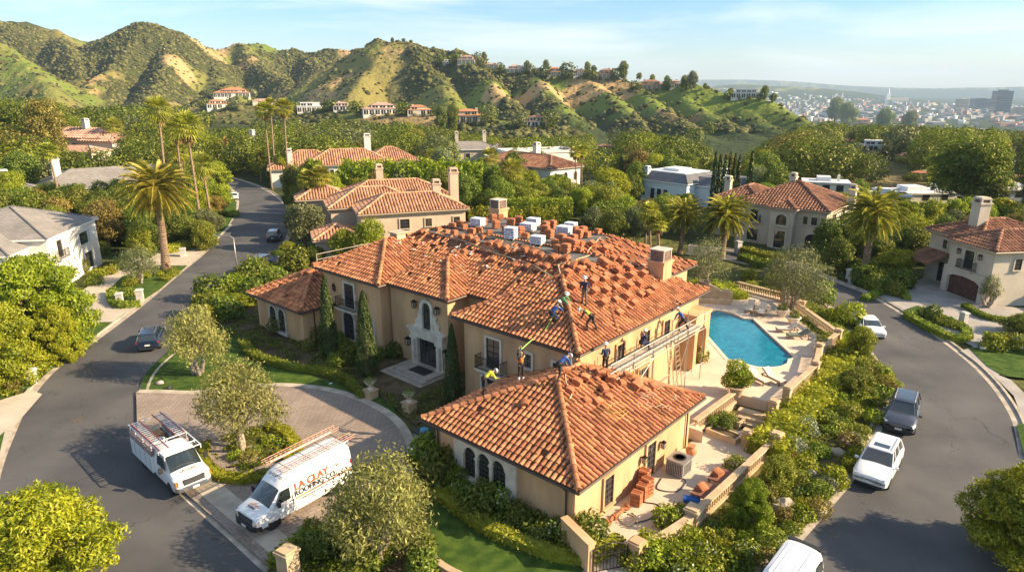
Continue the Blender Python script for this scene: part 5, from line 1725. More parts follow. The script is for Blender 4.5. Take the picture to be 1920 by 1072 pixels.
hedge_Y(1390,1560,385,110,3,'bright hedge between the cypress row and the cream mansion','bright',20,.25,.4,320)
hedge_Y(20,245,318,150,4,'long clipped hedge behind the grey roofed house','hedge',12,.35,.5)
hedge_px([(456,640),(470,662),(505,676),(560,690),(610,696),(645,708),(668,728),(684,742)],.3,.75,.6,'curving low box hedge along the front lawn','box',110,.08)
hedge_px([(500,798),(532,808),(552,835),(545,868),(505,890),(445,898),(398,884),(378,856),(384,832)],.3,.8,.55,'curved box hedge ringing the forecourt island','hedge',110,.08)
hedge_px([(812,915),(850,945),(900,980),(960,1008),(1030,1035),(1085,1045),(1125,1035),(1160,1010)],.3,.85,.6,'low box hedge below the three arched windows','box',110,.08)
hedge_px([(1288,545),(1320,538),(1352,540),(1384,560)],1.0,2.4,1.5,'rounded bright hedge behind the garden fireplace','hedge',90,.1,smooth=4,lumpy=.16)
hedge_px([(1512,600),(1545,626),(1580,648)],.8,1.7,1.0,'upper strip of bright hedge outside the pool balustrade','hedge',90,.1,lumpy=.16)
hedge_px([(1582,662),(1560,700),(1530,735),(1498,768),(1470,800),(1435,838)],.9,2.3,1.1,'broad bright hedge running down outside the pool terrace wall','hedge',80,.11,lumpy=.2)
hedge_px([(1530,590),(1560,612),(1600,645)],.5,1.1,.8,'low hedge strip along the right road kerb','box',90,.1)
hedge_px([(1700,590),(1740,612),(1790,635),(1815,628),(1790,605),(1745,590)],.3,.8,.6,'box hedge around the island bed before the garage','box',80,.1)
hedge_px([(1808,573),(1850,595),(1900,600),(1940,590)],.3,.7,.6,'low hedge below the arcade of the right hand house','box',80,.1)
hedge_px([(1622,560),(1660,545),(1690,548),(1700,560)],.3,.8,.6,'low hedge around the foot of the tall date palm bed','box',80,.1)
hedge_px([(210,545),(208,560),(225,572),(262,568)],.4,.8,.7,'low box hedge edging the island bed by the white pillars','box',90,.1)
hedge_px([(310,468),(345,462),(365,458)],.6,1.3,1.3,'clipped block hedge right of the great date palm','hedge',60,.12)
hedge_px([(1395,468),(1440,480),(1475,478)],.6,1.4,1.0,'dark clipped hedge in the mansion front garden','box',50,.13)
hedge_px([(1390,480),(1430,493),(1462,492)],.6,1.4,.9,'lower clipped hedge in the mansion front garden','box',50,.13)
hedge_px([(0,730),(30,712),(62,690)],.5,1.4,1.0,'yellowing hedge at the left edge above the pillar','rust',60,.12,lumpy=.2)
hedge_px([(520,1062),(560,1020),(610,1000),(640,1015)],.3,1.0,.7,'low hedge around the foreground pillar bed','hedge',90,.09)
hedge_px([(1850,640),(1880,642)],.5,1.6,1.2,'clipped block on the lower right lawn','box',60,.12)
for i,(px,py)in enumerate(((197,478),(163,500),(120,520),(160,512))):
	shrub('round',G(px,py),.9-.1*i,'topiary_ball',['tall topiary ball at the corner of the white house','topiary ball beside the white house arches','topiary ball left of the white house arches','low topiary ball beside the white drive'][i],cat='topiary',sz=1.3)
for i,(px,py)in enumerate(((185,520),(205,515),(178,535),(225,505),(130,560),(112,575))):
	shrub('lime',G(px,py),1.1,label='low bright shrub along the white house front',group='shrubs along the white house front')
from mathutils.geometry import tessellate_polygon
def inside(p,poly_):
	x,y=p[0],p[1];c=False
	for i in range(len(poly_)):
		x1,y1=poly_[i][0],poly_[i][1];x2,y2=poly_[i-1][0],poly_[i-1][1]
		if(y1>y)!=(y2>y)and x<(x2-x1)*(y-y1)/(y2-y1)+x1:c=not c
	return c
def bed(px_poly,n,kinds,smin,smax,lab,group,z=0.1,seed=1,mind=.8):
	n=int(n*.6+.5);smin*=1.1;smax*=1.12
	rr=random.Random(seed)
	P=[G(x,y)for x,y in px_poly]
	x0,x1=min(p.x for p in P),max(p.x for p in P);y0,y1=min(p.y for p in P),max(p.y for p in P)
	pts=[]
	for _ in range(n*40):
		if len(pts)>=n:break
		q=(rr.uniform(x0,x1),rr.uniform(y0,y1))
		if inside(q,P)and all((q[0]-a)**2+(q[1]-b)**2>mind**2 for a,b in pts):pts.append(q)
	desc={'round':'rounded dark green','bright':'loose bright green','deep':'deep green','flower':'white flowering','silver':'silvery grey','low':'low spreading green','lime':'low lime green','rust':'russet','spiky':'spiky grey green'}
	for q in pts:
		hq=HMAT.inverted()@Vector((q[0],q[1],0))
		if-25.6<hq.x<-19 and 4.5<hq.y<10.6:continue
		k=rr.choice(kinds)
		s=rr.uniform(smin,smax)
		shrub(k,(q[0],q[1],z-.02),s,label=desc[k]+' '+lab,group=group,rz=rr.uniform(0,6))
bed([(1690,740),(1655,700),(1620,690),(1580,720),(1560,760),(1500,820),(1470,880),(1490,900),(1530,975),(1590,890),(1635,820),(1652,770)],85,['round','low','lime','low','lime','rust','bright','low','round','low','silver'],.4,.8,'shrub on the slope between pool terrace and right road','shrubs on the slope beside the right road',seed=2)
bed([(1465,900),(1345,1000),(1235,1050),(1235,1120),(1400,1100),(1490,1000),(1530,960),(1500,900)],60,['round','low','lime','lime','rust','bright','flower','low'],.4,.8,'shrub in the lower slope bed above the white van','shrubs in the lower slope bed',seed=3)
bed([(1600,640),(1655,690),(1660,720),(1600,700),(1570,660)],18,['lime','low','bright','rust'],.5,.9,'shrub beside the young tree at the road bend','shrubs beside the young tree',seed=4)
bed([(1400,520),(1500,520),(1560,570),(1600,610),(1570,620),(1480,575),(1400,560)],30,['round','lime','low','rust','bright'],.7,1.4,'shrub behind the pool terrace corner','shrubs behind the pool terrace corner',seed=5)
bed([(1200,1030),(1180,1060),(1240,1072),(1330,1085),(1330,1030)],14,['lime','bright'],.6,.9,'shrub right of the garden gate','shrubs right of the garden gate',seed=6)
bed([(480,600),(600,668),(680,715),(700,740),(760,755),(850,690),(700,640),(560,600)],46,['deep','flower','deep','round','low'],.5,1.05,'shrub in the shaded bed along the house front','shrubs along the house front',seed=7)
bed([(835,905),(1060,1010),(1140,1010),(1100,1040),(980,1010),(860,950)],26,['deep','flower','low','flower','round'],.5,.95,'shrub in the bed below the arched windows','shrubs below the arched windows',seed=8)
bed([(800,880),(830,870),(850,920),(820,930)],5,['deep','round'],.9,1.3,'shrub at the left corner of the front wing','shrubs at the corner of the front wing',seed=9)
bed([(395,850),(420,880),(480,885),(535,860),(540,830),(500,810),(430,820)],16,['lime','low','rust','low'],.35,.6,'shrub in the forecourt island','shrubs in the forecourt island',seed=10)
bed([(560,1010),(610,990),(700,945),(760,930),(800,1000),(830,1072),(860,1150),(600,1150),(540,1072)],40,['deep','low','lime','bright','spiky'],.45,.85,'shrub under the big foreground olive','shrubs under the foreground olive',seed=11)
bed([(0,660),(150,612),(120,660),(70,700),(0,735)],16,['lime','rust','low','bright'],.6,1.0,'shrub below the large left garden tree','shrubs below the left garden tree',seed=12)
bed([(212,560),(225,535),(300,505),(345,505),(300,540),(255,566)],16,['lime','low','lime'],.5,.9,'shrub in the island bed under the great date palm','shrubs under the great date palm',seed=13)
bed([(1720,590),(1780,605),(1800,622),(1760,608)],8,['low','deep','flower'],.6,.9,'shrub in the island bed before the garage','shrubs before the garage',seed=14)
bed([(1560,505),(1640,515),(1700,535),(1690,560),(1610,545)],26,['deep','round','low'],.8,1.4,'shrub under the tall date palm','shrubs under the tall date palm',seed=15)
bed([(1700,540),(1750,560),(1800,580),(1880,580),(1880,560),(1780,520)],16,['deep','round'],.7,1.1,'shrub against the right hand house','shrubs against the right hand house',seed=16)if False else None
bed([(1830,640),(1900,640),(1960,655),(1960,670),(1870,665)],8,['round','flower','low'],.7,1.1,'shrub on the lower right lawn','shrubs on the lower right lawn',seed=17)
bed([(430,425),(445,400),(444,380),(400,390),(380,430),(350,455)],12,['low','lime','round'],.7,1.2,'shrub on the lawn left of the street','shrubs on the lawn left of the street',seed=18)
bed([(380,560),(480,520),(520,490),(560,480),(560,540),(470,590),(440,620),(380,600)],34,['bright','lime','deep','low'],.9,1.7,'shrub in the planting screening the left wing','shrubs screening the left wing',seed=19)
def far_tree(lm,seed,H=9,Rr=4,n=11,leaf=.16,dens=36,**k):
	o=tree('tree',H,Rr,n,leaf,lm,dens,seed,one=True,**k)
	return o
FT=[far_tree('mid',51),far_tree('deep',52,low=.15),far_tree('bright',53),far_tree('rust',54),far_tree('deep',55,11,3.2,flat=1.1,low=.15),far_tree('greyolive',56),far_tree('mid',57,12,3.4,13,low=.25),far_tree('bright',58,8,4.2,low=.1)]
FD=['mid green','dark green','yellow green','golden brown','tall dark','grey green','tall mid green','broad yellow green']
used=[False]*len(FT)
VIS=[(0,395,195,580,70),(70,300,250,350,125),(105,238,215,285,215),(384,262,470,300,185),(560,285,700,318,150),(700,290,760,310,150),(650,335,885,420,84),(860,268,930,300,205),(1040,282,1160,335,142),(1185,312,1335,362,125),(1380,340,1600,470,85),(1740,400,1925,600,64),(400,322,545,520,75),(1505,345,1590,362,160),(1640,355,1790,385,160),(1840,350,1920,375,160),(1400,470,1920,1072,30),(200,440,440,600,60),(1350,462,1560,560,70),(740,380,1000,640,30),(880,366,1080,402,101),(1320,285,1405,375,128),(360,190,470,245,300)]
for(px,py,wp,hp_,*_r)in VL:VIS.append((px-wp/2,py-hp_,px+wp/2,py-1,200))
for v in((1800,213,17,21),(1836,206,27,16),(1873,213,26,32),(1908,216,13,11)):VIS.append((v[0]-v[2],v[1]-v[3],v[0]+v[2],v[1],500))
def proj(p):
	dz=p[2]-CAMH
	dep=p[1]*_c-dz*_s
	up=p[1]*_s+dz*_c
	return 960+FPX*p[0]/dep,536-FPX*up/dep,dep
FOOT=[(o.location.x,o.location.y)for o in SC.objects if o.get('category')in('house','villa')]
FOOT+=[tuple((HMAT@Vector((a,b,0)))[:2])for a in(-38,-30,-22,-14,-8,-2)for b in(4,12,20,28)]
hcs=[(-58,80),(-62,75),(-80,140),(-85,132),(40,100),(45,95),(38,135),(28,122),(18,156),(56,68),(52,76),(-16,98),(-12,104),(-22,100),(-36,160),(-30,166)]
FOOT+=hcs
ROADP=[(p.x,p.y)for p in LO[::2]]+[(p.x,p.y)for p in LI[::2]]+[(p.x,p.y)for p in RI[::2]]+[(p.x,p.y)for p in RO[::2]]
tr=random.Random(99)
LPOLY,RPOLY=LO+LI[::-1],RO+RI[::-1]
TLX=[-200,0,60,130,300,380,420,560,640,760,860,960,1060,1200,1290,1340,1400,1440,1490,1550,1640,1760,1920,2100]
TLY=[185,192,182,205,196,200,222,222,224,232,246,262,256,248,262,284,288,268,245,232,236,242,246,250]
placed=[]
cnt=0
cand=[]
for _ in range(70000):
	px=tr.uniform(-260,2180)
	d=92*(1400/92)**tr.random()**.8
	a=math.atan((px-960)/FPX*.96)
	x,y=d*math.sin(a),d*math.cos(a)
	cand.append((d,x,y))
cand.sort()
Zc=terrain(np.array([c[1]for c in cand]),np.array([c[2]for c in cand]))
Bc=base_h(np.array([c[1]for c in cand]),np.array([c[2]for c in cand]))
grid={}
far_list=[]
for(d,x,y),z,bz in zip(cand,Zc,Bc):
	H=tr.uniform(5.5,9.5)if d<160 else tr.uniform(7,12.5)
	if tr.random()<.1:H*=1.35
	Rr=H*tr.uniform(.36,.52)
	if z-bz>(9 if y<480 else 6)and tr.random()>(.012 if z-bz<30 else.003):continue
	if z-bz>70:continue
	gk=(int(x//24),int(y//24))
	near=[q for i in(-1,0,1)for j in(-1,0,1)for q in grid.get((gk[0]+i,gk[1]+j),[])]
	sep=.72 if d<500 else 1.05
	if any((x-q[0])**2+(y-q[1])**2<(sep*(Rr+q[2]))**2 for q in near):continue
	if d<260 and any((x-q[0])**2+(y-q[1])**2<(Rr*.7+9)**2 for q in FOOT):continue
	if d<200 and(inside((x,y),LPOLY)or inside((x,y),RPOLY)):continue
	if d<190 and any((x-q[0])**2+(y-q[1])**2<(Rr+2.5)**2 for q in ROADP):continue
	u,vt,dep=proj((x,y,z+H));ub,vb,_=proj((x,y,z))
	rp=Rr*FPX/dep
	if d>150 and vt<np.interp(u,TLX,TLY)and not(d>300 and tr.random()<.0015):continue
	if u<-150 or u>2070:continue
	bad=False
	for(x0,y0,x1,y1,dd)in VIS:
		if d>dd+8 and dd>100 or(d>dd+14):
			if not(dd>=200):continue
		ox=min(u+rp,x1)-max(u-rp,x0);oy=min(vb,y1)-max(vt,y0)
		if dd>=200:
			if ox>2 and oy>2 and vb>y1-1:bad=True;break
			continue
		if ox>4 and oy>5:bad=True;break
	if bad:continue
	grid.setdefault(gk,[]).append((x,y,Rr))
	right=u>1250
	k=tr.choices(range(8),[3,4,3,1.3,2,2,2,2]if d<260 else([3,4,.6,.9,3,2.4,2.4,.5]if right else[3,3.5,1.4,1.2,2.5,2,2,1]))[0]
	if cnt<285:
		sc=(Rr/4.6,Rr/4.6,H/(9.3 if k not in(4,6)else 11.8))
		zone=('left of the street' if u<430 else 'between the street and the ribbed orange roofs' if u<760 else 'in the middle distance behind the worksite' if u<1180 else 'in the middle distance behind the cream mansion' if u<1650 else 'in the middle distance toward the right edge')
		lab=FD[k]+' tree '+zone
		grp='trees '+zone
		if not used[k]:
			o=FT[k];o.location=(x,y,z);o.rotation_euler=(0,0,tr.uniform(0,6));o.scale=sc;used[k]=True
		else:
			o=FT[k].copy();COL.objects.link(o);o.location=(x,y,z);o.rotation_euler=(0,0,tr.uniform(0,6));o.scale=sc
		o['label']=lab;o['group']=grp;o['category']='tree'
		cnt+=1
	else:
		far_list.append((x,y,z,Rr,H,k))
open('/tmp/w.txt','w').write(str((cnt,len(far_list))))if False else None
fr=np.random.default_rng(8)
vt_=random.Random(3)
for(px,py,wp,hp_,*_r)in VL[:-1]:
	for f_,tall in((-.62,1.0),(-.5,.5),(-.2,.3),(.15,.35),(.45,.5),(.6,1.1)):
		o=GT(px+f_*wp+vt_.uniform(-2,2),py+(3 if abs(f_)<.48 else 1))
		if math.hypot(o.x,o.y)>1200:continue
		s_=math.hypot(o.x,o.y)/FPX
		H=max(2.2,hp_*s_*tall*vt_.uniform(.8,1.2))
		far_list.insert(0,(o.x,o.y,o.z-.4,H*vt_.uniform(.45,.6),H,vt_.choice([0,1,1,4,5])))
tones=['mid','deep','bright','rust','deep','greyolive','mid','bright']
QV,QM=[],[]
ml=['mid','deep','bright','rust','greyolive']
for(x,y,z,Rr,H,k)in far_list[:4600]:
	d=math.hypot(x,y)
	n=int(1700 if d<260 else 850 if d<420 else 280 if d<800 else 110)
	dd=fr.normal(size=(n,3));dd/=np.linalg.norm(dd,axis=1,keepdims=True)
	lump=1+.22*np.sin(dd[:,:1]*5+x)*np.cos(dd[:,1:2]*5+y)+fr.normal(size=(n,1))*.12
	C=np.array([x,y,z+H*.58])+dd*np.array([Rr,Rr,H*.45])*lump
	V=leaf_quads(C,dd+fr.normal(size=(n,3))*.55+np.array([0,0,.25]),Rr*(.058 if d<260 else.085 if d<420 else.16 if d<800 else.26),.8,r=fr)
	QV.append(V);QM.append(np.full(n,ml.index(tones[k])))
me=quads_mesh('far_wood',np.concatenate(QV),np.concatenate(QM))
o=link_mesh('far_wood',me,[LM[m]for m in ml])
tag(o,kind='stuff',label='dense wood filling the valley and the foot of the hills',cat='wood')
for i,(px,pyb,pyt,r,lab)in enumerate([(736,82,74,4,'first small round tree on top of the central hill'),(757,82,75,5,'second small round tree on top of the central hill'),(771,83,78,4,'third small round tree on top of the central hill'),(799,86,79,5,'fourth small round tree on top of the central hill'),(854,106,100,4,'lone bush where the central hill meets the ridge houses'),(908,122,106,7,'dark tree right of the first ridge houses'),(928,124,115,6,'second dark tree right of the first ridge houses'),(958,128,120,4,'little tree above the long white ridge villa'),(988,133,118,6,'round tree right of the long white ridge villa'),(1024,138,119,8,'large round tree above the cream ridge villa'),(1101,140,124,4,'left palm like lone tree on the ridge'),(1113,142,127,4,'right palm like lone tree on the ridge'),(1168,150,123,9,'biggest umbrella shaped tree on the ridge crest'),(1198,155,142,7,'tree on the ridge right of the biggest umbrella tree'),(1223,160,146,5,'small tree above the wide rust roofed ridge villa'),(1250,163,147,6,'tree between the two lower ridge villas'),(1283,168,148,9,'left of two dark round trees at the ridge end'),(1297,174,145,10,'right and taller of two dark round trees at the ridge end'),(1321,172,162,4,'small bush on the slope right of the two round trees'),(1432,190,169,5,'little tree right of the white three level villa'),(1449,193,180,8,'round bush at the edge of the far right knoll'),(1370,182,170,6,'bush left of the white three level villa'),(1564,240,200,12,'round dark tree beside the white valley villa'),(1586,245,207,13,'second dark tree right of the white valley villa'),(1655,255,218,17,'tall spreading tree right of the orange roofed valley villa'),(1700,262,225,12,'tall dark tree further right of the orange roofed valley villa')]):
	o=GT(px,pyb)
	d=math.hypot(o.x,o.y)
	s=d/FPX
	r=max(r,.42*(pyb-pyt))
	H=(pyb-pyt)*s*1.25
	c=FT[(1,5,0,1)[i%4]].copy();COL.objects.link(c);c.location=o;c.scale=(r*s/4.4,r*s/4.4,H/9.3);c.rotation_euler=(0,0,i)
	c['label']=lab;c['category']='tree'
	if 'group' in c:del c['group']
PW=mat('car_white',(.78,.78,.77),.3,spec=.5,coat=.7)
PV_=mat('van_white',(.80,.80,.79),.35,spec=.5,coat=.5,var=.03,scale=1)
PB=mat('car_blue',(.012,.022,.05),.3,spec=.5,coat=1)
PD=mat('car_slate',(.055,.06,.075),.25,metal=.3,coat=1)
PS=mat('car_silver',(.35,.36,.38),.3,metal=.4,coat=.8)
RUB=mat('rubber',(.02,.02,.02),.8)
RIM=mat('wheel_rim',(.42,.42,.42),.35,metal=.8)
BLK=mat('black_plastic',(.025,.025,.026),.55)
CHR=mat('chrome',(.6,.6,.6),.2,metal=.9)
LAMPW=mat('headlight_glass',(.55,.56,.56),.1,coat=.8)
LAMPR=mat('tail_light',(.35,.015,.01),.2,coat=.6)
LAMPO=mat('indicator_orange',(.75,.22,.03),.25,coat=.5)
PLATE=mat('number_plate',(.7,.7,.68),.5)
def loft(mb,secs,mi=0,M=None,cap=True,glass=None):
	n=len(secs[0]);vs=[p for s in secs for p in s];fs=[];f0=len(mb.f)
	for i in range(len(secs)-1):
		for k in range(n):
			fs.append((i*n+k,i*n+(k+1)%n,(i+1)*n+(k+1)%n,(i+1)*n+k))
	if cap:fs+=[tuple(range(n-1,-1,-1)),tuple((len(secs)-1)*n+k for k in range(n))]
	mb.add(vs,fs,mi,M)
	if glass:
		for i in glass[0]:
			for k in glass[1]:mb.m[f0+i*n+k]=1
def mirror_sec(x,half):
	return[(x,y,z)for y,z in half]+[(x,-y,z)for y,z in half[::-1]]
def cut_wheels(o,xs,r,W_):
	bpy.context.view_layer.update()
	for x in xs:
		mb=MB();mb.cyl((x,-W_,r*.98),(x,W_,r*.98),r*1.18,n=20)
		c=mb.build('cut',[BLK])
		md=o.modifiers.new('b','BOOLEAN');md.object=c;md.operation='DIFFERENCE';md.solver='EXACT'
		bpy.context.view_layer.update()
		dg=bpy.context.evaluated_depsgraph_get()
		nm=bpy.data.meshes.new_from_object(o.evaluated_get(dg))
		o.modifiers.clear()
		if len(nm.polygons)>20:o.data=nm
		bpy.data.objects.remove(c)
def wheel(parent,x,y,r,wd=.24):
	s=1 if y>0 else-1
	mb=MB()
	mb.lathe([(r*.62,-wd/2),(r*.95,-wd/2),(r,-wd*.35),(r,wd*.35),(r*.95,wd/2),(r*.62,wd/2)],20)
	o=mb.build('wheel',[RUB],parent,loc=(x,y,r),smooth=40)
	o.rotation_euler=(math.pi/2,0,0)
	mb=MB();mb.lathe([(r*.64,-wd*.4),(r*.64,wd*.38),(r*.55,wd*.42)],20,mi=0)
	for k in range(5):
		a=k*2*math.pi/5
		for sg in(-1,1):
			mb.cbox((r*.33*math.cos(a),r*.33*math.sin(a),sg*wd*.43),(r*.6,r*.13,.03),1,a)
	mb.lathe([(r*.14,-wd*.47),(r*.14,wd*.47)],8,mi=1)
	mb.build('rim',[BLK,RIM],o)
def car(label,loc,heading,paint,L_=4.6,W_=1.86,H=1.68,kind='suv',roofm=None,roofbox=False):
	root=empty('parked_car',loc,heading,label,'car')
	k=L_/4.6;hw=W_/2
	hd=0 if kind=='suv' else-.12
	st=[(2.3,.74,.42,.60,.72,.5),(2.24,.88,.30,.70,.84,.64),(2.0,.97,.23,.80,.95+hd,.76),(1.4,1,.21,.88,1.04+hd,.82),(.8,1,.21,.92,1.10+hd,.85),(-1.2,1,.21,.96,1.12+hd,.86),(-1.9,1,.23,.97,1.10+hd,.85),(-2.18,.96,.30,.95,1.06+hd,.82),(-2.3,.88,.42,.90,1.0+hd,.74)]
	secs=[]
	for x,w_,zb,zs,zt,wt in st:
		secs.append(mirror_sec(x*k,[(hw*w_*.80,zb),(hw*w_*.97,zb+.1),(hw*w_,zb+.28),(hw*w_*.995,zs),(hw*(w_+wt)/2,(zs+zt)/2+.03),(hw*wt,zt),(hw*wt*.5,zt+.02),(hw*.08,zt+.03)]))
	mb=MB();loft(mb,secs)
	body=mb.build('body',[paint],root,smooth=32)
	body.parent=None
	wr=.36 if kind=='suv' else.33
	cut_wheels(body,(1.42*k,-1.38*k),wr,hw+.1)
	body.parent=root
	zb=1.06+hd
	xf0,xf1=(1.02*k,.28*k)
	xr0,xr1=(-2.2*k,-1.9*k)if kind=='suv' else(-2.0*k,-1.2*k)
	def ringp(x0,x1,w_,z,rr=.10):
		return[(x0,-w_+rr,z),(x0-.02,w_-rr,z),(x0-.12,w_,z),(x1+.14,w_,z),(x1,w_-rr,z),(x1,-w_+rr,z),(x1+.14,-w_,z),(x0-.12,-w_,z)]
	mb=MB()
	def fr(t):return ringp(xf0+(xf1-xf0)*t,xr0+(xr1-xr0)*t,hw*(.87-.17*t),zb+(H-.09-zb)*t)
	loft(mb,[fr(0),fr(.5),fr(1)],0)
	mb.build('window_glass',[GLASS_V],root,smooth=25)
	mb=MB()
	x0,x1,w_=xf1,xr1,hw*.70
	loft(mb,[ringp(x0+.05,x1-.05,w_+.012,H-.10),ringp(x0+.02,x1-.03,w_+.01,H-.045),ringp(x0-.12,x1+.08,w_-.06,H-.01),ringp(x0-.4,x1+.3,w_-.25,H)],0)
	rf=mb.build('roof',[roofm or paint],root,smooth=40)
	mb=MB()
	def pt(t,x,sg):return(x,sg*(hw*(.875-.17*t)+.005),zb+(H-.09-zb)*t)
	for sg in(-1,1):
		for(xa,xb,th_)in((xf0-.1,xf1-.08,.035),(.0*k-.1,-.05*k-.15,.03),(-1.05*k,-1.0*k,.04),(xr0+.12,xr1+.1,.05)):
			mb.tube([pt(0,xa,sg),pt(1,xb,sg)],th_,5)
	mb.build('pillar',[paint],root)
	if kind=='suv':
		for sg in(-1,1):
			mb=MB();mb.tube([(xf1-.15,sg*hw*.62,H-.01),(xf1-.25,sg*hw*.62,H+.05),(xr1+.25,sg*hw*.62,H+.05),(xr1+.12,sg*hw*.62,H-.01)],.022,5)
			mb.build('roof_rail',[STEEL],root)
		mb=MB();mb.box(xf1-.75,xf1-.25,-.42,.42,H-.008,H+.006);mb.build('sunroof',[GLASS_V],root)
	for sg in(-1,1):
		mb=MB();mb.cbox((1.98*k,sg*hw*.74,.80+hd*.6),(.42,.34,.13),0,sg*-.45);mb.build('headlight',[LAMPW],root)
		mb=MB();mb.cbox((-2.2*k,sg*hw*.80,.90+hd*.6),(.16,.28,.16),0,sg*.25);mb.build('tail_light',[LAMPR],root)
		mb=MB();mb.cbox((.78*k,sg*(hw+.1),1.06+hd),(.1,.2,.13));mb.build('mirror',[paint],root)
		mb=MB()
		for xx in(-.1,-1.0):mb.box(xx*k-.18,xx*k,sg*(hw+.004)-.01,sg*(hw+.004)+.01,.90,.93)
		mb.build('door_handle',[CHR],root)
	mb=MB()
	mb.box(2.20*k,2.29*k,-.46,.46,.58,.76,0)
	for q in range(3):mb.box(2.28*k,2.305*k,-.46,.46,.60+q*.06,.615+q*.06,1)
	mb.build('grille',[BLK,CHR],root)
	mb=MB();mb.box(2.05*k,2.31*k,-hw*.74,hw*.74,.26,.42);mb.build('bumper',[BLK],root)
	mb=MB();mb.box(2.30*k,2.325*k,-.2,.2,.44,.56);mb.build('number_plate',[PLATE],root)
	mb=MB();mb.box(-2.325*k,-2.30*k,-.2,.2,.62,.74);mb.build('number_plate',[PLATE],root)
	mb=MB();mb.box(-2.30*k,-2.05*k,-hw*.74,hw*.74,.28,.5);mb.build('rear_bumper',[BLK],root)
	for x in(1.42*k,-1.38*k):
		for sg in(-1,1):wheel(root,x,sg*(hw-.12),wr)
	return root
def between(f,r):
	a,b=G(*f),G(*r)
	return(a+b)/2,math.atan2(a.y-b.y,a.x-b.x)
c,a=between((1622,925),(1664,850));c1=car('white sport utility with dark sunroof parked at the right road kerb',c+Vector((0,0,.012)),a,PW,4.7,1.92,1.72)
c,a=between((1680,822),(1698,762));car('dark slate sport utility parked behind the white one on the right road',c+Vector((0,0,.012)),a,PD,4.7,1.92,1.72)
c,a=between((1645,643),(1612,606));car('white low coupe driving up the right road beside the young tree',c+Vector((0,0,.012)),a,PW,4.5,1.84,1.45,'coupe')
c,a=between((294,628),(278,662));car('dark blue car on the left road beside the silvery olive',c+Vector((0,0,.012)),a,PB,4.5,1.85,1.6)
c,a=between((520,441),(510,458));car('dark grey car parked far up the left street under the clipped olive',c+Vector((0,0,.012)),a,PD,4.5,1.85,1.65)
c,a=between((512,492),(483,506));car('blue car mostly hidden behind the bright screen of shrubs',c+Vector((0,0,.012)),a,PB,4.5,1.85,1.6)
c,a=between((437,366),(440,382));car('white car parked at the far end of the left street lawn',c+Vector((0,0,.012)),a,PW,4.5,1.85,1.6)
def text_mesh(s,size,m,parent,M,name='lettering',bold=.012,align='LEFT',sx=1.0,shear=0):
	cu=bpy.data.curves.new('t','FONT');cu.body=s;cu.size=size;cu.offset=bold;cu.extrude=.004;cu.align_x=align;cu.shear=shear
	o=bpy.data.objects.new('t',cu);COL.objects.link(o)
	bpy.context.view_layer.update()
	me=bpy.data.meshes.new_from_object(o.evaluated_get(bpy.context.evaluated_depsgraph_get()))
	bpy.data.objects.remove(o)
	me.transform(M@Matrix.Diagonal((sx,1,1,1)))
	me.materials.clear()
	return link_mesh(name,me,[m],parent)
def van_secs(st,wlow=1.0):
	secs=[]
	for x,wl,wt,zb,zt in st:
		mid=min(1.15,zt-.12)
		secs.append(mirror_sec(x,[(wl*.86,zb),(wl*.98,zb+.08),(wl,zb+.3 if zb+.3<mid else mid-.02),(wl*.995,mid),(wl+(wt-wl)*.55,mid+(zt-mid)*.62),(wt,zt-.07*(zt-mid)-.02),(wt*.8,zt),(wt*.4,zt+.03),(.05,zt+.04)]))
	return secs
RED=mat('lettering_red',(.62,.10,.03),.6)
BLKT=mat('lettering_black',(.03,.03,.03),.6)
ORB=mat('stripe_brown',(.33,.10,.04),.6)
ORG=mat('stripe_orange',(.70,.22,.05),.6)
LADO=mat('ladder_orange',(.52,.24,.15),.6,var=.2,scale=4)
LADR=mat('ladder_red',(.36,.07,.06),.6,var=.2,scale=4)
ALU=mat('aluminium',(.62,.63,.64),.35,metal=.6)
def ladder(parent,p0,p1,w_,m,m2=None,step=.3,name='ladder',rail=.045,up=None,label=None):
	mb=MB()
	A,B=Vector(p0),Vector(p1);d=(B-A);L_=d.length;d.normalize()
	s=d.cross(Vector(up or(0,0,1))).normalized()*w_/2
	for sg in(-1,1):mb.tube([A+s*sg,B+s*sg],rail,4)
	n=int(L_/step)
	for i in range(n):
		c=A+d*(i+.5)*step
		mb.tube([c-s,c+s],.022,5,1)
	return mb.build(name,[m,m2 or ALU],parent)
c,a=between((468,1002),(640,905))
c=G(555,952)
van=empty('roofing_van',(-11.75,31.75,.175),R(-127),'white high roof van lettered for the roofing company with orange ladders on top','van')
st=[(3.12,.72,.5,.48,.80),(3.05,.92,.72,.38,.98),(2.85,.98,.82,.32,1.10),(2.25,1.0,.84,.30,1.26),(1.55,1.0,.80,.30,1.98),(1.35,1.0,.79,.30,2.16),(1.0,1.0,.80,.30,2.42),(.6,1.0,.82,.30,2.52),(-2.7,1.0,.82,.30,2.54),(-3.0,.98,.80,.32,2.48),(-3.1,.94,.72,.38,2.36)]
mb=MB();loft(mb,van_secs(st),glass=((3,),range(5,12)));vb=mb.build('body',[PV_,GLASS_V],None,smooth=35);cut_wheels(vb,(2.1,-1.75),.40,1.2);vb.parent=van
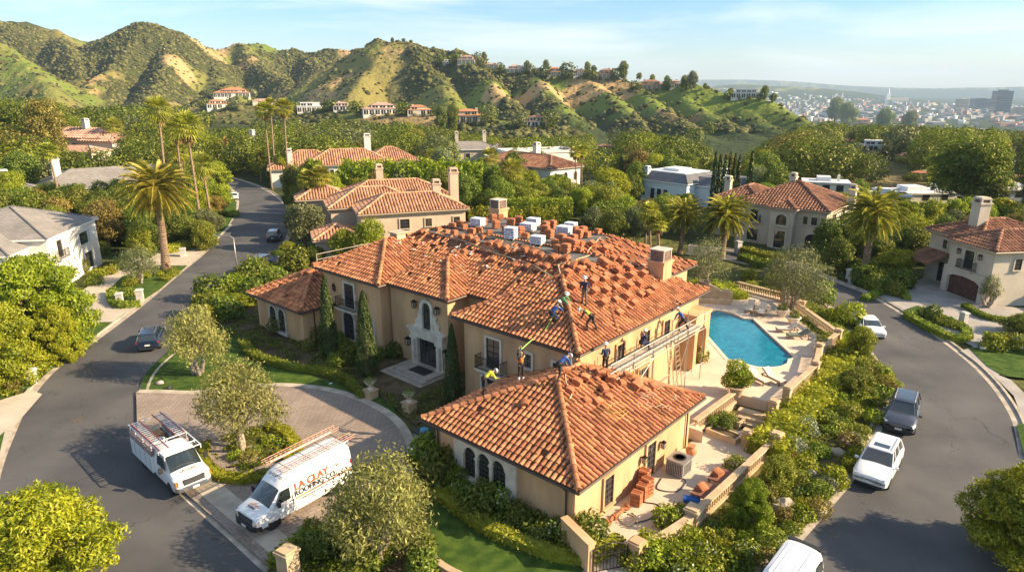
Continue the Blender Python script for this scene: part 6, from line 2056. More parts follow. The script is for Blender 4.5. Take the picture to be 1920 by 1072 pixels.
for sg in(-1,1):
	mb=MB();mb.add([(1.95,sg*.998,1.32),(1.05,sg*1.0,1.30),(1.05,sg*.935,1.92),(1.52,sg*.925,1.92)],[(0,1,2,3)]);
	mb.v=[(x,y+sg*.022,z)for x,y,z in mb.v];mb.build('side_window',[GLASS_V],van)
	mb=MB();mb.cbox((1.85,sg*1.16,1.38),(.1,.2,.3));mb.tube([(1.85,sg*1.0,1.3),(1.85,sg*1.1,1.3)],.03);mb.build('mirror',[BLK],van)
	mb=MB();mb.cbox((2.95,sg*.72,.86),(.22,.36,.15),0,sg*-.35);mb.build('headlight',[LAMPW],van)
	mb=MB();mb.cbox((2.98,sg*.74,.72),(.2,.36,.09),0,sg*-.35);mb.build('indicator',[LAMPO],van)
	mb=MB();mb.cbox((.98,sg*1.01,1.12),(.2,.03,.05));mb.build('door_handle',[BLK],van)
	mb=MB();mb.cbox((.93,sg*1.003,1.2),(.015,.012,1.5));mb.cbox((-.4,sg*1.003,1.2),(.012,.012,1.5));mb.build('door_seam',[BLK],van)
	mb=MB();mb.cbox((-3.02,sg*.9,1.4),(.12,.1,.5));mb.build('tail_light',[LAMPR],van)
	for x in(2.1,-1.75):wheel(van,x,sg*.86,.39,.26)
mb=MB();mb.box(2.9,3.13,-.62,.62,.62,.93)
for q in range(3):mb.box(3.125,3.14,-.6,.6,.68+q*.08,.70+q*.08,1)
mb.build('grille',[BLK,STEEL],van)
mb=MB();loft(mb,[mirror_sec(2.82,[(1.0,.3),(1.0,.58),(.9,.6),(.1,.6)]),mirror_sec(3.12,[(.92,.32),(.92,.6),(.8,.62),(.1,.62)]),mirror_sec(3.24,[(.66,.36),(.66,.56),(.6,.58),(.1,.58)])]);mb.build('bumper',[BLK],van)
mb=MB();mb.box(3.24,3.26,-.18,.18,.42,.54);mb.build('number_plate',[PLATE],van)
Mx=Matrix(((-1,0,0,0),(0,0,1,0),(0,1,0,0),(0,0,0,1)))
def side_text(s,size,x,z,m,y=1.0,tilt=.0,sx=1.0,bold=.012):
	T=Matrix.Translation((x,y,z))@Matrix.Rotation(tilt,4,'X')@Mx
	text_mesh(s,size,m,van,T,bold=bold,sx=sx)
side_text('LA CLAY',.56,.75,1.56,RED,.99,R(7),1.0,.014)
side_text('ROOFING CO.',.42,.80,1.22,BLKT,1.005,R(3),1.0,.012)
mb=MB();mb.box(-2.5,-.1,1.0,1.012,1.06,1.15,0);mb.box(-.1,.75,1.0,1.012,1.06,1.15,1);mb.box(-2.95,-2.5,.985,1.0,1.06,1.15,1);mb.build('stripe',[ORB,ORG],van)
side_text('RESIDENTIAL TILE ROOFS',.13,.40,.88,BLKT,1.008,0,1.15,.003)
T=Matrix.Translation((1.25,-.5,2.32))@Matrix.Rotation(R(90),4,'Z')@Matrix.Rotation(R(38),4,'X')
text_mesh('LA CLAY CO',.19,mat('lettering_slate',(.10,.11,.14),.6),van,T,bold=.006)
T=Matrix.Translation((2.6,-.36,1.245))@Matrix.Rotation(R(90),4,'Z')@Matrix.Rotation(R(16),4,'X')
mb=MB()
for x0,h_,w_ in((.12,.14,.2),(.34,.22,.26),(.58,.15,.2)):
	mb.add([(x0-w_,0,0),(x0-w_+.05,0,0),(x0,h_-.05,0),(x0,h_,0)],[(0,1,2,3)],0,T);mb.add([(x0+w_,0,0),(x0+w_-.05,0,0),(x0,h_-.05,0),(x0,h_,0)],[(0,3,2,1)],0,T)
mb.build('emblem',[ORG],van)
text_mesh('ROOFING',.13,BLKT,van,T@Matrix.Translation((.02,-.14,0)),bold=.004)
for sg in(-1,1):
	mb=MB();mb.tube([(.9,sg*.78,2.70),(-3.05,sg*.78,2.72)],.022,5)
	for x in(.7,-.6,-1.8,-2.9):mb.tube([(x,sg*.78,2.5),(x,sg*.78,2.72)],.02,5)
	mb.build('rack_rail',[STEEL],van)
mb=MB()
for x in(.7,-.6,-1.8,-2.9):mb.tube([(x,-.8,2.7),(x,.8,2.7)],.02,5)
mb.build('rack_bar',[BLK],van)
for sg,lb in((-1,'orange fibreglass ladder strapped on the far side of the lettered van roof'),(1,'orange fibreglass ladder strapped on the near side of the lettered van roof')):
	A=van.matrix_basis
	ld=MB()
	p0,p1=Vector((1.35,sg*.70,2.82)),Vector((-3.45,sg*.70,2.84))
	for q in(-1,1):
		for dz in(0,.13):
			ld.tube([p0+Vector((0,q*.2,dz)),p1+Vector((0,q*.2,dz))],.022,4,0)
	for i in range(16):
		x=1.2-i*.3
		ld.tube([(x,sg*.70-.2,2.87),(x,sg*.70+.2,2.87)],.02,5,1)
	o=ld.build('ladder',[LADO,ALU],None)
	o.location=van.location;o.rotation_euler=van.rotation_euler
	tag(o,lb,'ladder')
trk=empty('work_truck',(-20.2,35.0,.02),R(-43),'white work truck with utility body and ladder rack parked across the kerb','truck')
st=[(3.25,.74,.55,.52,.92),(3.15,.94,.76,.40,1.10),(2.9,1.0,.84,.34,1.22),(2.3,1.0,.86,.34,1.36),(1.6,1.0,.82,.34,2.06),(1.35,1.0,.80,.34,2.16),(.2,1.0,.80,.34,2.18),(.1,.98,.78,.36,2.14)]
mb=MB();loft(mb,van_secs(st),glass=((3,),range(5,12)));tb=mb.build('body',[PV_,GLASS_V],None,smooth=35);cut_wheels(tb,(2.2,),.40,1.2);tb.parent=trk
for sg in(-1,1):
	mb=MB();mb.add([(2.0,sg*1.02,1.42),(.75,sg*1.02,1.40),(.75,sg*.95,1.98),(1.6,sg*.94,1.98)],[(0,1,2,3)]);mb.build('side_window',[GLASS_V],trk)
	mb=MB();mb.cbox((1.95,sg*1.25,1.5),(.1,.22,.34));mb.tube([(1.9,sg*1.0,1.4),(1.95,sg*1.2,1.42)],.03);mb.build('mirror',[BLK],trk)
	mb=MB();mb.cbox((3.12,sg*.74,.98),(.2,.3,.26),0,sg*-.2);mb.build('headlight',[LAMPW],trk)
	mb=MB();mb.cbox((3.1,sg*.93,.98),(.18,.1,.2),0,0);mb.build('indicator',[LAMPO],trk)
	mb=MB();mb.box(-3.3,.08,sg*.72,sg*1.1,.52,1.55);mb.box(-3.3,.08,sg*.75,sg*1.08,1.55,1.95,1)
	for x in(-2.6,-1.75,-.9,-.15):mb.box(x-.01,x+.01,sg*1.1,sg*1.106,.6,1.5,2)
	mb.build('tool_locker',[PV_,mat('dusty_steel',(.30,.22,.20),.7,var=.3,scale=3),BLK]if sg<0 else[PV_,MATS['dusty_steel'],BLK],trk)
	for x in((2.2,-1.9)):wheel(trk,x,sg*.86,.39,.28)
	mb=MB();mb.tube([(2.2,sg*.98,2.36),(-3.35,sg*1.05,2.36)],.035,5)
	for x in(2.1,1.2,.1,-1.2,-2.4,-3.3):mb.tube([(x,sg*1.0,1.9 if x<.3 else 2.1),(x,sg*1.0,2.36)],.028,5)
	mb.build('rack_rail',[WHITE],trk)
mb=MB();mb.box(-3.3,.08,-.72,.72,.55,.75);mb.box(-3.3,-3.2,-.72,.72,.75,1.55);mb.build('bed',[STEEL],trk)
mb=MB()
for x in(2.15,1.5,.15,-3.3):mb.tube([(x,-1.0,2.36),(x,1.0,2.36)],.03,5)
mb.build('rack_bar',[WHITE],trk)
mb=MB();mb.box(3.1,3.27,-.58,.58,.82,1.12)
for q in range(4):mb.box(3.265,3.285,-.56,.56,.84+q*.08,.865+q*.08,1)
mb.build('grille',[BLK,CHR],trk)
mb=MB();loft(mb,[mirror_sec(3.0,[(1.02,.5),(1.02,.74),(.9,.76),(.1,.76)]),mirror_sec(3.3,[(.9,.5),(.9,.74),(.8,.76),(.1,.76)]),mirror_sec(3.4,[(.66,.54),(.66,.70),(.6,.72),(.1,.72)])]);mb.build('bumper',[CHR],trk)
mb=MB();mb.box(3.4,3.42,-.18,.18,.55,.68);mb.build('number_plate',[PLATE],trk)
T=Matrix.Translation((2.62,-.45,1.345))@Matrix.Rotation(R(90),4,'Z')@Matrix.Rotation(R(13),4,'X')
text_mesh('LA CLAY',.22,ORB,trk,T,bold=.005)
mb=MB();mb.box(0,.9,-.07,-.04,.002,.006,0,T);mb.build('stripe',[BLKT],trk)
def on_truck(o,lab,cat):
	o.location=trk.location;o.rotation_euler=trk.rotation_euler
	tag(o,lab,cat)
for y,m,lb,x0,x1 in((-.72,LADR,'aluminium ladder with red rail on the left of the truck rack',1.4,-3.2),(.62,LADR,'dark red ladder on the right of the truck rack',.2,-3.5)):
	ld=MB()
	for q in(-.24,.24):ld.tube([(x0,y+q,2.44),(x1,y+q,2.44)],.045,4,0)
	n=int((x0-x1)/.27)
	for i in range(n):ld.cbox((x0-.15-i*.27,y,2.44),(.07,.46,.03),1)
	on_truck(ld.build('ladder',[m,ALU]),lb,'ladder')
mb=MB();mb.cbox((-2.5,-.05,1.3),(.9,1.1,.7));mb.cbox((-2.5,-.05,1.67),(.84,1.04,.04));on_truck(mb.build('crate',[mat('cardboard',(.42,.24,.11),.85,var=.2,scale=3)]),'open brown box in the truck bed','box')
mb=MB();mb.lathe([(.1,0),(.42,.05),(.45,.35),(.3,.5),(.05,.52)],9,(-1.5,0,1.2));on_truck(mb.build('sack',[mat('sheet_plastic',(.5,.53,.56),.5)],smooth=True),'grey plastic bundle in the truck bed','bundle')
mb=MB();mb.tube([(-.9,-.4,1.6),(-.2,.3,1.7)],.05);mb.tube([(-1.0,.1,1.62),(-.1,.5,1.72)],.05);mb.tube([(-.5,-.5,1.65),(-.3,.6,1.72)],.05)
on_truck(mb.build('timber_bundle',[mat('orange_wood',(.72,.30,.07),.7)]),'orange poles lying at the front of the truck bed','poles')
mv=empty('parked_van',G(1462,1140)+Vector((0,0,.012)),math.atan2(G(1430,1160).y-G(1520,1030).y,G(1430,1160).x-G(1520,1030).x),'white ribbed roof van cut off by the bottom edge at the right kerb','van')
st=[(2.6,.8,.6,.45,.9),(2.4,.92,.8,.3,1.05),(1.7,.96,.84,.28,1.2),(1.0,.96,.76,.28,1.85),(.6,.96,.74,.28,1.95),(-2.2,.96,.76,.28,1.97),(-2.45,.94,.72,.3,1.88),(-2.6,.9,.7,.35,1.2)]
mb=MB();loft(mb,van_secs(st),glass=((2,),range(5,12)));b_=mb.build('body',[PV_,GLASS_V],None,smooth=35);cut_wheels(b_,(1.6,-1.6),.36,1.2);b_.parent=mv
mb=MB()
for y in(-.5,-.3,-.1,.1,.3,.5):mb.box(-2.0,.5,y-.035,y+.035,1.98,2.015)
mb.build('roof_rib',[PV_],mv)
for sg in(-1,1):
	mb=MB();mb.add([(1.2,sg*.985,1.15),(-.4,sg*.985,1.15),(-.4,sg*.90,1.68),(.85,sg*.9,1.68)],[(0,1,2,3)]);mb.add([(-.55,sg*.985,1.15),(-1.35,sg*.985,1.15),(-1.35,sg*.90,1.68),(-.55,sg*.9,1.68)],[(0,1,2,3)]);mb.add([(-1.5,sg*.985,1.15),(-2.3,sg*.975,1.15),(-2.2,sg*.90,1.68),(-1.5,sg*.9,1.68)],[(0,1,2,3)]);mb.build('side_window',[GLASS_V],mv)
	for x in(1.6,-1.6):wheel(mv,x,sg*.84,.35)
mb=MB();mb.box(-2.62,-2.4,-.75,.75,1.86,1.96);mb.build('spoiler',[BLK],mv)
ALLH=UP+[h_lw,h_fw]
def roof_z(a,b):
	return max(H.h(a,b)for H in ALLH)
HINV=HMAT.inverted()
def GR(px,py):
	u,v=(px-960)/FPX,(536-py)/FPX
	d=Vector((u,_c+v*_s,-_s+v*_c))
	t=15.0
	while t<110:
		p=Vector((0,0,CAMH))+d*t
		q=HINV@p
		if q.z<roof_z(q.x,q.y)or q.z<0:break
		t+=.04
	return q
WRAP=mat('wrapped_white',(.66,.68,.74),.45,var=.12,scale=6,bump=.5,bscale=14)
PRINT=mat('print_blue',(.14,.13,.22),.6)
rs=random.Random(5)
def slab_stack_mesh(n,w_,l_,t,seed):
	r_=random.Random(seed)
	mb=MB()
	for i in range(n):
		ox,oy,rz=r_.uniform(-.03,.03),r_.uniform(-.03,.03),r_.uniform(-.08,.08)
		pr=[]
		for k in range(7):
			a=k/6
			pr.append((-w_/2+w_*a,.05*math.sin(math.pi*a)+i*t))
		T=Matrix.Translation((ox,oy,0))@Matrix.Rotation(rz,4,'Z')
		pts=[(x,-l_/2,z)for x,z in pr]+[(x,-l_/2,z+t*.86)for x,z in pr[::-1]]
		pts2=[(x,l_/2,z)for x,_,z in pts]
		m=len(pts)
		mb.add(pts+pts2,[tuple(range(m)),tuple(range(2*m-1,m-1,-1))]+[(k,(k+1)%m,m+(k+1)%m,m+k)for k in range(m)],0,T)
	return mb
SM=[]
for i,(n,w_,l_)in enumerate(((5,.62,.50),(6,.66,.52),(4,.6,.46),(3,.55,.46),(8,.72,.55))):
	me_o=slab_stack_mesh(n,w_,l_,.085,i).build('tile_stack',[STACKT])
	SM.append(me_o)
SMU=[0]*5
def put_stack(px,py,kind,rz=None,flat=False,lab=None,grp='clay tile stacks laid out on the roof',sc=1.0,q=None):
	q=GR(px,py)if q is None else q
	z=roof_z(q.x,q.y)+.06
	o=SM[kind]
	if SMU[kind]:
		o=o.copy();COL.objects.link(o)
	SMU[kind]=1
	e=.3
	gx=(roof_z(q.x+e,q.y)-roof_z(q.x-e,q.y))/(2*e);gy=(roof_z(q.x,q.y+e)-roof_z(q.x,q.y-e))/(2*e)
	if abs(gx)>2 or abs(gy)>2:gx=gy=0
	nrm=Vector((-gx,-gy,1)).normalized()
	rot=Vector((0,0,1)).rotation_difference(nrm).to_matrix().to_4x4()@Matrix.Rotation(rz if rz is not None else rs.uniform(-.25,.25),4,'Z')
	o.matrix_basis=HMAT@Matrix.Translation((q.x,q.y,z))@rot@Matrix.Diagonal((sc,sc,sc,1))
	tag(o,lab,'tiles',grp)
	return o
LB='stack of new clay tiles in the regular rows on the right slope'
for r_,(x0,y0,x1,y1,n)in enumerate(((985,505+45,1035,553,0),(1062,487,1110,462,3),(1078,505,1135,470,4),(1062,520,1150,488,5),(1073,545,1178,505,6),(1108,532,1205,520,5),(1112,553,1198,538,5),(1130,575,1222,548,5),(1160,592,1215,556,3),(1105,505,1165,492,3),(1090,462,1120,440,2))):
	for i in range(n):
		t=i/max(1,n-1)
		put_stack(x0+(x1-x0)*t+rs.uniform(-2,2),y0+(y1-y0)*t+rs.uniform(-2,2),rs.choice([0,1,1,2]),R(90)+rs.uniform(-.12,.12),lab=LB,grp='tile stacks in rows on the right slope',sc=.88)
LB2='short stack of old clay tiles along the front edge of the flat deck'
for(px,py)in((822,432),(836,437),(852,441),(866,446),(880,450),(893,453),(906,448),(919,459),(934,463),(948,467),(985,472),(1000,477),(1014,481),(1038,485),(805,428),(792,436),(870,475),(925,490),(965,498),(990,502),(1010,500),(1025,503),(762,436),(745,438)):
	put_stack(px,py,rs.choice([2,3,3,0]),rs.uniform(-.3,.3),lab=LB2,grp='tile stacks along the front deck edge',sc=.95)
LB3='tall pile of old clay tiles on the back part of the flat deck'
for(px,py)in((855,418),(873,414),(848,428),(862,424),(910,410),(925,416),(958,424),(972,420),(990,412),(1022,430),(1035,428),(1040,460),(1052,455),(1062,462),(1075,452),(1085,446),(1092,440),(1100,445),(1095,432),(898,436),(1045,470),(1060,474),(880,405),(892,409),(938,411),(905,423),(930,428),(948,436),(870,430),(884,440),(918,441),(975,440),(985,447),(1030,446),(1022,438),(1075,465),(1012,418),(1048,424),(1078,440),(862,410),(842,420)):
	put_stack(px,py,rs.choice([1,4,4,0]),rs.uniform(-.6,.6),lab=LB3,grp='tile piles on the flat deck',sc=1.0)
LB4='broken tile pile beside the kneeling worker on the lower roof'
for(px,py,k)in((1080,722,0),(1122,705,1),(1142,715,1),(1130,735,0),(1190,730,1),(1195,722,2),(1120,758,2),(1100,755,3),(985,760,3),(1165,722,3),(1060,700,2),(1205,735,3),(1152,700,3),(1175,708,2),(1110,698,3),(1095,712,2),(1225,728,3),(1140,748,3),(1068,735,3)):
	put_stack(px,py,k,rs.uniform(-.5,1.6),lab='loose stack of clay tiles on the lower front roof',grp='tile stacks on the lower front roof',sc=.85)
for(px,py)in((580,513),(592,508),(570,515)):
	put_stack(px,py,3,None,lab='little pile of clay tiles at the top of the low left roof',grp='tile piles on the low left roof',sc=1.2)
def wrapped(px,py,w_,d_,h_,rz,lab):
	q=GR(px,py)
	z=max(roof_z(q.x,q.y),9.3)+.05
	o=empty('wrapped_pallet',HMAT@Vector((q.x,q.y,z)),HR+rz,lab,'pallet')
	mb=MB()
	nx=3
	mb.box(-w_/2,w_/2,-d_/2,d_/2,.1,h_)
	for k in range(4):mb.box(-w_/2-.008,w_/2+.008,-d_/2-.008,d_/2+.008,.1+(h_-.1)*(k+.93)/4,.1+(h_-.1)*(k+.97)/4)
	mb.build('wrapping',[WRAP],o,smooth=False)
	mb=MB()
	for k in(-1,0,1):mb.cbox((w_*.4*k,0,.05),(.1,d_,.1))
	mb.build('skid',[TIMBER],o)
	mb=MB()
	r_=random.Random(px)
	for side in range(4):
		T=Matrix.Rotation(side*math.pi/2,4,'Z')
		L_=w_ if side%2==0 else d_;off=d_/2 if side%2==0 else w_/2
		for row in range(4):
			z0=.2+(h_-.2)*row/4
			x=-L_/2+.06
			while x<L_/2-.12:
				ww=r_.uniform(.04,.1)
				if r_.random()<.8:mb.box(x,x+ww,-off-.014,-off-.006,z0,z0+(h_-.2)/4*r_.uniform(.35,.6),0,T)
				x+=ww+.035
	mb.build('print',[PRINT],o)
for(px,py,w_,d_,h_,rz,lab)in((896,425,1.15,.9,.8,.2,'leftmost wrapped white pallet on the flat deck'),(958,449,.95,.9,1.05,.3,'tall wrapped white pallet standing at the front deck edge'),(1008,459,1.05,.9,.75,.25,'low wrapped white pallet nearest the deck corner'),(990,434,1.25,1.0,.75,.2,'wrapped white pallet left of the tallest tile pile'),(1000,424,1.1,.9,.75,.2,'wrapped white pallet behind the one left of the tallest tile pile'),(1058,442,1.2,1.0,.85,.2,'wrapped white pallet at the right end of the flat deck'),(1070,434,1.0,.9,.8,.2,'wrapped white pallet behind the right end one')):
	wrapped(px,py,w_,d_,h_,rz,lab)
def rail_thing(pts,r_,m,name,lab,cat,grp=None,n=5):
	mb=MB();base=Vector(pts[0])
	mb.tube([Vector(p)-base for p in pts],r_,n)
	o=mb.build(name,[m],None,loc=base);tag(o,lab,cat,grp)
	return o
def R3(px,py,dz=.12):
	q=GR(px,py);q.z=roof_z(q.x,q.y)+dz
	return HMAT@q
for(p,lab)in(([(808,438),(870,455),(935,480),(1000,500),(1056,536)],'long timber batten along the front edge of the flat deck'),([(1046,500),(1056,538)],'short timber batten at the deck corner above the hip'),([(840,425),(905,443),(985,462),(1045,480)],'thin batten across the middle of the flat deck'),([(1080,505),(1105,470),(1125,448)],'batten between the deck and the right rows of stacks'),([(1045,500),(1080,490),(1105,482)],'timber batten across the felt at the deck corner')):
	rail_thing([R3(x,y,.14)for x,y in p],.055,TIMBER,'batten',lab,'batten')
for i in range(46):
	px,py=rs.choice([(rs.uniform(800,1040),rs.uniform(455,520)),(rs.uniform(960,1050),rs.uniform(500,545)),(rs.uniform(1060,1250),rs.uniform(450,530)),(rs.uniform(730,870),rs.uniform(440,490))])
	a_=R3(px,py,.15);b_=R3(px+rs.uniform(-14,14),py+rs.uniform(-8,12),.16)
	if abs(a_.z-b_.z)>1 or(a_-b_).length>3:continue
	rail_thing([a_,b_],.02,TIMBER_P,'lath','loose pale lath lying on the stripped upper roof','lath','laths on the upper roof',4)
for i in range(34):
	px,py=(rs.uniform(1195,1270),rs.uniform(722,770))if i<24 else(rs.uniform(1070,1150),rs.uniform(690,708))
	a_=R3(px,py,.16);b_=R3(px+rs.uniform(-16,16),py+rs.uniform(-9,9),.2)
	if abs(a_.z-b_.z)>1:continue
	rail_thing([a_,b_],.017,TIMBER_P,'strap','white packing strap tangled on the lower front roof','strap','packing straps on the lower roof',4)
rail_thing([R3(x,y,.15)for x,y in smooth2]if False else[p for p in smooth_path([R3(x,y,.15)for x,y in((1060,706),(1062,722),(1072,742),(1068,752))],4)],.03,mat('hose_cream',(.6,.5,.3),.6),'hose','cream hose hanging from the kneeling worker over the lower roof','hose')
for k,pts in enumerate((((1128,762),(1150,778),(1172,772),(1160,758),(1140,770),(1165,784),(1178,776)),((1134,770),(1156,790),(1170,780),(1150,764)))):
	rail_thing(smooth_path([R3(x,y,.16)for x,y in pts],4),.016,mat('rope_yellow%d'%k,(.55,.36,.08),.6),'rope',['yellow rope coil on the right slope of the lower roof','second yellow rope loop beside the coil on the lower roof'][k],'rope')
PAP=mat('paper_scrap',(.62,.60,.56),.8)
for i in range(30):
	px,py=(rs.uniform(735,900),rs.uniform(455,500))if i<16 else(rs.uniform(900,1050),rs.uniform(480,530))if i<24 else(rs.uniform(1130,1250),rs.uniform(480,520))
	p=R3(px,py,.17);mb=MB();mb.cbox((0,0,0),(rs.uniform(.12,.4),rs.uniform(.1,.22),.02),0)
	o=mb.build('paper_scrap',[PAP],None,loc=p,rz=rs.uniform(0,3));o.rotation_euler=(rs.uniform(-.2,.5),rs.uniform(-.2,.2),rs.uniform(0,3));tag(o,'white paper scrap among the tiles of the upper roof','scrap','paper scraps on the upper roof')
SKIN=mat('skin',(.42,.24,.15),.6)
NAVY=mat('cloth_navy',(.02,.035,.085),.85,var=.2,scale=8)
BLUE=mat('cloth_blue',(.035,.09,.28),.85,var=.2,scale=8)
YEL=mat('cloth_yellow',(.62,.60,.05),.85)
HIV=mat('cloth_hivis',(.42,.62,.05),.85)
ORV=mat('cloth_orange',(.75,.20,.04),.85)
GRN=mat('cloth_green',(.06,.30,.12),.85)
DRK=mat('cloth_dark',(.035,.032,.035),.9,var=.3,scale=8)
KHK=mat('cloth_khaki',(.18,.14,.10),.9,var=.3,scale=8)
HELM=mat('helmet_white',(.78,.76,.72),.35)
BOOT=mat('boots',(.07,.045,.03),.8)
BOOTW=mat('boots_white',(.75,.72,.75),.7)
def skin_mesh(name,verts,edges,m,parent,root=0,sub=1):
	me=bpy.data.meshes.new(name)
	me.from_pydata([v[:3]for v in verts],edges,[])
	o=bpy.data.objects.new(name,me);COL.objects.link(o)
	md=o.modifiers.new('s','SKIN');md.use_smooth_shade=True;md.branch_smoothing=.5
	o.modifiers.new('u','SUBSURF').levels=sub
	for i,v in enumerate(verts):
		sv=me.skin_vertices[0].data[i]
		sv.radius=(v[3],v[4]if len(v)>4 else v[3]);sv.use_root=(i==root)
	bpy.context.view_layer.update()
	nm=bpy.data.meshes.new_from_object(o.evaluated_get(bpy.context.evaluated_depsgraph_get()))
	o.modifiers.clear();o.data=nm
	nm.materials.clear();nm.materials.append(m)
	for p in nm.polygons:p.use_smooth=True
	o.parent=parent
	return o
def person(label,loc,rz,J,shirt,pants,vest=None,helm=HELM,boots=BOOT,sc=1.0,hair=False):
	root=empty('person',loc,rz,label,'person',scale=sc)
	g=lambda k:Vector(J[k])
	P,W_,C,Nk,Hd=g('pelvis'),g('waist'),g('chest'),g('neck'),g('head')
	V,E=[],[]
	def v(p,r,r2=None):
		V.append((p[0],p[1],p[2],r,r2 or r));return len(V)-1
	ip=v(P,.12,.10);iw=v(W_,.115,.09);ic=v(C,.14,.10);ink=v(Nk,.055)
	up=(Hd-Nk).normalized()
	ih0=v(Nk.lerp(Hd,.45),.065);ih=v(Hd,.098,.105);ih2=v(Hd+up*.085,.07)
	E+=[(ip,iw),(iw,ic),(ic,ink),(ink,ih0),(ih0,ih),(ih,ih2)]
	for s in 'lr':
		sh,el,ha=g('sh'+s),g('el'+s),g('ha'+s)
		a_=v(sh,.058);b_=v(el,.042);c_=v(el.lerp(ha,.88),.028)
		d_=v(ha,.034,.018)
		E+=[(ic,a_),(a_,b_),(b_,c_),(c_,d_)]
		fd=(ha-el).normalized()
		sd_=fd.cross(Vector((0,1,.3))).normalized()
		for k in range(4):
			q=ha+sd_*(k-1.5)*.02+fd*.05
			f1=v(q,.010);f2=v(q+fd*(.032-.004*abs(k-1.4))+Vector((0,0,-.012)),.008)
			E+=[(d_,f1),(f1,f2)]
		t1=v(ha+sd_*-.045+fd*.012,.011);t2=v(ha+sd_*-.06+fd*.045,.009)
		E+=[(d_,t1),(t1,t2)]
		hp,kn,an=g('hp'+s),g('kn'+s),g('an'+s)
		a_=v(hp,.085);b_=v(hp.lerp(kn,.5),.075);c_=v(kn,.058);d_=v(kn.lerp(an,.4),.056);e_=v(an,.04)
		td=Vector((0,1,0))if 'toe'+s not in J else(g('toe'+s)-an).normalized()
		f_=v(an+td*.1+Vector((0,0,-.05)),.038)
		E+=[(ip,a_),(a_,b_),(b_,c_),(c_,d_),(d_,e_),(e_,f_)]
	skin_mesh('body',V,E,SKIN,root)
	V,E=[],[]
	ip=v(P.lerp(W_,.2),.135,.115);iw=v(W_,.13,.11);ic=v(C,.16,.12);it=v(C.lerp(Nk,.7),.09)
	E+=[(ip,iw),(iw,ic),(ic,it)]
	for s in 'lr':
		sh,el,ha=g('sh'+s),g('el'+s),g('ha'+s)
		a_=v(sh,.075);b_=v(el,.058);c_=v(el.lerp(ha,.62),.045)
		E+=[(ic,a_),(a_,b_),(b_,c_)]
	skin_mesh('shirt',V,E,shirt,root)
	V,E=[],[]
	ip=v(P,.14,.12)
	for s in 'lr':
		hp,kn,an=g('hp'+s),g('kn'+s),g('an'+s)
		a_=v(hp,.10);b_=v(hp.lerp(kn,.5),.09);c_=v(kn,.075);d_=v(kn.lerp(an,.85),.06)
		E+=[(ip,a_),(a_,b_),(b_,c_),(c_,d_)]
	V_=V
	skin_mesh('trousers',V,E,pants,root)
	for s in 'lr':
		an=g('an'+s);kn=g('kn'+s)
		td=Vector((0,1,0))if 'toe'+s not in J else(g('toe'+s)-an).normalized()
		mb=MB();mb.tube([an+(kn-an).normalized()*.12,an,an+td*.03+Vector((0,0,-.045)),an+td*.17+Vector((0,0,-.055))],[.058,.06,.065,.045],8);mb.build('boot',[boots],root,smooth=True)
	if vest:
		V,E=[],[]
		ip=v(P.lerp(W_,.5),.145,.125);iw=v(W_.lerp(C,.3),.145,.12);ic=v(C,.172,.132);it=v(C.lerp(Nk,.55),.12,.1)
		E=[(0,1),(1,2),(2,3)]
		skin_mesh('vest',V,E,vest,root)
	fw=g('look').normalized()if 'look' in J else Vector((0,1,0))
	rt=fw.cross(up).normalized();fw=up.cross(rt).normalized()
	mb=MB()
	for s in(-1,1):
		mb.lathe([(.002,-.008),(.009,0),(.002,.008)],6,Hd+fw*.098+rt*s*.034)
	mb.build('eyes',[BLK],root)
	mb=MB();mb.tube([Hd+fw*.1+up*.005,Hd+fw*.122-up*.03],[.01,.017],5)
	for s in(-1,1):mb.cbox(Hd+rt*s*.1-up*.01,(.02,.035,.055))
	mb.build('face',[SKIN],root)
	if helm:
		T=Matrix.Translation(Hd+up*.045)@Vector((0,0,1)).rotation_difference(up).to_matrix().to_4x4()
		mb=MB();mb.lathe([(.165,-.005),(.13,.012),(.125,.05),(.10,.10),(.055,.13),(.001,.138)],14,M=T)
		mb.build('helmet',[helm],root,smooth=50)
	mb=MB();mb.lathe([(.145,-.04),(.15,0),(.145,.04)],12,P+Vector((0,0,.08)),caps=False);mb.build('tool_belt',[BOOT],root)
	return root
def J_stand(**k):
	J=dict(pelvis=(0,0,.95),waist=(0,0,1.10),chest=(0,0,1.34),neck=(0,.01,1.50),head=(0,.03,1.66),shl=(-.19,0,1.43),shr=(.19,0,1.43),ell=(-.25,-.02,1.15),elr=(.25,-.02,1.15),hal=(-.24,.12,.93),har=(.24,.12,.93),hpl=(-.09,0,.90),hpr=(.09,0,.90),knl=(-.11,.04,.50),knr=(.11,.02,.50),anl=(-.13,-.01,.09),anr=(.13,-.02,.09))
	J.update(k);return J
def J_bend(**k):
	J=dict(pelvis=(0,-.15,.85),waist=(0,0,.98),chest=(0,.24,1.10),neck=(0,.38,1.16),head=(0,.52,1.16),look=(0,.5,-1),shl=(-.19,.28,1.12),shr=(.19,.28,1.12),ell=(-.22,.38,.82),elr=(.22,.40,.82),hal=(-.16,.52,.60),har=(.16,.54,.58),hpl=(-.1,-.15,.82),hpr=(.1,-.15,.82),knl=(-.16,.10,.48),knr=(.18,-.22,.44),anl=(-.2,.02,.09),anr=(.24,-.42,.09))
	J.update(k);return J
def J_crouch(**k):
	J=dict(pelvis=(0,-.2,.42),waist=(0,-.08,.56),chest=(0,.1,.74),neck=(0,.2,.88),head=(0,.29,1.0),look=(0,1,-.6),shl=(-.19,.12,.82),shr=(.19,.12,.82),ell=(-.25,.32,.6),elr=(.25,.34,.6),hal=(-.16,.52,.38),har=(.14,.56,.36),hpl=(-.1,-.18,.40),hpr=(.1,-.18,.40),knl=(-.2,.2,.46),knr=(.18,.14,.16),anl=(-.2,.05,.08),anr=(.2,-.25,.1))
	J.update(k);return J
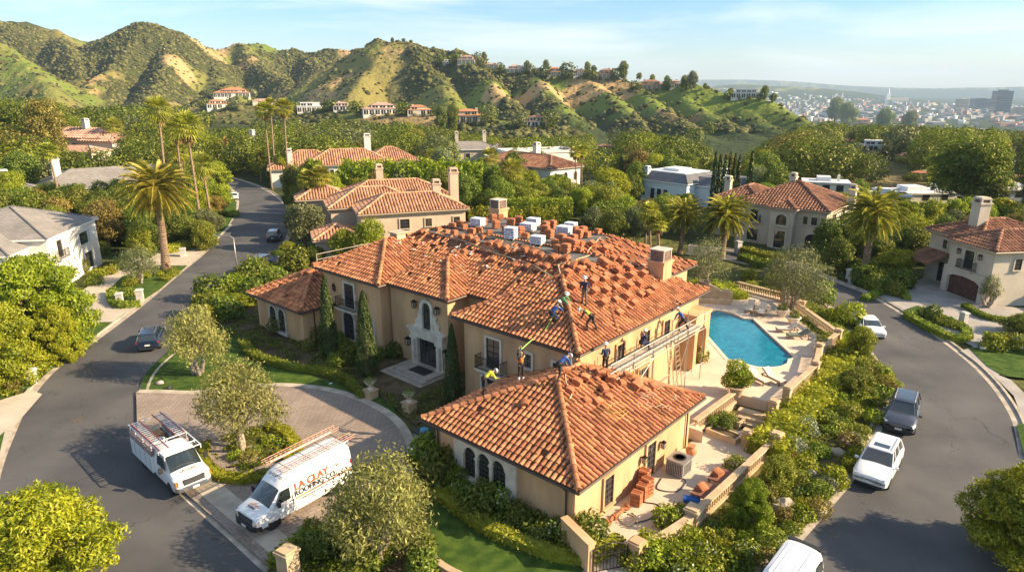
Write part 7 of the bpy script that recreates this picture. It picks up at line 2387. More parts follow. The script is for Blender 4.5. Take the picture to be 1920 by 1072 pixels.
def J_sit(**k):
	J=dict(pelvis=(0,0,.5),waist=(0,.02,.65),chest=(0,.08,.88),neck=(0,.14,1.03),head=(0,.2,1.17),look=(0,1,-.7),shl=(-.19,.08,.97),shr=(.19,.08,.97),ell=(-.24,.18,.72),elr=(.24,.18,.72),hal=(-.08,.36,.68),har=(.08,.36,.66),hpl=(-.1,.03,.48),hpr=(.1,.03,.48),knl=(-.14,.42,.48),knr=(.14,.42,.48),anl=(-.14,.46,.09),anr=(.14,.46,.09))
	J.update(k);return J
def on_roof(px,py,dz=.12):
	q=GR(px,py);q.z=roof_z(q.x,q.y)+dz
	return HMAT@q
PS_=1.1
person('worker in navy clothes and white helmet standing on the right slope among the tile stacks',on_roof(1095,574),R(160),J_stand(hal=(-.3,.25,1.0),ell=(-.33,.05,1.18)),NAVY,KHK,None,sc=PS_)
person('worker in hi vis yellow green vest bending over tiles right of the hip',on_roof(1104,622),R(70),J_bend(),DRK,DRK,HIV,sc=PS_)
person('worker in blue crouching on the left of the hip ridge beside loose tiles',on_roof(1040,603),R(-50),J_crouch(),BLUE,NAVY,None,sc=PS_)
person('worker in green shirt kneeling at the top of the hip ridge',on_roof(1054,582),R(-120),J_crouch(),GRN,KHK,None,sc=PS_*.95)
person('worker in yellow shirt kneeling at the left edge of the lower front roof',on_roof(913,738),R(-60),J_bend(hal=(-.1,.62,.75),har=(.2,.6,.78)),YEL,DRK,None,sc=PS_)
person('worker in orange vest with arms raised on the line below the upper eave',on_roof(977,716),R(10),J_stand(ell=(-.16,.2,1.62),hal=(-.05,.3,1.84),elr=(.16,.2,1.60),har=(.03,.3,1.9),head=(0,-.01,1.65)),DRK,DRK,ORV,None,BOOTW,sc=PS_)
person('worker in blue shirt and white helmet bending at the ridge of the lower front roof',on_roof(1052,714),R(-55),J_bend(),BLUE,DRK,None,sc=PS_*1.02)
rope=smooth_path([on_roof(1040,600)+Vector((0,0,.4)),on_roof(1020,625,.1),on_roof(1000,643,.1),on_roof(977,716)+Vector((0,0,2.05))],5)
rail_thing(rope,.035,mat('rope_green',(.30,.55,.12),.6),'rope','green rope running from the hip worker down to the orange vested worker','rope')
sf=empty('scaffold',HW(-5,9,0),HR,'tube scaffold with plank walkway along the sunlit right wall','scaffold')
def SL(a,b,z):return(a+5,b-9,z)
zp=5.1
a0_,a1_=-4.95,-3.75
mb=MB()
b0s,b1s=8.6,21.2
nb_=6
for k in range(nb_):
	q=b0s+(b1s-b0s)*k/nb_
	mb=MB()
	for j in range(4):
		mb.box(*[a0_+5+.3*j,a0_+5+.3*j+.28],q-9,q-9+(b1s-b0s)/nb_-.03,zp-.05,zp)
	mb.build('walkway_plank',[TIMBER_P],sf)
posts=[b0s+.1+(b1s-b0s-.2)*k/5 for k in range(6)]
for b in posts:
	for a in(a0_+.02,a1_+.1):
		z0=0 if b>14.2 else max(0,h_fw.h(a,b))+.05 if h_fw.h(a,b)>0 else 0
		mb=MB();mb.tube([SL(a,b,z0),SL(a,b,zp+(1.15 if a>-4.5 else.9))],.032,6);mb.build('post',[STEEL],sf)
	mb=MB();mb.tube([SL(a0_-.1,b,zp-.09),SL(a1_+.2,b,zp-.09)],.03,6);mb.build('transom',[STEEL],sf)
for z in(zp+.5,zp+1.05):
	mb=MB();mb.tube([SL(a1_+.14,b0s-.2,z),SL(a1_+.14,b1s+.3,z)],.03,6);mb.build('guard_rail',[STEEL],sf)
for z,a in((zp-.1,a1_+.14),(2.2,a1_+.14)):
	mb=MB();mb.tube([SL(a,(b0s if z>3 else 14.6),z),SL(a,b1s+.2,z)],.03,6);mb.build('ledger',[STEEL],sf)
for i in range(2):
	mb=MB();mb.tube([SL(a1_+.16,posts[i*2+1]+(.0),.1 if posts[i*2+1]>14 else 3.6),SL(a1_+.16,posts[i*2+2],zp-.1)],.026,6);mb.build('brace',[STEEL],sf)
mb=MB();mb.box(a1_+5.02,a1_+5.05,b0s-9,b1s-9,zp,zp+.15);mb.build('toe_board',[TIMBER_P],sf)
Wd=lambda a,b,z:HMAT@Vector((a,b,z))
person('worker in navy shirt and white helmet standing at the near end of the scaffold',Wd(-4.55,9.3,zp+.03),R(25),J_stand(hal=(-.22,.28,1.1)),NAVY,DRK,None,sc=PS_)
person('worker in dark blue sitting at the eave in the middle of the scaffold',Wd(-4.75,14.0,zp+.05),R(-60),J_sit(),NAVY,NAVY,None,sc=PS_)
person('worker in bright blue jacket bending at the far end of the scaffold',Wd(-4.5,19.2,zp+.03),R(40),J_bend(chest=(0,.14,1.2),neck=(0,.24,1.3),head=(0,.34,1.38)),BLUE,DRK,None,sc=PS_)
for(b,lab,w_)in((16.2,'left timber ladder leaning at the scaffold',.55),(17.3,'right timber ladder leaning at the scaffold',.6)):
	o=ladder(None,(0,0,0),(-.65,-.5,zp+1.0),w_,TIMBER,TIMBER,.36,'ladder',.04,up=(1,0,0))
	o.location=Wd(-3.1,b,0 if b>13.4 else 3.2);o.rotation_euler=(0,0,HR)
	tag(o,lab,'ladder')
gr_=empty('guard_rail',HW(-35.4,9.2,E2),HR,'thin timber guard rail standing along the far left eave','railing')
pts=[(0,0),(0,4.5),(0,9),(0,13.5),(0,18)]
for x,y in pts:
	mb=MB();mb.tube([(x,y,-.2),(x,y,1.15)],.035,5);mb.build('post',[TIMBER_P],gr_)
for z in(.6,1.1):
	mb=MB();mb.tube([(0,0,z),(0,18,z)],.03,5);mb.build('rail',[TIMBER_P],gr_)
TZ_=0.9
def Gt(px,py):return G(px,py,TZ_)
TERR=[HW(-6.3,13.7,0),HW(.2,13.7,0),Gt(1300,782),Gt(1382,738),Gt(1440,752),Gt(1472,752),Gt(1530,700),Gt(1535,668),Gt(1572,640),Gt(1472,560),Gt(1382,538),Gt(1290,540),HW(-9.0,33,0),HW(-9.0,23.0,0),HW(-6.3,23.0,0)]
POOLP=smooth_path([Gt(*p)for p in[(1322,584),(1344,581),(1372,587),(1395,597)]],5)+[Gt(1412,598),Gt(1490,670),Gt(1478,673)]+smooth_path([Gt(*p)for p in[(1476,681),(1459,687),(1426,688),(1400,682),(1387,674)]],5)+[Gt(1366,674),Gt(1314,614),Gt(1314,593)]
mb=MB()
o1=[Vector((p.x,p.y,0))for p in TERR];o2=[Vector((p.x,p.y,0))for p in POOLP]
tri=tessellate_polygon([o1,o2]);al=o1+o2
mb.add([(p.x,p.y,TZ_)for p in al],[tuple(t)for t in tri])
for lp_,zb_ in((o1,0),(o2,.3)):
	n_=len(lp_)
	mb.add([(p.x,p.y,TZ_)for p in lp_]+[(p.x,p.y,zb_)for p in lp_],[(i,(i+1)%n_,n_+(i+1)%n_,n_+i)for i in range(n_)])
dk=mb.build('pool_terrace',[POOLDECK])
tag(dk,kind='structure')
wm_,wnt,wb=new_mat('pool_water')
N,L=wnt.nodes,wnt.links
wb.inputs['Base Color'].default_value=(.01,.28,.38,1);wb.inputs['Roughness'].default_value=.06;wb.inputs['Specular IOR Level'].default_value=.45
tc=N.new('ShaderNodeTexCoord');nz=N.new('ShaderNodeTexNoise');nz.inputs['Scale'].default_value=2.2;nz.inputs['Detail'].default_value=4;nz.inputs['Distortion'].default_value=1.0
L.new(tc.outputs['Object'],nz.inputs['Vector']);bp=N.new('ShaderNodeBump');bp.inputs['Strength'].default_value=.25;bp.inputs['Distance'].default_value=.05
L.new(nz.outputs['Fac'],bp.inputs['Height']);L.new(bp.outputs['Normal'],wb.inputs['Normal'])
vr=N.new('ShaderNodeTexVoronoi');vr.inputs['Scale'].default_value=2.6;vr.feature='SMOOTH_F1';L.new(nz.outputs['Color'],vr.inputs['Vector'])
rp=N.new('ShaderNodeValToRGB');rp.color_ramp.elements[0].position=.35;rp.color_ramp.elements[1].position=.7
rp.color_ramp.elements[0].color=(.003,.13,.22,1);rp.color_ramp.elements[1].color=(.012,.24,.34,1)
L.new(nz.outputs['Fac'],rp.inputs['Fac']);L.new(rp.outputs['Color'],wb.inputs['Base Color'])
sheet('water',POOLP,TZ_-.14,wm_)
mb=MB()
cp=[p.copy()for p in POOLP]+[POOLP[0].copy()]
for p in cp:p.z=0
strip(mb,cp,-.02,.32,TZ_-.04,TZ_+.03);tag(mb.build('pool_coping',[mat('coping',(.66,.55,.42),.85,var=.1)]),kind='structure')
CT=[HW(-.4,-.2,0),HW(-.4,15.8,0),G(1310,802),G(1400,812),G(1455,838),G(1300,985),G(1245,1010),G(1200,1022),G(1185,1060),G(1128,1030),G(1085,1010)]
sheet('courtyard',CT,.125,brick_mat('court_slabs',(.60,.49,.37),(.54,.45,.34),(.42,.34,.27),1,1.7,1.7,.012,rot=R(-41),bump=.2))
sheet('path',[G(1128,1035),G(1190,1065),G(1150,1130),G(1060,1110)],.13,CONC)
def balustrade(A,B,z,label,h=.92,base=0.0,sp=.27,ends=True,wall_to=None):
	A,B=Vector((A[0],A[1],z)),Vector((B[0],B[1],z))
	d=B-A;L_=d.length;rz=math.atan2(d.y,d.x)
	o=empty('balustrade',A,rz,label,'balustrade')
	mb=MB();mb.box(0,L_,-.17,.17,0,.14);mb.build('plinth',[SAND],o)
	mb=MB();mb.box(-.02,L_+.02,-.19,.19,h-.13,h);mb.build('handrail',[SAND],o)
	n=max(1,int(L_/sp))
	if wall_to is not None:
		mb=MB();mb.box(0,L_,-.16,.16,wall_to-z,0);mb.build('retaining_wall',[SAND],o)
	prof=[(.055,.14),(.065,.2),(.045,.24),(.085,.38),(.075,.48),(.038,.62),(.06,.72),(.06,h-.13)]
	b0=None
	for i in range(n):
		x=(i+.5)*L_/n
		if b0 is None:
			mb=MB();mb.lathe(prof,8);b0=mb.build('baluster',[SAND],o,loc=(x,0,0),smooth=40)
		else:
			c=b0.copy();COL.objects.link(c);c.parent=o;c.location=(x,0,0)
	return o
def pillar(p,z,w_,h,label,m=None,cap=.1,name='stone_pillar',rz=HR,zb=None,cat='pillar',flatcap=False):
	o=empty(name,(p[0],p[1],z),rz,label,cat)
	zb=0 if zb is None else zb-z
	mb=MB();mb.box(-w_/2,w_/2,-w_/2,w_/2,zb,h);mb.build('shaft',[m or SAND],o)
	mb=MB();mb.box(-w_/2-.07,w_/2+.07,-w_/2-.07,w_/2+.07,h,h+cap);
	if not flatcap:mb.box(-w_/2+.02,w_/2-.02,-w_/2+.02,w_/2-.02,h+cap,h+cap*1.7)
	mb.build('cap',[m or SAND],o)
	return o
T1,T2,T3_,T4,T5,T6=Gt(1383,543),Gt(1470,566),Gt(1570,640),Gt(1534,668),Gt(1527,703),Gt(1474,752)
balustrade(T1,T2,TZ_,'stone balustrade along the far side of the pool terrace',wall_to=0)
balustrade(T2,T3_,TZ_,'long stone balustrade between the pool loungers and the right road',wall_to=0)
balustrade(T3_,T4,TZ_,'short stone balustrade at the outer corner of the pool terrace',wall_to=0)
balustrade(T4,T5,TZ_,'shortest stone balustrade between two stepped pillars of the terrace',wall_to=0)
balustrade(T5,T6,TZ_,'stone balustrade beside the two loungers near the terrace steps',wall_to=0)
balustrade(G(1300,822),G(1376,764),.45,'stone balustrade between the steps and the end of the lower wing',wall_to=0)
balustrade(G(1452,846),G(1300,990),.12,'long stone balustrade along the lower courtyard',wall_to=-.1)
for p,lab in((T2,'stone pillar at the far corner of the pool terrace'),(T3_,'stone pillar at the outermost corner of the pool terrace'),(T4,'stone pillar where the terrace wall steps inward'),(T5,'stone pillar below the inward step of the terrace'),(T6,'stone pillar beside the terrace steps')):
	pillar(p,TZ_,.5,1.02,lab,zb=0)
pillar(G(1500,590),0,.75,1.35,'lone square stone pillar outside the pool terrace balustrade')
pillar(G(1447,790),0,.55,1.5,'stone pillar at the foot of the terrace steps')
pillar(G(1398,838),0,.5,1.1,'stone pillar between planter and lower courtyard')
pillar(G(1452,850),0,.6,1.35,'stone pillar at the upper end of the courtyard balustrade')
pillar(G(1298,992),0,.7,1.2,'stone pillar at the lower end of the courtyard balustrade')
mb=MB()
wl=smooth_path([G(1298,995),G(1262,1020),G(1228,1040),G(1192,1050)],4)
strip(mb,[p-wl[0]for p in wl],-.2,.2,0,1.05);o=mb.build('garden_wall',[SAND],None,loc=wl[0]);tag(o,'low curved stone wall between gate and courtyard balustrade','wall')
mb=MB();A,B=HW(-.6,-.1,0),HW(1.6,-.9,0)
d=B-A;mb.box(0,d.length,-.18,.18,0,1.6);mb.box(-.02,d.length+.05,-.22,.22,1.6,1.7)
o=mb.build('garden_wall',[STUCCO],None,loc=A,rz=math.atan2(d.y,d.x));tag(o,'stucco garden wall joining the front wing corner to the gate','wall')
gp0,gp1=B+Vector((.1,-.05,0)),G(1186,1062)
pillar(G(1192,1058),0,.6,1.25,'stucco pillar right of the iron garden gate',STUCCO)
d=gp1-gp0
gt=empty('garden_gate',gp0,math.atan2(d.y,d.x),'black wrought iron garden gate with arched top','gate')
L_=d.length-.3
mb=MB()
for i in range(11):
	x=L_*i/10;hh=1.35+.25*math.sin(math.pi*i/10)
	mb.tube([(x,0,.08),(x,0,hh)],.018 if 0<i<10 else.035,5)
mb.tube([(0,0,.15),(L_,0,.15)],.025,5);mb.tube([(0,0,1.0),(L_,0,1.0)],.02,5)
mb.tube([(L_*i/10,0,1.35+.25*math.sin(math.pi*i/10))for i in range(11)],.025,5)
for i in range(5):mb.lathe([(.07,-.012),(.09,0),(.07,.012)],8,(L_*(i+.5)/5,0,1.15))
mb.build('bars',[IRON],gt)
for i in range(4):
	mb=MB()
	A,B=G(1388,762+i*11,.9-.2*i-.2),G(1440,776+i*11,.9-.2*i-.2)
	d=B-A;rz=math.atan2(d.y,d.x)
	mb.box(0,d.length,-.6,0,-.9+.2*(i+1),0)
	o=mb.build('step',[SAND],None,loc=A,rz=rz);tag(o,['top','second','third','lowest'][i]+' stone step between pool terrace and courtyard','step')
for(p0,p1,lab)in(((1322,815),(1378,838),'long low stone planter beside the lower steps'),((1340,790),(1385,806),'upper stone planter filled with green beside the steps')):
	A,B=G(*p0),G(*p1);d=B-A
	o=empty('planter',A,math.atan2(d.y,d.x),lab,'planter')
	mb=MB();l=d.length
	mb.box(0,l,0,.15,0,.5);mb.box(0,l,.85,1.0,0,.5);mb.box(0,.15,.15,.85,0,.5);mb.box(l-.15,l,.15,.85,0,.5);mb.build('box',[SAND],o)
	mb=MB();mb.box(.15,l-.15,.15,.85,0,.42);mb.build('soil',[SOIL],o)
for i,(px,py)in enumerate(((1352,798),(1368,802),(1335,806),(1360,812))):
	shrub('deep',G(px,py)+Vector((0,0,.35)),.5,label='leafy plant in the stone planter beside the steps',group='plants in the stone planters')
shrub('round',G(1375,885),.75,label='dark rounded shrub inside the courtyard balustrade');shrub('low',G(1412,840),.6,label='low plant at the head of the courtyard balustrade')
shrub('bright',G(1250,990),.8,label='green shrub inside the courtyard wall by the gate');shrub('bright',G(1270,975),.6,label='smaller green shrub inside the courtyard wall')
shrub('round',Gt(1308,676),1.0,label='dark shrub at the foot of the loggia pier');shrub('spiky',G(1265,700,.0),.5,label='upright succulent beside the scaffold foot',sz=1.1)
TERC=mat('terracotta',(.50,.20,.09),.8,var=.2,scale=4)
def pot(p,r,h,m,plant,lab,ps=1.0,pr=None,name='planter_pot'):
	o=empty(name,p,0,lab,'pot')
	mb=MB();mb.lathe(pr or[(r*.55,0),(r*.75,h*.4),(r*.95,h*.85),(r*1.08,h*.9),(r*1.08,h),(r*.85,h),(r*.8,h*.85)],16);mb.build('pot',[m],o,smooth=40)
	if plant:
		me,ms=SHR[plant];q=bpy.data.objects.new('plant',me);COL.objects.link(q);q.parent=o;q.location=(0,0,h*.85);q.scale=(ps,ps,ps)
	return o
URN=[(.22,0),(.22,.08),(.1,.16),(.1,.24),(.3,.4),(.4,.6),(.46,.66),(.46,.7),(.38,.7)]
for(px,py,z,lab)in((1465,592,TZ_,'stone bowl planter behind the far pair of loungers'),(1487,607,TZ_,'round white planter with clipped plant along the pool balustrade'),(1538,655,TZ_,'large white planter bowl at the outer corner of the terrace')):
	pot(Gt(px,py),.62,.7,STONE,'round',lab,.5)
pot(Gt(1380,742),.55,.75,SAND,None,'stone pot under the leafy bush at the head of the steps')
for i,(dx,dz,s_)in enumerate(((-.5,.5,.75),(.5,.6,.8),(0,1.3,.8),(.1,.4,.8))):
	p=Gt(1380,738)+Vector((dx,.1*i,dz));shrub('bright',p,s_,label='rounded leafy clump of the bush over the stone pot by the terrace steps',group='clumps of the bush over the stone pot')
pot(G(1295,858)+Vector((0,0,.125)),.33,.75,TERC,None,'tall terracotta jar beside the grey unit',pr=[(.18,0),(.34,.3),(.34,.5),(.2,.68),(.26,.75)])
for(px,py,lab)in((696,748,'stone urn with fern on the left pedestal of the entrance steps'),(768,772,'stone urn with fern on the right pedestal of the entrance steps')):
	p=G(px,py)
	pillar(p,0,.75,.75,'square pedestal '+('left' if px<700 else 'right')+' of the entrance steps',SAND,cap=.06,flatcap=True,name='pedestal',cat='pedestal')
	pot(p+Vector((0,0,.81)),.4,.6,STONE,'low',lab,.5,URN)
for i,(w0,w1,d)in enumerate(((-2.0,2.0,2.2),(-2.3,2.1,2.7),(-2.6,2.3,3.1))):
	mb=MB();mb.box(ex+w0,ex+w1,We-d,We+.05,0,.32-.1*i-.001*i)
	o=mb.build('entrance_step',[mat('travertine',(.40,.345,.28),.8,var=.15,scale=1.5)if i==0 else MATS['travertine']],None,loc=HO,rz=HR);o['kind']='structure'
mb=MB();mb.box(-.95,.95,-.55,.55,0,.02);o=mb.build('door_mat',[BLK],None,loc=HW(ex+.3,We-1.2,.325),rz=HR);tag(o,'black door mat on the entrance landing','mat')
CUSH=mat('cushion',(.58,.52,.43),.9,var=.08);CUSHG=mat('cushion_dark',(.14,.17,.13),.9);TEAK=mat('teak',(.16,.10,.06),.7,var=.2,scale=5)
def lounger(p,rz,lab,cush=CUSH,back=40):
	o=empty('sun_lounger',p,rz,lab,'sun lounger','sun loungers on the pool terrace')
	mb=MB();mb.box(-.33,.33,0,.06,.28,.34);mb.box(-.33,-.28,0,1.9,.28,.34);mb.box(.28,.33,0,1.9,.28,.34);mb.box(-.33,.33,1.84,1.9,.28,.34)
	for k in range(6):mb.box(-.28,.28,.15+k*.2,.22+k*.2,.3,.33)
	mb.build('frame',[TEAK],o)
	for x in(-.3,.3):
		for y in(.1,1.75):mb=MB();mb.box(x-.03,x+.03,y-.03,y+.03,0,.28);mb.build('leg',[TEAK],o)
	mb=MB();mb.box(-.3,.3,.02,1.2,.34,.43);mb.build('seat_cushion',[cush],o)
	mb=MB();T=Matrix.Translation((0,1.2,.36))@Matrix.Rotation(R(back),4,'X');mb.box(-.3,.3,0,.78,0,.09,0,T);mb.box(-.32,.32,0,.8,-.05,-.003,1,T);mb.build('backrest',[cush,TEAK],o)
	return o
for(px,py,rz,lab,cm_,bk)in((1402,588,R(-30),'left lounger of the far pair with pale cushion',CUSH,60),(1425,594,R(-30),'right lounger of the far pair with pale cushion',CUSH,60),(1455,622,R(-92),'flat lounger with pale towel in the middle of the balustrade side',CUSH,35),(1475,634,R(-92),'lounger with dark green cushion beside the large white bowl',CUSHG,35),(1438,724,R(-155)+math.pi,'left lounger of the near pair by the steps',CUSH,35),(1468,724,R(-155)+math.pi,'right lounger of the near pair by the steps',CUSH,35)):
	lounger(Gt(px,py),rz,lab,cm_,bk)
mb=MB();mb.box(-.25,.25,-.25,.25,.38,.42)
for x in(-.2,.2):
	for y in(-.2,.2):mb.box(x-.02,x+.02,y-.02,y+.02,0,.38)
tag(mb.build('side_table',[TEAK],None,loc=Gt(1412,592)),'small side table between the far pair of loungers','table')
fb=empty('fireplace_bench',Gt(1330,566),R(-8),'curved sand stone fireplace with bench at the head of the pool','fireplace')
mb=MB();mb.box(-1.8,2.0,-.7,0,0,.45);mb.build('bench',[SAND],fb)
mb=MB();pr=[(-2.6,0),(2.3,0),(2.3,1.0),(1.9,1.3),(1.2,1.15),(.6,1.5),(-.2,1.9),(-1.2,1.85),(-1.8,1.3),(-2.6,1.05)]
plate(mb,pr,.02,.7,0);mb.build('back_wall',[SAND],fb)
mb=MB();mb.lathe([(.45,1.9),(.6,2.0),(.6,2.1),(.4,2.1),(.35,1.98)],12,(-.6,.35,0));mb.build('fire_bowl',[CAGE],fb)
p=G(1272,888);ac=empty('cooling_unit',(p.x,p.y,.125),HR,'grey metal cooling unit against the courtyard wall','air conditioner')
mb=MB();mb.box(-.55,.55,-.6,.6,.06,.95);mb.build('casing',[mat('unit_grey',(.33,.31,.29),.6,var=.15,scale=3)],ac)
mb=MB()
for k in range(9):mb.box(-.5+k*.11,-.46+k*.11,-.612,-.6,.15,.85);mb.box(.55,.562,-.5+k*.11,-.46+k*.11,.15,.85)
mb.build('grille',[BLK],ac)
mb=MB();mb.box(-.58,.58,-.63,.63,.95,1.0);mb.lathe([(.4,1.0),(.4,1.02),(.3,1.03),(.3,1.0)],16,mi=1);mb.build('lid',[STEEL,BLK],ac)
def tiles_up(px,py,n,rz,lab):
	mb=MB()
	for i in range(n):
		for s in range(2):
			T=Matrix.Translation((i*.02,0,s*.46))@Matrix.Rotation(rs.uniform(-.05,.05),4,'Z')
			for q in range(3):
				mb.tube([(-.22+q*.02,i*.14,.0),(-.22+q*.02,i*.14,.45)],.11,6,0,True,T)
	return mb
for i,(px,py,h_,lab)in enumerate(((1192,948,.75,'nearest upright bundle of clay tiles against the courtyard wall'),(1202,938,.95,'middle upright bundle of clay tiles against the courtyard wall'),(1212,930,1.15,'tallest bundle of clay tiles against the courtyard wall'),(1206,918,1.3,'rear bundle of clay tiles with coiled hose against the wall'))):
	mb=MB()
	for k in range(5):
		z=.02+k*(h_/5)
		for q in range(3):
			mb.tube([(-.25,-.18+q*.18,z+.08),(.3,-.18+q*.18,z+.08)],.10,7)
	p=G(px,py);o=mb.build('tile_bundle',[STACKT],None,loc=(p.x,p.y,.13),rz=HR+rs.uniform(-.2,.2));tag(o,lab,'tiles')
for i,(px,py,lab)in enumerate(((1322,940,'brown wooden table with a tilted tile on it in the courtyard'),(1352,912,'brown wooden table with stacked tiles further up the courtyard'))):
	p=G(px,py);o=empty('work_table',(p.x,p.y,.125),HR+.1,lab,'table')
	mb=MB();mb.box(-.6,.6,-.75,.75,.55,.63);mb.build('table_top',[mat('table_brown',(.20,.09,.055),.7,var=.2,scale=3)if i==0 else MATS['table_brown']],o)
	for x in(-.52,.52):
		for y in(-.66,.66):mb=MB();mb.box(x-.05,x+.05,y-.05,y+.05,0,.55);mb.build('leg',[MATS['table_brown']],o)
	q=SM[3].copy();COL.objects.link(q);q.matrix_basis=Matrix.Translation((p.x-.2,p.y+.1,.76))@Matrix.Rotation(.6,4,'Z')@Matrix.Rotation(.5-i*.3,4,'X');tag(q,['clay tiles leaning on the nearer brown table','clay tiles lying on the farther brown table'][i],'tiles')
	if 'group' in q:del q['group']
mb=MB();mb.tube([(-.45,0,.22),(.45,0,.22)],[.2,.2],10);mb.cbox((0,0,.42),(.3,.12,.06));p=G(1296,946);o=mb.build('blue_canister',[mat('blue_plastic',(.02,.13,.50),.4)],None,loc=(p.x,p.y,.13),rz=HR+.5);tag(o,'bright blue canister lying at the courtyard balustrade','canister')
for i,(pts,m_,lab)in enumerate(((((1262,895),(1285,905),(1268,925),(1232,920),(1240,900)),BLK,'black cable looping across the courtyard near the grey unit'),(((1205,945),(1235,952),(1220,975),(1190,985)),BLK,'thin dark hose curling beside the tile bundles'),(((1165,960),(1190,975),(1180,990),(1160,975),(1185,965),(1195,985)),MATS['hose_cream'],'cream hose coil on the courtyard floor'),(((1300,965),(1285,950),(1270,960),(1255,955)),BLK,'dark cable near the blue canister'))):
	pp=[p+Vector((0,0,.16))for p in smooth_path([G(*q)for q in pts],6)]
	rail_thing(pp,.03,m_,'hose',lab,'hose')
for i in range(7):
	p=G(1140+i*6,985-i*5);mb=MB();mb.tube([(-.2,0,.09),(.2,0,.09)],.09,7);o=mb.build('clay_tile',[STACKT],None,loc=(p.x,p.y,.13),rz=rs.uniform(0,3));tag(o,'single clay tile lying along the wall near the gate','tile','clay tiles lying along the wall near the gate')
p=G(800,838)
o=empty('tool_cart',(p.x,p.y,.2),HR,'grey cart with blue tray beside the front wing corner','cart')
mb=MB();mb.box(-.7,.7,-.45,.45,.1,.8);mb.build('cart_body',[mat('cart_grey',(.2,.22,.25),.7)],o)
mb=MB();mb.box(-.75,.75,-.5,.5,.8,.92);mb.build('tray',[BLK],o)
mb=MB();mb.lathe([(.3,.92),(.28,1.05),(.1,1.12)],10,(-.15,0,0));mb.build('folded_tarp',[mat('tarp_blue',(.10,.28,.42),.6)],o)
for i,(px,py,m_,lab)in enumerate(((775,858,MATS['blue_plastic'],'blue bucket left of the grey cart'),(800,868,MATS['tarp_blue'],'blue grey bag in front of the grey cart'),(768,870,BLK,'black tool bag left of the cart'),(790,880,BLK,'black equipment case near the bed edge'))):
	p=G(px,py);mb=MB();mb.lathe([(.2,0),(.3,.1),(.32,.35),(.2,.5),(.05,.52)],9);o=mb.build('tool_bag',[m_],None,loc=(p.x,p.y,.19),smooth=True);tag(o,lab,'bag')
p=G(446,515);lp=empty('street_lamp',p,0,'tall pale steel street lamp at the left kerb','street lamp')
hl=GY(440,446,p.y).z
mb=MB();mb.tube([(0,0,0),(0,0,hl*.5),(0,0,hl)],[.11,.09,.06],8);mb.build('pole',[STEEL],lp,smooth=True)
mb=MB();mb.tube([(0,0,hl),(-.4,-.1,hl+.25),(-1.3,-.2,hl+.35)],.045,6);mb.build('arm',[STEEL],lp)
mb=MB();mb.cbox((-1.6,-.22,hl+.33),(.7,.24,.12));mb.build('lamp_head',[STEEL],lp)
p=G(1072+0,352);
for(px,py,w_,h,m_,lab)in((62,718,.62,1.0,WHITE,'white mailbox pillar at the lower left kerb'),(226,571,.62,1.15,STONE_G,'left white pillar in front of the island bed'),(264,566,.66,1.25,STONE_G,'right white pillar in front of the island bed'),(168,607,.6,.95,WHITE,'white pillar at the drive edge of the lower lawn'),(344,482,.7,1.1,STONE_G,'white pillar by the block hedge beyond the great date palm'),(1804,610,.55,1.2,STONE_G,'white pillar at the end of the garage island bed'),(1383,475,.7,1.6,STONE_G,'white pillar before the mansion garden'),(1592,525,.6,1.2,STONE_G,'white pillar under the tall date palm'),(1595,532,.5,.6,STONE_G,'low stone block under the tall date palm'),(1905,622,.4,.5,WHITE,'white stump on the lower right lawn'),(1735,592,.4,.7,STONE_G,'little white post in the garage island bed')):
	pillar(G(px,py),.02,w_,h,lab,m_,rz=R(20))
pl=pillar(G(545,1098),.1,.72,1.75,'tan stone gate pillar in the foreground with dark letter slot',SAND,.12,rz=R(-30))
mb=MB();mb.box(-.37,-.362,-.12,.12,1.05,1.45);mb.build('letter_slot',[IRON],pl)
wl=smooth_path([G(778,1000),G(790,1035),G(830,1075),G(900,1110)],5)
mb=MB();strip(mb,[q-wl[0]for q in wl],-.17,.17,0,.55);o=mb.build('garden_wall',[SAND],None,loc=wl[0]);tag(o,'low curved stone wall edging the foreground lawn','wall')
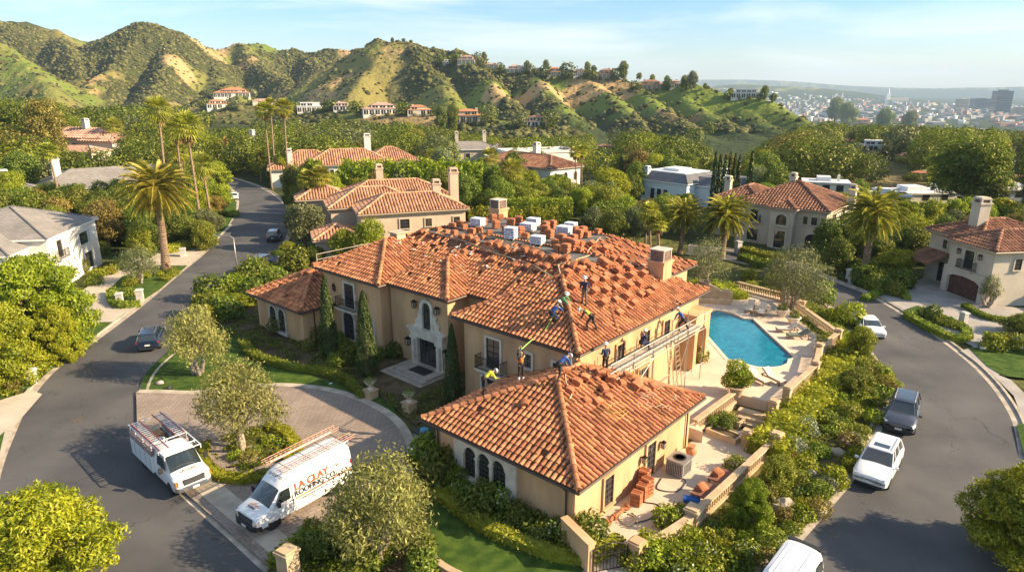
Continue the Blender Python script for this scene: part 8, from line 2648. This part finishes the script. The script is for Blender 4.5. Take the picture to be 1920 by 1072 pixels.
for i,(px,py,sx,sy,m_,lab)in enumerate(((300,722,.7,.5,mat('pinkish',(.5,.35,.33),.8),'pink rags on the lawn beside the forecourt'),(318,732,.55,.35,BLK,'black bundle beside the pink rags on the lawn'),(498,682,.5,.2,TERC,'orange scrap lying on the front lawn'),(620,722,.35,.25,mat('pale_cyan',(.5,.75,.72),.6),'pale turquoise sheet at the lawn edge'),(1842,657,.8,.5,mat('pale_blue',(.55,.62,.7),.7),'pale blue bag on the lower right lawn'),(158,576,.45,.25,DRK,'dark mat on the white house drive'))):
	p=G(px,py);mb=MB();mb.lathe([(sx*.5,0),(sx*.45,.12),(sx*.2,.22),(.02,.24)],7);mb.v=[(x,y*sy/sx,z*(1 if i!=3 else.15)+.03*math.sin(9*x+i))for x,y,z in mb.v]
	o=mb.build('litter',[m_],None,loc=(p.x,p.y,.15 if i<4 else.19),rz=i,smooth=True);tag(o,lab,'litter')
for i,(px,py)in enumerate(((395,432),(412,430),(395,445))):
	p=G(px,py);mb=MB();mb.box(-.6,.6,-.15,.15,0,.3);o=mb.build('stone_block',[WHITE if i!=1 else YEL],None,loc=(p.x,p.y,.15),rz=.3*i);tag(o,['left white low block on the street lawn','yellowish low block on the street lawn','nearest white low block on the street lawn'][i],'block')
rk=mat('rock',(.42,.34,.25),.9,var=.25,scale=2,bump=1,bscale=6)
for i,(px,py)in enumerate(((1565,790),(1583,830),(1520,900),(1470,955),(1495,925),(1625,740),(1600,700),(1555,745),(1570,855),(1640,700))):
	bm=bmesh.new();bmesh.ops.create_icosphere(bm,subdivisions=2,radius=.5)
	for v_ in bm.verts:v_.co=Vector((v_.co.x*1.3,v_.co.y*.8,v_.co.z*.9))*(1+.25*math.sin(v_.co.x*9+i)*math.cos(v_.co.y*8))
	me=bpy.data.meshes.new('rock');bm.to_mesh(me);bm.free()
	p=G(px,py);o=link_mesh('rock',me,[rk],None,(p.x,p.y,.2),i*1.1);o.scale=(.8+.1*(i%4),)*3;tag(o,'pale boulder set into the planted slope','rock','boulders on the right slope')
